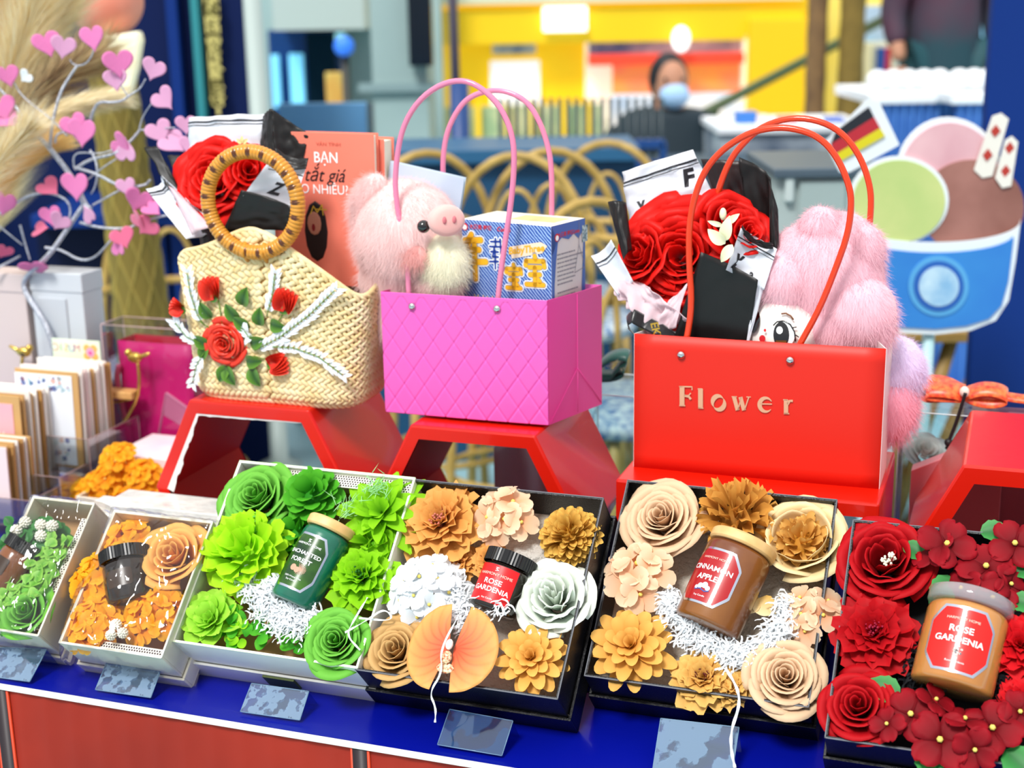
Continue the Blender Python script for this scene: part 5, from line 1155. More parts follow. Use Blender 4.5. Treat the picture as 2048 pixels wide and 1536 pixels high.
card_row('kraft backed card with navy and salmon printed flowers, front of the tall row', 'pale envelopes filed behind the floral card in the tall row', 'cards of the tall back row', (33, 738), (160, 748), (45, 925), .52, .0066, 13, [kr, envw, envw, envp, envw, envw, kr, envw, envw, envw, krd, envw, kr], fl_art, 1)
card_row('kraft framed pink card with white handwriting in the middle row', 'kraft and white envelopes filed behind the pink card in the middle row', 'cards of the middle row', (-70, 786), (44, 796), (-55, 985), .45, .0065, 12, [kr, kr, krd, envw, kr, envw, envw, krd, envw, envw, envw, envw], pk_art, 1, seed=4)
card_row('front kraft envelope of the low row at the left edge', 'kraft envelopes filed in the low row at the left edge', 'cards of the low front row', (-80, 888), (14, 894), (-70, 1030), .385, .0065, 10, [envp, kr, krd, kr, envw, krd, kr, envw, kr, krd], None, 1, seed=6)
# the card with MUSIC printed on it, seen from behind so the word runs backwards
P0 = onT(103, 676, .608); i0 = TF(0, 0, .8).inverted() @ P0; P1 = TF(0, 0, .8).inverted() @ onT(228, 684, .645)
mc = thing('greeting_card', 'pale green card with MUSIC reversed and a pink and orange flower, standing tallest', 'card', TF(i0.x, .608, .98)); Wm = P1.x - i0.x; Hm = i0.z + .8 - .98
bxs(mc, 'card_face', (0, 0, 0), (Wm, .0015, Hm), mat('card_mint', 'd9f0cc', rough=.5, col2='f2f7e6', ns=12), .0002)
for k, (ch, cl) in enumerate(zip('MUSIC', ('d86a8a', '7f8fd0', 'd8b25a', '8cc07a', 'd87a6a'))):
    q = MB(); text(q, ch, .017, (0, 0, 0), fn=lambda x, y, z, k=k: (Wm * .52 - x - k * .0095, -.0006, Hm - .014 + y), weight=-.01); q.build('card_lettering', mat('ink_' + cl, cl), mc, smooth=False)
for cx, cz, r, cl in ((-.006, .006, .006, 'f6b860'), (.006, .006, .006, 'f6b860'), (-.007, -.006, .006, 'f6b860'), (.007, -.006, .006, 'f6b860'), (0, 0, .0075, 'f5a6c8'), (0, -.001, .003, 'e0489a')):
    q = MB(); q.add([(Wm * .80 + cx + r * cos(a * .45), -.0008 - (.0004 if cl != 'f6b860' else 0) - (.0004 if r < .004 else 0), Hm - .018 + cz + r * sin(a * .45)) for a in range(14)], [tuple(range(14))]); q.build('printed_petal', mat('ink_' + cl, cl), mc, smooth=False)
# rack
i1 = TF(0, 0, .8).inverted()
rk = thing('card_rack', 'stepped clear acrylic rack holding three rows of cards', 'rack', TF(-.60, .375, .80))
def shelf(s0, s1, t0, t1, z, lip):
    a = (s0 + .60, t0 - .375, z - .8); b = (s1 + .60, t1 - .375, z - .8)
    MB().box(a, (b[0], b[1], a[2] + .002)).build('shelf', clr, rk, smooth=False)
    MB().box((a[0], a[1] - .002, a[2]), (b[0], a[1], a[2] + lip)).build('front_lip', clr, rk, smooth=False)
    MB().box((b[0], a[1], a[2] - .02), (b[0] + .002, b[1], a[2] + lip)).build('side_panel', clr, rk, smooth=False)
    e = MB()
    for z_ in (a[2], a[2] + lip): e.tube([(a[0], a[1], z_), (b[0], a[1], z_), (b[0], b[1], z_)], .0007, 5)
    e.tube([(b[0], a[1], a[2] - .03), (b[0], a[1], a[2] + lip)], .0007, 5); e.tube([(b[0], b[1], a[2] - .03), (b[0], b[1], a[2] + lip)], .0007, 5); e.build('edges', edge_ac, rk)
zA = (i1 @ onT(45, 925, .52)).z + .8; zB = (i1 @ onT(-55, 985, .45)).z + .8; zC = (i1 @ onT(-70, 1030, .385)).z + .8
sA = (i1 @ onT(240, 800, .52)).x
shelf(-.60, (i1 @ onT(182, 900, .51)).x, .505, .635, zA - .003, .055); shelf(-.60, (i1 @ onT(118, 950, .44)).x, .44, .53, zB - .003, .045); shelf(-.60, (i1 @ onT(60, 1000, .375)).x, .375, .455, zC - .003, .04)

# gold bird stand with wooden tray
gold = mat('gold_metal', 'd8b45a', rough=.25, metal=.9)
bs_ = thing('bird_stand', 'gold wire stand with two birds and a wooden tray beside the cards', 'stand', TF(-.5, .622, .80)); bpy.context.view_layer.update(); inv = bs_.matrix_world.inverted()
def bird(px, py, t, sg):
    c = inv @ onT(px, py, t); q = MB(); q.ball((0, 0, 0), .0085, n=16, m=10, sc=(1.5, .9, 1.0)); q.ball((-.011 * sg, 0, .007), .006, n=14, m=10); q.add([(-.019 * sg, 0, .007), (-.015 * sg, .001, .009), (-.015 * sg, -.001, .009), (-.015 * sg, 0, .005)], [(0, 1, 2), (0, 2, 3), (0, 3, 1)])
    q.tube([(.008 * sg, 0, .001), (.018 * sg, 0, .005), (.028 * sg, 0, .009)], lambda u: .0045 - .002 * u, 8); q.ball((.002 * sg, -.006, .002), .006, n=10, m=8, sc=(1.6, .4, .8)); q.build('bird', gold, bs_, M=T3(*c), sub=1)
bird(270, 715, .622, 1); bird(48, 704, .622, -1)
def pxt(pts, r, m, name, par, n=8, sm=2):
    iv = par.matrix_world.inverted(); P = [iv @ onT(*p) for p in pts]
    for _ in range(sm):
        Q = [P[0]]
        for a, b in zip(P, P[1:]): Q += [a * .75 + b * .25, a * .25 + b * .75]
        P = Q + [P[-1]]
    return MB().tube(P, r, n).build(name, m, par)
pxt([(276, 726, .622), (280, 770, .622), (270, 810, .622), (245, 850, .622), (215, 870, .622), (200, 900, .622)], .0026, gold, 'wire_arm', bs_)
pxt([(215, 868, .622), (250, 850, .622), (262, 847, .622)], .0035, mat('bronze', '6a5428', rough=.4, metal=.8), 'foot_bar', bs_)
pxt([(45, 714, .622), (40, 770, .622), (60, 850, .622)], .0026, gold, 'wire_arm', bs_)
a = inv @ onT(60, 800, .622); b = inv @ onT(272, 792, .622)
bxs(bs_, 'wooden_tray', (a.x, -.012, b.z - .004), (b.x, .012, b.z + .008), mat('tray_wood', 'dfb070', rough=.5, col2='c99452', ns=24), .002)
pxt([(60, 812, .616), (215, 808, .616), (276, 796, .622)], .002, gold, 'tray_wire', bs_)
MB().tube([inv @ WP((i1 @ onT(200, 900, .622)).x, .622, (i1 @ onT(200, 900, .622)).z + .8), inv @ WP((i1 @ onT(200, 900, .622)).x, .622, .80)], .0026, 8).build('post', gold, bs_)

# tall boxes at the back left
def card_box(name, label, s0, s1, t0, t1, z0, z1, m, m2=None, frame_=False, cat='box'):
    t = thing(name, label, cat, TF(s0, t0, z0)); W, D, H = s1 - s0, t1 - t0, z1 - z0
    bxs(t, 'carton', (0, 0, 0), (W, D, H - .010), m, .0015); bxs(t, 'lid', (-.0015, -.0015, H - .030), (W + .0015, D + .0015, H), m2 or m, .0015)
    if frame_: bxs(t, 'front_panel', (.012, -.003, .02), (W - .030, 0, H - .040), mat('panel_grey', 'c4c9d0', rough=.5), .001)
    return t
def sx(px, py, t): return (i1 @ onT(px, py, t)).x
def zx(px, py, t): return (i1 @ onT(px, py, t)).z + .8
bxA = mat('box_blush_grey', 'd8c6c2', rough=.5); bxB = mat('box_grey', 'cdd2d8', rough=.5)
struct_side = card_box
card_box('gift_carton', 'tall blush grey carton at the far left behind the cards', sx(-90, 600, .645), sx(52, 600, .645), .645, .695, .80, zx(40, 548, .645), bxA)
card_box('gift_carton', 'tall pale grey carton behind the wire tree trunk', sx(64, 600, .645), sx(166, 600, .645), .645, .697, .80, zx(100, 545, .645), bxB, frame_=True)
# magenta bag in a clear box
ptop = zx(300, 685, .652); mgm = mat('magenta_card', 'ff2088', rough=.4); mgd = mat('magenta_deep', 'd0143c', rough=.4)
mt = thing('gift_bag', 'shiny magenta gift bag standing in the clear box behind the bird stand', 'gift bag', TF(sx(246, 800, .652), .652, .801)); Wg = sx(392, 800, .652) - sx(246, 800, .652); Hg = ptop - .801
MB().grid(lambda u, v: (Wg * (u if v < 1 else u) + .006 * (1 - v) * (1 - 2 * u), -.0015 * sin(pi * u), Hg * v), 8, 8).build('front_panel', mgm, mt, solid=.001)
MB().add([(0, 0, 0), (0, .045, 0), (0, .045, Hg), (0, 0, Hg), (Wg, 0, 0), (Wg, .045, 0), (Wg, .045, Hg), (Wg, 0, Hg)], [(0, 1, 2, 3), (5, 4, 7, 6), (1, 5, 6, 2), (0, 4, 5, 1)]).build('side_and_back', mgd, mt, smooth=False)
q = MB()
for a, b, c_ in (((.62, .66), (.30, .0), .0), ((.62, .66), (1.02, .52), .0)): q.tube([(Wg * a[0], -.003, Hg * a[1]), (Wg * b[0], -.003, Hg * b[1])], .0022, 6, flat=.4)
q.add([(Wg * .62, -.0032, Hg * .66), (Wg * .56, -.0032, Hg * .50), (Wg * .98, -.0032, Hg * .38), (Wg * 1.0, -.0032, Hg * .52)], [(0, 1, 2, 3)]); q.build('pale_pink_flap', mat('flap_pink', 'f08cb0', rough=.4), mt, smooth=False)
pxt([(238, 730, .646), (232, 760, .646), (250, 840, .646), (262, 900, .646)], .0045, mat('handle_rose', 'e86a90', rough=.4), 'rolled_handle', mt)
clear_box('clear presentation box around the shiny magenta gift bag', sx(206, 700, .64), sx(420, 700, .64), .640, .699, .80, zx(220, 650, .64), ec=mat('edge_rose', 'd8b8b8', rough=.3), film_m=film('clear_smoky', 'f4f5fa', gloss=.04, bump=.3))
# low white carton with pink top and orange blooms in front of it
card_box('gift_carton', 'low white carton under the bird stand, left of the red riser', sx(228, 930, .52), sx(352, 930, .52), .52, .625, .80, zx(300, 915, .52), mat('carton_white', 'f6eeea', rough=.4, col2='f4cfdc', ns=9))
wbx = thing('gift_box', 'small open white box of orange blooms behind the wrapped orange box', 'box', TF(sx(150, 980, .44), .44, .801)); Ww = sx(320, 980, .44) - sx(150, 980, .44)
for a, b in (((0, 0, 0), (Ww, .09, .003)), ((0, 0, .003), (Ww, .003, .05)), ((0, .087, .003), (Ww, .09, .05)), ((0, .003, .003), (.003, .087, .05)), ((Ww - .003, .003, .003), (Ww, .087, .05))): bxs(wbx, 'box_wall', a, b, cream_card, .0005)
for k, (px, py) in enumerate(((180, 985), (225, 945), (255, 985), (295, 980), (205, 965), (285, 950), (240, 915))):
    P = onT(px, py, .48); t = thing('hydrangea', 'orange blooms packed in the open white box behind the wrapped orange box', 'flower', Matrix.Translation(P) @ (V((0, -.6, .8)).to_track_quat('Z', 'Y').to_matrix().to_4x4()), 'orange blooms in the open white box')
    a, b = hyd_mb(.026, 8, .6, seed=k, spread=.8, flat=.4); a.build('petals', ORG, t); b.build('flower_eyes', CORE_Y, t)
# stack of white wrapped cartons behind the small boxes
for k, (lab, x0, x1, y, t0, t1, h) in enumerate((('flat white carton in crinkled film behind the wrapped orange box, lowest', 150, 455, 1060, .26, .325, .06), ('flat white carton in crinkled film behind the wrapped orange box, topmost', 215, 440, 1015, .27, .322, .03))):
    z0 = .80 + (.1 if k == 0 else .161); z1 = zx(300, 1035, .27) if k == 0 else z0 + h
    if k == 0: z0 = z1 - .06; zc = z1
    else: z0 = zc + .0005; z1 = zc + .014
    card_box('film_wrapped_carton', lab, sx(x0, 1040, t0), sx(x1, 1040, t0), t0, t1, z0, z1, mat('film_white', 'f2efe8', rough=.3, bump=.8, bs=60, coat=.5, col2='d2d4d0', ns=22))
card_box('shipping_carton', 'hidden plain carton carrying the flat film wrapped cartons', sx(160, 1040, .26), sx(445, 1040, .26), .262, .322, .80, zc - .0605, mat('film_white', 'f2efe8'))

# wire tree with felt hearts
wt = thing('wire_heart_tree', 'silver tinsel wire tree hung with pink felt hearts', 'ornament', TF(-.62, .634, .80)); bpy.context.view_layer.update()
silver = mat('silver_wire', 'dfe2ea', rough=.3, metal=.75, col2='a8aebc', ns=260, bump=.6, bs=500)
TT = .634
for pts, r in (([(128, 900), (118, 760), (108, 690), (88, 640), (47, 580), (50, 553), (95, 515), (130, 465), (168, 408)], .0052), ([(180, 420), (168, 408), (150, 362), (100, 296), (75, 272)], .0050), ([(75, 272), (40, 225), (12, 190), (-20, 160)], .0024), ([(100, 292), (104, 245), (120, 185), (138, 155), (155, 130)], .0026),
    ([(155, 132), (142, 125), (140, 118)], .0013), ([(155, 132), (172, 128), (184, 112), (188, 95)], .0013), ([(135, 272), (105, 240), (72, 215), (42, 190), (28, 165)], .0015), ([(68, 220), (52, 228), (36, 240)], .0012),
    ([(178, 252), (188, 215), (200, 203), (222, 205), (245, 202), (260, 190)], .0024), ([(260, 190), (280, 178), (291, 158)], .0014), ([(256, 192), (246, 178), (240, 165)], .0012),
    ([(150, 338), (180, 318), (232, 308), (262, 282), (278, 262)], .0026), ([(278, 262), (284, 235), (302, 208)], .0013), ([(280, 260), (310, 258), (350, 255)], .0013), ([(150, 335), (195, 348), (240, 374), (290, 372), (300, 360)], .0026),
    ([(148, 335), (146, 312), (160, 304), (200, 308), (225, 300)], .0015), ([(110, 286), (112, 268), (135, 262), (145, 262)], .0020), ([(160, 445), (200, 456), (255, 458), (280, 445), (330, 430), (370, 428)], .0022), ([(90, 495), (120, 498), (160, 522), (190, 516), (212, 492), (222, 480)], .0022),
    ([(-20, 438), (20, 415), (55, 390), (95, 384), (130, 396), (142, 415), (138, 440)], .0024), ([(-20, 545), (10, 528), (40, 512)], .0022), ([(180, 300), (192, 320), (195, 350), (190, 375), (182, 388)], .0018), ([(172, 362), (205, 335), (232, 318)], .0014), ([(186, 410), (225, 388), (245, 378)], .0018), ([(40, 450), (48, 480), (60, 520)], .0018), ([(-10, 445), (20, 470), (45, 490)], .0013)):
    pxt([(x, y, TT + .008 * sin(x * .05)) for x, y in pts], (lambda r: lambda u: r * (1 - .35 * u))(r), silver, 'wire_branch', wt, 8)
felt = mat('felt_pink', 'f48cc8', rough=.9, transl=.25, sheen=.4, bump=.2, bs=300); felt2 = mat('felt_pale', 'efb6da', rough=.9, transl=.3, sheen=.4, bump=.2, bs=300); felt3 = mat('felt_rose', 'f57fa6', rough=.9, transl=.25, sheen=.4); dot = mat('felt_dot', 'e8ecf0', rough=.6)
inv = wt.matrix_world.inverted()
def heart(px, py, s, ang, m, tw=0, fold=0.0, tilt=0):
    c = inv @ onT(px, py, TT - .006); R = s / 2900 * 2.05; mb = MB(); n = 36; rings = 6; vs = [(0, 0, 0)]; fs = []
    for j in range(1, rings + 1):
        for i in range(n):
            a = 2 * pi * i / n; x = 16 * sin(a) ** 3 / 16; y = (13 * cos(a) - 5 * cos(2 * a) - 2 * cos(3 * a) - cos(4 * a)) / 16; k = j / rings
            vs.append((x * R * k, y * R * k, R * (fold * abs(x * k) * 1.0 + .12 * (x * k) ** 2)))
    fs = [(0, 1 + i, 1 + (i + 1) % n) for i in range(n)] + [(1 + (j - 1) * n + i, 1 + j * n + i, 1 + j * n + (i + 1) % n, 1 + (j - 1) * n + (i + 1) % n) for j in range(1, rings) for i in range(n)]
    mb.add(vs, fs); return mb.build('felt_heart', m, wt, M=T3(*c) @ EM @ RZ(RAD(ang)) @ RY(RAD(tw)) @ RX(RAD(tilt)), solid=.0011)
for a in ((93, 86, 30, 18, felt, 50), (127, 92, 27, -14, felt2, 20), (185, 74, 29, 6, felt, 0), (236, 125, 32, 5, felt, 45), (231, 158, 25, 5, felt2, 20), (308, 137, 26, -25, felt2, 10), (327, 197, 27, 40, felt2, 5), (148, 250, 30, 20, felt, 10), (165, 262, 34, -8, felt, 0), (242, 290, 30, 50, felt, -20), (252, 302, 28, 180, felt2, 10),
    (318, 262, 28, 25, felt2, 20), (345, 285, 30, 55, felt2, 50), (372, 248, 22, 0, felt2, 20), (378, 290, 22, -10, felt2, 0), (151, 370, 34, 0, felt, 0), (97, 374, 26, 55, felt3, 50), (277, 398, 30, -30, felt, 35), (252, 372, 22, 10, felt2, 10), (303, 418, 22, 60, felt, 60), (276, 440, 26, 35, felt3, -35), (295, 452, 26, -50, felt3, 20), (245, 474, 26, 20, felt3, 30), (236, 495, 22, 190, felt, 20),
    (101, 430, 25, 10, felt, 10), (120, 442, 24, -40, felt2, 20), (80, 458, 22, 100, felt3, 50), (15, 150, 26, 15, felt, 62), (4, 215, 30, 20, felt, 40), (14, 238, 28, 60, felt, 50), (8, 405, 30, -15, felt, 10), (70, 534, 34, 4, felt, 10, 0, 55), (8, 502, 20, -40, felt3, 50), (178, 430, 22, -150, felt2, 20), (46, 245, 22, 0, felt2, 50), (52, 153, 16, -50, dot, 10)): heart(*a)
# ================================================================ right: clear boxes with ribbons
grf = film('clear_grey', 'e2eef0', gloss=.14, bump=.25)
cbx, Wc, Dc, Hc = clear_box('large clear presentation box with a red bow on top', sx(1800, 830, .60), sx(2120, 840, .60), .60, .69, .80, zx(1850, 826, .60), ec=mat('edge_pale', 'e4eef0', rough=.2), film_m=grf)
RB = mat('red_ribbon', 'd42408', rough=.35, sheen=.2, col2='f07838', ns=140)
bw = thing('ribbon_bow', 'red and gold ribbon bow lying on the large clear box', 'bow', TF(sx(1930, 780, .63), .63, zx(1850, 826, .60))); bpy.context.view_layer.update(); inv = bw.matrix_world.inverted()
def loop(pts, w, name='bow_loop', par=None, m=None):
    par = par or bw; m = m or RB; inv = par.matrix_world.inverted()
    P = [inv @ onT(*p) for p in pts]; Q = []
    for _ in range(3):
        Q = [P[0]]
        for a, b in zip(P, P[1:]): Q += [a * .75 + b * .25, a * .25 + b * .75]
        P = Q + [P[-1]]
    mb = MB(); vs = []
    for i, p in enumerate(P): vs += [p + V((0, -w * .8, -w * .5)), p + V((0, 0, .001)), p + V((0, w * .8, w * .5))]
    mb.add(vs, [(3 * i + k, 3 * i + k + 1, 3 * i + k + 4, 3 * i + k + 3) for i in range(len(P) - 1) for k in (0, 1)]); mb.build(name, m, par, solid=.0012)
loop([(1930, 787, .625), (1900, 778, .62), (1860, 776, .62), (1850, 782, .62), (1870, 786, .62), (1930, 788, .625)], .016)
loop([(1930, 785, .63), (1890, 764, .63), (1848, 764, .63), (1838, 778, .63), (1850, 792, .63), (1890, 790, .63), (1930, 788, .63)], .013)
loop([(1930, 788, .63), (1965, 776, .63), (2005, 782, .63), (2020, 796, .63), (1985, 804, .63), (1950, 798, .63), (1930, 788, .63)], .013)
loop([(1930, 790, .63), (1980, 785, .63), (2020, 795, .63), (2080, 802, .63)], .008, 'bow_tail')
MB().ball(inv @ onT(1929, 784, .612), .006, sc=(1, 1, 1.2)).build('knot', mat('knot_pale', 'f2d8c8', rough=.5), bw)
pxt([(1931, 786, .598), (1916, 835, .597), (1899, 880, .596)], .0022, mat('cord_black', '1c1416', rough=.5), 'cord', bw)
MB().ball(inv @ onT(1897, 885, .596), .0052).build('cord_bead', mat('cord_black', '1c1416', rough=.4), bw)
pxt([(1897, 888, .596), (1893, 898, .596)], .0022, mat('cord_black', '1c1416', rough=.4), 'cord_end', bw)
# pale rose inside the clear box and panel painting the right riser's pink sheen, then rose card box
t = thing('rose', 'pale wrapped rose inside the large clear box', 'flower', Matrix.Translation(onT(1850, 905, .645)) @ (V((0, -.6, .8)).to_track_quat('Z', 'Y').to_matrix().to_4x4())); rose_mb(.028, 14, 5).build('petals', petal('petal_pale', 'e8dcd4', 'fbf6f0', .4), t)
t = thing('pink_panel', 'pink panel with slanted top between the two right risers, painted sheen of the right one', 'box', TF(0, .565, .80)); pkp = mat('pink_sheen_paint', 'f0868c', rough=.35, coat=.3)
pp = [(sx(px, py, .565), zx(px, py, .565) - .8) for px, py in ((1822, 941), (1950, 892), (2010, 880))]
MB().prism([(pp[0][0], 0), (pp[2][0], 0), pp[2], pp[1], pp[0]], 0, .025, Matrix(((1, 0, 0, 0), (0, 0, 1, 0), (0, 1, 0, 0), (0, 0, 0, 1)))).build('panel', pkp, t, smooth=False, bevel=.001)
t = thing('pink_panel', 'rose pink card box seen through the opening of the right hexagonal riser', 'box', TF(sx(1930, 1000, .56), .595, .80)); bxs(t, 'carton', (0, 0, 0), (.26, .06, .22), mat('rose_card', 'b05862', rough=.5), .001); bxs(t, 'lid', (-.001, -.001, .16), (.261, .061, .221), mat('rose_card_light', 'd88088', rough=.5), .001)
# green ribbon on a clear box between pink and red bags
cb2, W2, D2, H2 = clear_box('clear presentation box with a green ribbon between the pink and red bags', sx(1150, 790, .57), sx(1300, 790, .57), .57, .68, .80, zx(1240, 792, .57), ec=mat('edge_pale', 'e4eef0'), film_m=grf)
gb = thing('ribbon_bow', 'dark green printed ribbon loop lying on the clear box between the bags', 'bow', TF(sx(1235, 760, .60), .60, zx(1240, 792, .57))); bpy.context.view_layer.update(); inv = gb.matrix_world.inverted(); GR = mat('green_ribbon', '0f5a4c', rough=.35, sheen=.4)
loop([(1196, 735, .60), (1215, 715, .60), (1240, 708, .60), (1262, 712, .60), (1240, 730, .60), (1225, 748, .60)], .012, 'ribbon_loop', gb, GR); loop([(1200, 752, .60), (1225, 752, .60), (1248, 745, .60), (1252, 735, .60), (1240, 728, .60)], .012, 'ribbon_loop', gb, GR)
g = MB(); 
for s_, px, py, r in (('THANK', 1226, 728, -.6), ('RY', 1246, 739, -.4)): text(g, s_, .006, (0, 0, 0), fn=lambda x, y, z, px=px, py=py, r=r: inv @ (onT(px, py, .584) + U * (x * cos(r) + y * sin(r)) + Z * (-x * sin(r) + y * cos(r))))
g.build('ribbon_lettering', mat('pale_thread', 'bfe0b0'), gb, smooth=False)
# white sheer tissue seen through the riser openings
t = thing('tissue_pack', 'grey folded tissue seen through the riser under the pink bag', 'paper', TF(.16, .56, .80)); mb = MB(); mb.grid(lambda u, v: (.15 * u, .02 * sin(u * 9), .20 * v * (1 - .3 * abs(2 * u - 1))), 20, 10); mb.build('sheet', mat('tissue_grey', 'b4b0ba', rough=.6), t, solid=.001)
# ================================================================ the promenade behind
def Pz(px, py, Y): return onY(px, py, Y)
struct('floor', MB().box((-14, -3, -.05), (16, 20, 0)), mat('floor_pale', 'a9d0d6', rough=.45, col2='98c2ca', ns=2), smooth=False)
def slab(px0, py0, px1, py1, Y, dpt, z0=None):
    a = Pz(px0, py0, Y); b = Pz(px1, py1, Y); x0, x1 = min(a.x, b.x), max(a.x, b.x); z1 = max(a.z, b.z); zz = min(a.z, b.z) if z0 is None else z0
    return (x0, Y, zz), (x1, Y + dpt, z1)
def pslab(par, name, px0, py0, px1, py1, Y, dpt, m, z0=None, bev=.004):
    a, b = slab(px0, py0, px1, py1, Y, dpt, z0); iv = par.matrix_world.inverted() if par else Matrix(); return MB().box(tuple(iv @ V(a)), tuple(iv @ V(b))).build(name, m, par, smooth=False, bevel=bev)
def tpx(name, label, cat, px, Y, z=0, group=None):
    t = thing(name, label, cat, V((Pz(px, 400, Y).x, Y, z)), group); bpy.context.view_layer.update(); return t
navy = mat('kiosk_navy', '05194a', rough=.6, spec=.2); navy2 = mat('kiosk_deep', '030e30', rough=.6, spec=.2); royal = mat('royal_blue', '0c3078', rough=.6, spec=.2); teal = mat('teal_trim', '2e8a90', rough=.5)
greyc = mat('concrete_grey', 'a3bab8', rough=.7, col2='94adac', ns=1.5); soff = mat('soffit_grey', 'b8c4bf', rough=.7); darkg = mat('glass_dark', '0f2430', rough=.15)
# kiosk at the left
k = tpx('kiosk', 'navy blue kiosk wall with teal trim and gold letter strip behind the pampas grass', 'kiosk', 300, 4.6)
pslab(k, 'wall', -200, -300, 520, 560, 4.6, .3, navy, 0); pslab(k, 'teal_trim', 374, -300, 396, 240, 4.55, .05, teal); pslab(k, 'pilaster', 330, -300, 352, 300, 4.55, .05, royal); pslab(k, 'counter', 60, 430, 400, 452, 4.1, .5, royal); pslab(k, 'counter_front', 70, 452, 395, 900, 4.2, .4, navy2, 0)
for px in (250, 290, 330, 365): pslab(k, 'counter_rib', px, 460, px + 8, 900, 4.17, .03, royal, 0)
goldl = mat('gold_letter', 'd8c878', rough=.5)
for i, y in enumerate(range(-20, 215, 18)):
    if 128 < y < 150: continue
    q = MB(); P = Pz(422 + y * .07, y, 4.56); text(q, 'PANDSHTEKWRBEYG'[i % 15], .075, (0, 0, 0), fn=lambda x, yy, z: (P.x + x - k.location.x, -.045, P.z + yy), sx=.9, weight=.03); q.build('gold_letter', goldl, k, smooth=False)
pslab(k, 'letter_board', 404, -40, 446, 212, 4.58, .02, mat('board_gold', 'a89c52', rough=.5))
# grey round pole and lit windows
t = tpx('pillar', 'pale grey round pole beside the kiosk', 'pillar', 528, 4.4); MB().lathe([(.07, 0), (.07, .1), (.028, .12), (.024, 3.2), (0, 3.2)], 24).build('shaft', mat('pole_grey', 'aab8b4', rough=.4), t)
def wallp(name, px0, py0, px1, py1, Y, d, m, z0=None): a, b = slab(px0, py0, px1, py1, Y, d, z0); return struct(name, MB().box(a, b), m, smooth=False)
wallp('wall_back', 440, -500, 900, 700, 9.0, .3, greyc, 0)
wallp('trim_1', 540, -60, 730, 58, 8.2, .8, soff)
bw_ = mat('lit_window', '7cd0f4', emit=.5)
t = tpx('shopfront', 'dark blue glass shopfront with two lit pale blue windows', 'shop', 630, 8.6)
pslab(t, 'facade', 535, 60, 690, 330, 8.6, .3, mat('shop_navy', '0d3a72', rough=.4), 0); pslab(t, 'dark_door', 610, 66, 682, 330, 8.55, .05, darkg, 0)
pslab(t, 'lit_window', 541, 110, 562, 215, 8.52, .05, bw_); pslab(t, 'lit_window', 577, 108, 610, 215, 8.52, .05, bw_)
pslab(t, 'glow_strip', 670, 66, 690, 88, 8.5, .05, mat('glow_cyan', 'a8e4ec', emit=.5))
t = tpx('poster_stand', 'small yellow and orange poster standing by the dark door', 'sign', 668, 7.6); pslab(t, 'poster', 650, 145, 686, 212, 7.6, .03, mat('poster_yellow', 'e6dc7a', col2='e08a30', ns=2.2)); pslab(t, 'foot', 655, 212, 680, 220, 7.6, .2, darkg, 0)
t = tpx('round_sign', 'round bright blue sign on a thin dark post', 'sign', 702, 7.4); P = Pz(702, 92, 7.4); MB().lathe([(0, -.02), (.048, -.02), (.048, .02), (0, .02)], 28, T3(0, 0, P.z) @ RX(pi / 2)).build('disc', mat('sign_blue', '3c7ef0', emit=.35), t); MB().tube([(0, .03, 0), (0, .03, P.z)], .02, 10).build('post', mat('post_dark', '3a3a34', rough=.5), t)
MB().lathe([(0, -.024), (.018, -.024)], 20, T3(0, 0, P.z) @ RX(pi / 2)).build('white_mark', wht, t)
t = tpx('menu_board', 'pale blue board with darker frame behind the straw tote', 'sign', 650, 5.2); pslab(t, 'panel', 556, 208, 738, 320, 5.2, .03, mat('board_blue', '5f9fd4', rough=.4, col2='78b4e0', ns=2)); pslab(t, 'frame', 738, 206, 748, 325, 5.18, .06, mat('frame_dark', '2c4a60')); pslab(t, 'stand', 560, 320, 744, 330, 5.2, .1, mat('frame_dark', '2c4a60'), 0)
# column with dark screen
wallp('wall_column', 718, -500, 868, 560, 7.0, .7, greyc, 0); wallp('trim_2', 716, 168, 872, 182, 6.97, .04, mat('groove_grey', '88a0a2', rough=.7))
t = tpx('wall_screen', 'black screen hanging on the grey column', 'screen', 838, 6.9); pslab(t, 'panel', 812, -60, 866, 132, 6.9, .08, mat('screen_black', '0c1a26', rough=.2))
# yellow shop
Yy = 9.5; yw = mat('yellow_wall', 'f4c814', rough=.5, emit=.35); yw2 = mat('yellow_shade', 'e8b814', rough=.5, emit=.25)  # wall yellows glow slightly to brighten the facade; no lamp in them
t = tpx('yellow_shop', 'bright yellow shop facade with white lit sign and red display window', 'shop', 1230, Yy)
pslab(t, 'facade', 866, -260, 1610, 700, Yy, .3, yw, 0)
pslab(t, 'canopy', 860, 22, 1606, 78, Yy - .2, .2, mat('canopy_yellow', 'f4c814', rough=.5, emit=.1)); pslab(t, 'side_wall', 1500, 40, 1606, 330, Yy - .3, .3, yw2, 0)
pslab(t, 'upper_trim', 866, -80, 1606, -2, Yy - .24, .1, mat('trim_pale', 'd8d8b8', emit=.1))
litw = mat('sign_white', 'ffffff', emit=1.1)
pslab(t, 'lit_sign', 1086, 14, 1174, 62, Yy - .25, .05, litw); pslab(t, 'poster', 984, 78, 1072, 108, Yy - .06, .05, mat('poster_mixed', 'e4e4dc', col2='7a8ab0', ns=5, emit=.1)); pslab(t, 'lit_poster', 980, 122, 1080, 210, Yy - .06, .05, mat('poster_white', 'f0f2fa', emit=.5))
pslab(t, 'window_back', 1170, 72, 1502, 310, Yy - .03, .02, mat('window_glow', 'fff0dc', emit=.5)); pslab(t, 'display_banner', 1178, 78, 1490, 112, Yy - .12, .05, mat('banner_mixed', 'd8d0d8', col2='4a6a9c', ns=4, emit=.15)); pslab(t, 'red_shelf', 1178, 110, 1490, 126, Yy - .2, .15, mat('shelf_red', 'f0442c', emit=.3))
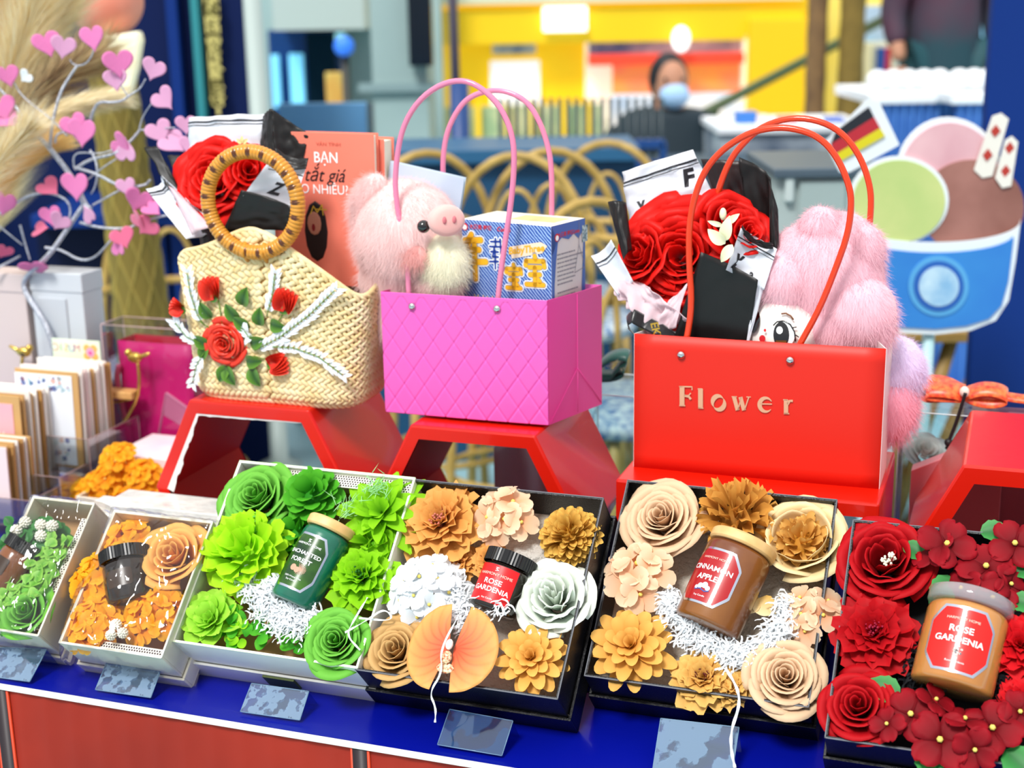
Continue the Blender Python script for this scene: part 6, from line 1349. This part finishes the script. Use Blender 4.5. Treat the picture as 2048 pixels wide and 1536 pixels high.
pslab(t, 'goods_panel', 1225, 128, 1480, 185, Yy - .12, .05, mat('goods_orange', 'f8a040', col2='f87a5c', ns=3, emit=.35)); pslab(t, 'goods_panel', 1225, 188, 1480, 290, Yy - .12, .05, mat('goods_pale', 'f6e6d8', col2='b8cce8', ns=4, emit=.35)); pslab(t, 'white_jamb', 1488, 70, 1504, 330, Yy - .2, .15, mat('jamb_white', 'fbf6d8', emit=.3))
P = Pz(1362, 78, Yy - .3); MB().ball((P.x - t.location.x, -.3, P.z), .055, n=20, m=14, sc=(1, .5, 1.4)).build('white_lamp', litw, t)
pslab(t, 'goods_shelf', 890, 215, 1210, 295, Yy - .14, .05, mat('goods_green', 'd8dcae', col2='8fae8a', ns=5, emit=.12))
for i, (px, w_) in enumerate(((900, 20), (950, 26), (1010, 22), (1060, 28), (1120, 30), (1170, 22))): pslab(t, 'yellow_post', px, 200, px + w_ * .5, 300, Yy - .2, .05, yw)
# umbrella pole, iron railing
t = tpx('umbrella_pole', 'tall mauve umbrella pole with blue base sleeve', 'pole', 924, 5.6); P = Pz(920, 0, 5.6); MB().tube([(-.01, 0, .9), (-.03, 0, 3.0)], .018, 14).build('shaft', mat('mauve_pole', '7c6c78', rough=.4), t); MB().tube([(.0, 0, 0), (.0, 0, 1.22)], .036, 16).build('sleeve', mat('sleeve_blue', '1f4684', rough=.4), t)
rail_m = mat('rail_blue', '1b4480', rough=.4); iron = mat('iron_dark', '1c3038', rough=.4)
t = tpx('iron_railing', 'blue railing with dark upright bars in front of the yellow shop', 'railing', 1060, 5.3)
pslab(t, 'top_rail', 780, 288, 1330, 298, 5.3, .05, rail_m)
for i, px in enumerate(range(1000, 1330, 17)): P = Pz(px, 196, 5.32); MB().tube([(P.x - t.location.x, .02, .7), (P.x - t.location.x, .02, P.z)], .008, 8).build('upright_bar', iron, t)
pslab(t, 'lower_rail', 780, 330, 1330, 338, 5.3, .05, rail_m)
for px in (790, 1320): pslab(t, 'post', px, 285, px + 12, 500, 5.3, .05, rail_m, 0)
# blue planter wall
t = tpx('planter', 'long dark blue planter wall behind the rattan chairs', 'planter', 1000, 4.7); pslab(t, 'front', 700, 312, 1270, 700, 4.7, .35, mat('planter_blue', '16496e', rough=.5, col2='0f3c60', ns=1.5), 0); pslab(t, 'cap', 695, 304, 1280, 322, 4.66, .42, mat('planter_cap', '2a5f86', rough=.4))
t = tpx('planter', 'dark grey blue planter box under the seated person', 'planter', 1400, 5.6); pslab(t, 'front', 1230, 330, 1760, 700, 5.6, .35, mat('planter_slate', '2c4658', rough=.5), 0)
# rattan chairs
rat = mat('rattan_frame', 'a88a44', rough=.45, col2='c4a45c', ns=12); seatm = mat('rattan_seat', 'cdd8d8', rough=.6, col2='3c6ca0', ns=60)
def rattan_chair(label, px, Y, ztop, rz, group='rattan bar chairs in front of the blue planter'):
    t = thing('rattan_chair', label, 'chair', V((Pz(px, 400, Y).x, Y, 0)), group); t.rotation_euler[2] = rz; z = ztop; sz = z - .42
    t.matrix_world = Matrix.Translation((Pz(px, 400, Y).x, Y, 0)) @ RZ(rz)
    MB().lathe([(0, sz - .02), (.19, sz - .02), (.20, sz), (.19, sz + .015), (0, sz + .02)], 32).build('seat', seatm, t)
    for a in (45, 135, 225, 315): MB().tube([(.16 * cos(RAD(a)), .16 * sin(RAD(a)), sz), (.21 * cos(RAD(a)), .21 * sin(RAD(a)), 0)], .013, 8).build('leg', rat, t)
    MB().tube([(.17 * cos(i * .35), .17 * sin(i * .35), sz * .45) for i in range(18)], .009, 6, closed=True).build('stretcher', rat, t)
    MB().tube([(.20 * cos(RAD(a)), .16 + .05 * sin(RAD(a)) * .2, sz + .02 + (z - sz) * sin(RAD(a)) ** .7) for a in range(0, 181, 10)], .012, 8).build('back_frame', rat, t)
    for dx in (-.095, .0, .095): MB().tube([(dx + .075 * cos(RAD(a)), .165, sz + .05 + (.30 - abs(dx)) * max(0, sin(RAD(a))) ** .7) for a in range(0, 181, 12)], .008, 6).build('back_loop', rat, t)
    MB().tube([(.20 * cos(RAD(a)), .20 * sin(RAD(a)), sz + .20) for a in range(-10, 191, 15)], .012, 8).build('arm_hoop', rat, t)
    return t
rattan_chair('rattan chair behind the pig plush, leftmost of the row', 885, 3.9, 1.09, .3); rattan_chair('rattan chair above the toy box in the pink bag', 1010, 3.7, 1.10, -.2); rattan_chair('rattan chair between toy box and newsprint bouquet', 1125, 3.8, 1.10, .15); rattan_chair('farther rattan chair just left of the newsprint bouquet', 1190, 4.2, 1.08, -.3)
rattan_chair('nearest rattan chair whose legs show between the pink and red bags', 1262, 3.1, 1.06, .5)
rattan_chair('rattan chair at the left end behind the wire tree', 330, 3.9, .98, .2)
# people
def skinned(name, J, E_, R, m, par, lev=2):
    me = bpy.data.meshes.new(name); me.from_pydata([tuple(p) for p in J], E_, []); o = bpy.data.objects.new(name, me); S.collection.objects.link(o); o.parent = par; me.materials.append(m)
    sk = o.modifiers.new('skin', 'SKIN'); sk.use_smooth_shade = True
    for v_, r in zip(me.skin_vertices[0].data, R): v_.radius = (r, r) if not isinstance(r, tuple) else r
    me.skin_vertices[0].data[0].use_root = True
    sb = o.modifiers.new('sub', 'SUBSURF'); sb.levels = sb.render_levels = lev; return o
skin = mat('skin', 'b98468', rough=.6); coat = mat('coat_black', '182a34', rough=.7); hairm = mat('hair_dark', '15141a', rough=.5); maskm = mat('mask_blue', 'a8cdf0', rough=.6)
Yp = 6.6; P = Pz(1338, 172, Yp); hz = P.z
t = thing('person', 'seated person in a black hooded coat and pale blue face mask', 'person', V((P.x, Yp, 0)))
b = skinned('body', [(0, .05, .52), (0, .03, .75), (0, .02, hz - .24), (0, .0, hz - .12), (0, -.01, hz - .02), (.0, -.02, hz + .05), (-.17, .02, hz - .24), (-.24, -.03, hz - .50), (-.10, -.22, hz - .55), (.17, .02, hz - .24), (.24, -.04, hz - .48), (.06, -.24, hz - .42), (-.09, .02, .50), (-.12, -.38, .50), (-.12, -.40, .08), (-.12, -.50, .05), (.09, .02, .50), (.12, -.38, .50), (.12, -.40, .08), (.12, -.50, .05)],
    [(0, 1), (1, 2), (2, 3), (3, 4), (4, 5), (2, 6), (6, 7), (7, 8), (2, 9), (9, 10), (10, 11), (0, 12), (12, 13), (13, 14), (14, 15), (0, 16), (16, 17), (17, 18), (18, 19)],
    [.17, .16, .14, .055, .08, .075, .085, .07, .045, .085, .07, .045, .10, .085, .055, .04, .10, .085, .055, .04], skin, t)
skinned('coat', [(0, .05, .50), (0, .03, .75), (0, .02, hz - .22), (0, .01, hz - .09), (-.19, .02, hz - .22), (-.26, -.03, hz - .48), (-.12, -.20, hz - .55), (.19, .02, hz - .22), (.26, -.04, hz - .46), (.09, -.21, hz - .43), (-.12, -.36, .50), (.12, -.36, .50)], [(0, 1), (1, 2), (2, 3), (2, 4), (4, 5), (5, 6), (2, 7), (7, 8), (8, 9), (0, 10), (0, 11)], [.21, .20, .17, .105, .125, .10, .06, .125, .10, .06, .11, .11], coat, t)
MB().ball((0, .025, hz + .03), .098, n=24, m=18, sc=(.92, .95, 1.2)).build('hair', hairm, t)
MB().ball((.01, -.055, hz + .01), .082, n=24, m=18, sc=(.85, .75, 1.25)).build('face', skin, t)
MB().ball((.015, -.085, hz - .035), .064, n=20, m=14, sc=(1.05, .85, .95)).build('face_mask', maskm, t)
for sx2 in (-.028, .05): MB().ball((sx2, -.112, hz + .035), .009, n=10, m=8).build('eye', eyeb, t)
for sg in (-1, 1):
    for f_ in range(5): skinned('finger', [(sg * (.06 if sg > 0 else .10) + (f_ - 2) * .011 * 1, -.25, hz - (.42 if sg > 0 else .55)), (sg * (.06 if sg > 0 else .10) + (f_ - 2) * .013, -.29, hz - (.43 if sg > 0 else .56)), (sg * (.06 if sg > 0 else .10) + (f_ - 2) * .013, -.31 + .004 * abs(f_ - 2), hz - (.45 if sg > 0 else .58))], [(0, 1), (1, 2)], [.009, .008, .007], skin, b, 1)
MB().lathe([(0, 0), (.18, 0), (.18, .02), (.03, .04), (.03, .36), (.20, .38), (.20, .42), (0, .42)], 24).build('x', iron, None).name = 'bar_stool'
o = bpy.data.objects['bar_stool']; o.location = (P.x, Yp + .05, 0); tag(o, 'dark round stool under the seated person', 'stool')
# standing person on the upper right, dark clothes
Yq = 7.0; P = Pz(1886, 60, Yq)
pf = thing('person', 'standing person in dark blue green clothes at the top right, head out of frame', 'person', V((P.x, Yq, .30)))
J = [(0, 0, .92), (0, 0, 1.15), (0, 0, 1.38), (0, 0, 1.50), (0, 0, 1.58), (0, -.01, 1.68), (-.18, 0, 1.38), (-.24, .0, 1.12), (-.22, -.10, .90), (.18, 0, 1.38), (.24, 0, 1.12), (.22, -.10, .90), (-.10, 0, .88), (-.12, -.02, .48), (-.12, .02, .08), (-.12, -.12, .04), (.10, 0, .88), (.12, -.02, .48), (.12, .02, .08), (.12, -.12, .04)]
E2 = [(0, 1), (1, 2), (2, 3), (3, 4), (4, 5), (2, 6), (6, 7), (7, 8), (2, 9), (9, 10), (10, 11), (0, 12), (12, 13), (13, 14), (14, 15), (0, 16), (16, 17), (17, 18), (18, 19)]
skinned('body', J, E2, [.15, .13, .14, .05, .08, .085, .07, .045, .035, .07, .045, .035, .10, .065, .045, .035, .10, .065, .045, .035], skin, pf)
skinned('dark_coat', [J[0], J[1], J[2], J[3], J[6], J[7], (-.225, -.07, .96), J[9], J[10], (.225, -.07, .96), (0, 0, .62)], [(0, 1), (1, 2), (2, 3), (2, 4), (4, 5), (5, 6), (2, 7), (7, 8), (8, 9), (0, 10)], [.19, .17, .17, .07, .09, .07, .05, .09, .07, .05, .22], mat('coat_teal', '1c3f4a', rough=.7, col2='5a2038', ns=1.6), pf)
skinned('trousers', [J[0], J[12], J[13], (-.12, .02, .12), J[16], J[17], (.12, .02, .12)], [(0, 1), (1, 2), (2, 3), (0, 4), (4, 5), (5, 6)], [.15, .11, .09, .07, .11, .09, .07], mat('trousers_teal', '1f4a52', rough=.7), pf)
MB().ball((0, .02, 1.70), .10, sc=(.9, 1, 1.15)).build('hair', hairm, pf)
for sg in (-1, 1):
    for f_ in range(5): skinned('finger', [(sg * .22 + (f_ - 2) * .01, -.10, .88), (sg * .22 + (f_ - 2) * .012, -.12, .83), (sg * .22 + (f_ - 2) * .012, -.125, .80 + .006 * abs(f_ - 2))], [(0, 1), (1, 2)], [.009, .008, .007], skin, pf, 1)
MB().box((P.x - .9, Yq - .5, 0), (P.x + .9, Yq + .6, .30)).build('stone_step', mat('step_stone', '9aa09a', rough=.8), None, smooth=False); tag(bpy.data.objects['stone_step'], 'low stone step under the standing person at the top right', 'step')
# right side: trunks, sloping rail, banners, covered tables
brown = mat('trunk_brown', '8a6a44', rough=.8, col2='6a5038', ns=8, bump=.6, bs=14); olive = mat('trunk_olive', '8c7436', rough=.8, col2='74602c', ns=8)
for lab, px, w_, m, Y in (('slim brown palm trunk right of the yellow shop', 1622, .050, brown, 7.6), ('thick olive palm trunk right of the slim one', 1690, .062, olive, 7.6)):
    t = tpx('palm_trunk', lab, 'trunk', px, Y); MB().lathe([(w_ * 1.4, 0), (w_ * 1.05, .4)] + [(w_ * (1.0 + .08 * (i % 2)), .4 + i * .10) for i in range(1, 36)] + [(0, 3.9)], 20).build('trunk', m, t)
for i, (lab, p0, p1, Y, m) in enumerate((('long sloping dark green handrail of the stairs', (1180, 345), (1880, -20), 8.0, mat('rail_green', '4a5a38', rough=.5)),)):
    a, b = Pz(*p0, Y), Pz(*p1, Y + .6); t = thing('handrail', lab, 'railing', a); MB().tube([(0, 0, 0), tuple(b - a)], .028, 10).build('rail', m, t)
    for f_ in (.05, .35, .65, .95): c = (b - a) * f_; MB().tube([tuple(c), (c.x, c.y, -a.z)], .018, 8).build('post', m, t)
wallp('wall_right', 1600, -500, 2500, 700, 10.4, .3, mat('far_yellow', 'f2d02c', emit=.12, col2='e8dca0', ns=.8), 0)
t = tpx('banner_sign', 'pale blue banner beyond the palm trunks', 'sign', 1770, 8.8); pslab(t, 'banner', 1712, 12, 1842, 84, 8.8, .04, mat('banner_blue', '8cc8f0', col2='e4e0ee', ns=1.4)); pslab(t, 'pole', 1714, 84, 1720, 300, 8.8, .04, iron, 0)
t = tpx('banner_sign', 'small pale blue lit panel near the top right corner', 'sign', 1960, 8.6); pslab(t, 'banner', 1940, 0, 1985, 80, 8.6, .04, mat('banner_cyan', '8ed0f2', emit=.3)); pslab(t, 'pole', 1960, 80, 1964, 300, 8.6, .04, iron, 0)
t = tpx('drink_cabinet', 'white cabinet with yellow and blue panels beyond the palm trunks', 'cabinet', 1790, 8.2); pslab(t, 'cabinet', 1745, 88, 1850, 330, 8.2, .4, mat('cab_cream', 'efeccb', emit=.08), 0); pslab(t, 'blue_stripe', 1756, 96, 1770, 160, 8.16, .04, mat('stripe_blue', '2f5aa8')); pslab(t, 'red_stripe', 1770, 96, 1780, 160, 8.16, .04, rdp); pslab(t, 'cyan_panel', 1800, 96, 1830, 170, 8.16, .04, mat('banner_cyan', '8ed0f2'))
t = tpx('round_lantern', 'white round lantern pot near the standing person', 'pot', 1926, 6.0); P = Pz(1926, 165, 6.0); MB().ball((0, 0, P.z - .02), .09, n=20, m=14, sc=(1.1, 1, .65)).build('dome', mat('pot_white', 'dfe8ec', rough=.4), t); MB().lathe([(.05, 0), (.05, P.z - .12), (.10, P.z - .05), (0, P.z - .03)], 20).build('base', mat('pot_tan', '9a8a68'), t)
bl_skirt = mat('skirt_blue', '2f66b8', rough=.7, col2='5a8ed0', ns=3)
for i, (px0, px1, Y, lab) in enumerate(((1745, 1900, 5.6, 'table with long blue skirt behind the paper flag'), (1910, 2060, 5.4, 'table with long blue skirt at the right end'))):
    t = tpx('skirted_table', lab, 'table', (px0 + px1) / 2, Y); pslab(t, 'table_top', px0 - 6, 188, px1 + 6, 206, Y - .02, .6, mat('cloth_white', 'eef2f6', rough=.6))
    a, b = slab(px0, 206, px1, 340, Y, .5, 0); x0 = a[0] - t.location.x; x1 = b[0] - t.location.x; MB().grid(lambda u, v: (x0 + (x1 - x0) * u, .012 * sin(u * 60), b[2] * v), 160, 2).build('skirt', bl_skirt, t)
    for k in range(5): P = Pz(px0 + (px1 - px0) * (k + .5) / 5, 180, Y + .1); MB().ball((P.x - t.location.x, .15, b[2] + .075), .045, n=12, m=8, sc=(1, 1, .9)).build('white_pompon', mat('cloth_white', 'eef2f6'), t)
t = tpx('display_counter', 'low counter with mixed blue and white goods behind the red handles', 'counter', 1560, 6.0); pslab(t, 'counter', 1440, 262, 1740, 700, 6.0, .5, mat('goods_mixed', 'b8c4cc', col2='4a5a70', ns=4), 0); pslab(t, 'counter_top', 1436, 254, 1744, 264, 5.98, .54, mat('cloth_white', 'eef2f6'))
for i, (px, py, w_, c) in enumerate(((1475, 225, 40, '3a78c8'), (1510, 232, 30, 'f0e0d8'), (1560, 236, 36, 'd84a5a'), (1600, 240, 40, 'e8ece8'), (1655, 236, 34, '4a6ac0'))):
    o_ = tpx('goods_box', 'small %s box on the counter behind the red handles' % ('blue', 'cream', 'red', 'white', 'violet blue')[i], 'box', px + w_ / 2, 6.1); pslab(o_, 'carton', px, py, px + w_, 254, 6.1, .1, mat('goods_' + c, c)); 
# grey case on cart
gc = mat('case_grey', 'aab8b6', rough=.5)
t = tpx('storage_case', 'light grey plastic storage case with clasps behind the doll plush', 'case', 1640, 2.9, 0); pslab(t, 'case_body', 1552, 352, 1742, 470, 2.9, .3, gc); pslab(t, 'lid', 1548, 338, 1748, 354, 2.88, .34, mat('case_dark', '4c5c68', rough=.4)); pslab(t, 'clasp', 1572, 350, 1588, 405, 2.885, .02, mat('case_light', 'c0ccca')); pslab(t, 'panel', 1600, 362, 1690, 440, 2.89, .012, mat('case_mid', '9fb0ae')); pslab(t, 'base', 1552, 470, 1742, 500, 2.9, .3, mat('case_dark', '4c5c68'), 0)
P = Pz(1629, 403, 2.885); MB().tube([(P.x - t.location.x - .006, -.006, P.z - .006), (P.x - t.location.x + .004, -.006, P.z + .007)], .003, 8).build('yellow_tag', mat('tag_yellow', 'c8c020'), t)
# ---- printed ice cream cup standee
Yc = 2.55
t = tpx('standee', 'printed standee of a blue cup with pastel ice cream scoops and a flag', 'sign', 1868, Yc); LX = t.location.x
def flat(pts, y0, m, name, d=.008, mark_=None):
    pp = [(Pz(px, py, Yc).x - LX, Pz(px, py, Yc).z) for px, py in pts]
    return MB().prism(pp, 0, d, Matrix(((1, 0, 0, 0), (0, 0, 1, y0), (0, 1, 0, 0), (0, 0, 0, 1)))).build(name, m, t, smooth=False)
def ell(cx, cy, rx, ry, n=40, a0=0, a1=360): return [(cx + rx * cos(RAD(a0 + (a1 - a0) * i / n)), cy + ry * sin(RAD(a0 + (a1 - a0) * i / n))) for i in range(n + (0 if a1 - a0 == 360 else 1))]
pst = lambda n, c, c2=None, ns=8: mat(n, c, rough=.35, col2=c2, ns=ns)
wb = mat('print_edge_white', 'e6eef2', rough=.35)
flat(ell(1902, 355, 108, 120), .010, wb, 'white_outline'); flat(ell(1902, 358, 100, 112), .006, pst('scoop_pink', 'e8bcc0', 'd8a4ac'), 'pink_scoop')
flat(ell(1945, 415, 105, 95), .0035, pst('scoop_brown', 'a87468', '7c4c40', 6), 'brown_scoop', .004)
flat(ell(1798, 400, 100, 88), .001, wb, 'white_outline', .004); flat(ell(1798, 402, 92, 82), -.002, pst('scoop_pistachio', 'cfd88c', 'b4cc7c', 6), 'pistachio_scoop', .004)
for ws, dd in (([(1948, 340), (1985, 232), (2003, 226), (2018, 238), (1985, 352), (1965, 356)], .0005), ([(1990, 356), (2010, 280), (2024, 272), (2036, 284), (2022, 372), (2004, 376)], -.001)):
    flat(ws, dd, pst('wafer', 'ece8dc'), 'wafer_stick', .0015)
for cx, cy in ((1990, 262), (1974, 310), (2018, 296), (2010, 342)): flat([(cx - 9, cy), (cx + 2, cy - 13), (cx + 11, cy), (cx - 1, cy + 13)], -.0012, pst('wafer_red', 'b8382c'), 'wafer_pattern', .0004)
cup = [(1698, 440)] + ell(1868, 442, 172, 42, 20, 180, 0)[1:-1] + [(2040, 440), (2030, 520), (2016, 600), (1990, 640), (1940, 660), (1868, 668), (1780, 664), (1745, 560)]
flat(cup, -.004, wb, 'cup_outline', .004)
cup2 = [(1714, 478)] + ell(1868, 466, 158, 38, 20, 180, 0)[1:-1] + [(2024, 478), (2014, 560), (2000, 610), (1975, 636), (1930, 650), (1868, 656), (1790, 652), (1752, 560)]
flat(cup2, -.008, pst('cup_blue', '1c55c0', '3f96d8', 2.2), 'cup', .004)
flat(ell(1874, 570, 60, 60), -.010, pst('seal_blue', '5aa8dc'), 'round_seal', .002); flat(ell(1874, 570, 50, 50), -.0115, pst('seal_deep', '2a62b4'), 'seal_ring', .0015); flat(ell(1874, 570, 40, 40), -.013, pst('seal_white', 'c4e0ee', '88b8dc', 20), 'seal_centre', .0015)
flat([(1716, 436)] + ell(1868, 448, 158, 20, 20, 172, 8) + [(2024, 432)] + ell(1868, 428, 158, 20, 20, 8, 172), -.009, wb, 'cup_lip', .002) if False else None
flat([(1650, 285), (1735, 200), (1760, 205), (1800, 290), (1700, 345), (1680, 345)], .003, wb, 'flag_card', .004)
flat([(1672, 262), (1738, 214), (1748, 234), (1662, 288)], -.001, mat('flag_black', '20242c'), 'black_stripe', .003); flat([(1662, 288), (1748, 234), (1760, 256), (1668, 310)], -.001, mat('flag_red', 'b82834'), 'red_stripe', .003); flat([(1668, 310), (1760, 256), (1770, 272), (1682, 322)], -.001, mat('flag_yellow', 'd8cc1c'), 'yellow_stripe', .003)
P = Pz(1862, 670, Yc); MB().tube([(P.x - LX, .015, .03), (P.x - LX, .015, P.z + .05)], .011, 12).build('post', mat('post_pale', 'a8ccd0', rough=.4), t); MB().lathe([(0, 0), (.16, 0), (.15, .02), (0, .03)], 36, T3(P.x - LX, .015, 0)).build('base', mat('base_pale', 'c8e0e2', rough=.4), t)
# folded wooden stools behind the standee
wd = mat('wood_olive', '8f6f34', rough=.5, col2='a88848', ns=10)
t = tpx('wooden_chair', 'brown wooden folding chair behind the cup standee', 'chair', 1930, 3.4); LX2 = t.location.x
for p0, p1 in (((1820, 675), (1815, 740)), ((1905, 672), (1880, 760)), ((1985, 665), (1930, 800)), ((2010, 660), (1975, 810)), ((1950, 670), (2005, 800))): a, b = Pz(*p0, 3.4), Pz(*p1, 3.4); b2 = a + (b - a) * (a.z / (a.z - b.z)) if a.z > b.z else b; MB().tube([(a.x - LX2, 0, a.z), (b2.x - LX2, .05, 0)], .018, 8).build('leg', wd, t)
pslab(t, 'seat', 1795, 668, 2030, 684, 3.35, .35, wd)
t = tpx('pillar', 'royal blue pillar along the right edge of the picture', 'pillar', 2080, 2.9); pslab(t, 'shaft', 2022, -500, 2260, 900, 2.9, .03, royal, 0)
# ---- big ice cream cone model at the left
Yk = 3.3
t = tpx('cone_model', 'giant ice cream cone model with coral scoop and cream drip', 'display model', 265, Yk); LX = t.location.x
waf = mat('waffle', '7a6828', rough=.7, col2='b4a050', attr=True)
zt = Pz(250, 100, Yk).z; zb = .25; mb = MB()
def cone_w(v): return .075 + .01 * v
def conef(u, v):
    a = 2 * pi * u; r = (.047 + .026 * (1 - v)) ; k = 16
    g = max(0, 1 - min(abs(sin((u * 8 + v * 9) * pi)), abs(sin((u * 8 - v * 9) * pi))) / .16); r += .006 * g
    z = zb + (zt - zb) * v; return (r * cos(a) + .045 * (.5 - v) * 1.0 + .0, r * sin(a), z)
mb.grid(conef, 160, 160, cu=True, tf=lambda u, v: max(0, 1 - min(abs(sin((u * 8 + v * 9) * pi)), abs(sin((u * 8 - v * 9) * pi))) / .2)); mb.build('waffle_cone', waf, t)
MB().ball((-.022, 0, zt + .105), .078, n=28, m=20, sc=(1.05, 1, 1.0)).build('coral_scoop', mat('scoop_coral', 'f08468', rough=.5, col2='f4a088', ns=6), t)
dr = [(214, 74), (296, 60), (300, 80), (290, 140), (276, 192), (262, 192), (244, 160), (226, 120)]
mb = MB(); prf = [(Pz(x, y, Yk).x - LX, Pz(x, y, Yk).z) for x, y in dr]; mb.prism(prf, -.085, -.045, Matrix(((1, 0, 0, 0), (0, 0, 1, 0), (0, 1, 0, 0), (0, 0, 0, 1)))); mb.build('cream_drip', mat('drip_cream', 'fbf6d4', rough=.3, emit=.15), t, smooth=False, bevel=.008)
MB().lathe([(0, 0), (.16, 0), (.16, .03), (.05, .06), (.05, .26), (0, .26)], 28, T3(.02, 0, 0)).build('foot', navy2, t)
# ---- pampas grass in a tall vase
t = thing('pampas_grass', 'big spray of cream and ochre pampas plumes at the left edge', 'dried grass', V((Pz(-60, 500, 2.4).x, 2.4, 0))); bpy.context.view_layer.update(); iv = t.matrix_world.inverted()
MB().lathe([(0, 0), (.09, 0), (.11, .2), (.07, .7), (.05, .85), (.045, .85), (.06, .7), (.1, .2), (0, .02)], 28).build('vase', mat('vase_white', 'e8e4dc', rough=.3), t)
pmp = mat('pampas', 'f2dca0', rough=.8, col2='fff6da', attr=True, transl=.35); pmo = mat('pampas_ochre', 'ecb048', rough=.8, col2='f8dc98', attr=True, transl=.35)
rn = random.Random(21)
def plume(pts, Y, L, n, m, w=.0006, spread=.62, bend=.0):
    P = [iv @ Pz(px, py, Y + dy) for px, py, dy in pts]
    for _ in range(2):
        Q = [P[0]]
        for a, b in zip(P, P[1:]): Q += [a * .75 + b * .25, a * .25 + b * .75]
        P = Q + [P[-1]]
    mb = MB(); N = len(P) - 1
    for i in range(n):
        f_ = rn.random(); k = min(N - 1, int(f_ * N)); p = P[k].lerp(P[k + 1], f_ * N - k); d = (P[k + 1] - P[k]).normalized()
        o_ = V((rn.gauss(0, 1), rn.gauss(0, 1), rn.gauss(0, 1))); o_ = (o_ - d * o_.dot(d)).normalized(); ll = L * rn.uniform(.5, 1.1) * (1 - .5 * f_)
        q1 = p + d * ll * .5 + o_ * ll * spread * .5; q2 = p + d * ll * .95 + o_ * ll * spread + V((0, 0, -bend * ll)); s_ = d.cross(o_) * w
        mb.add([p - s_, p + s_, q1 + s_, q1 - s_, q2], [(0, 1, 2, 3), (3, 2, 4)], t=[0, 0, .5, .5, 1])
    mb.tube(P, .003, 6); mb.build('plume', m, t)
plume([(-60, 520, 0), (-20, 330, 0), (20, 160, 0), (70, 20, 0), (110, -80, 0)], 2.45, .17, 5200, pmp)
plume([(-60, 480, .1), (10, 260, .1), (80, 100, .1), (140, 10, .1), (170, -80, .1)], 2.6, .13, 5200, pmp)
plume([(-60, 430, 0), (20, 280, 0), (110, 230, 0), (180, 205, 0), (205, 200, 0)], 2.35, .11, 4600, pmp, spread=.32, bend=.1)
plume([(-80, 500, 0), (-20, 380, 0), (40, 320, 0), (75, 300, 0)], 2.3, .13, 3600, pmo, spread=.4)
plume([(-60, 380, .1), (10, 180, .1), (30, 60, .1), (20, -60, .1)], 2.5, .15, 3600, pmo)
plume([(-60, 300, 0), (60, 200, 0), (120, 150, 0), (180, 120, 0)], 2.45, .15, 2200, mat('pampas_plum', '9a6a60', rough=.8, col2='e0c890', attr=True))
plume([(-80, 420, 0), (-10, 330, 0), (30, 290, 0), (50, 265, 0)], 2.15, .09, 1600, pmp)
MB().tube([iv @ Pz(-60, 520, 2.45), (0, 0, .8)], .004, 6).build('stalk', pmo, t)
wallp('wall_left', -900, -500, -180, 900, 4.2, .3, navy, 0)
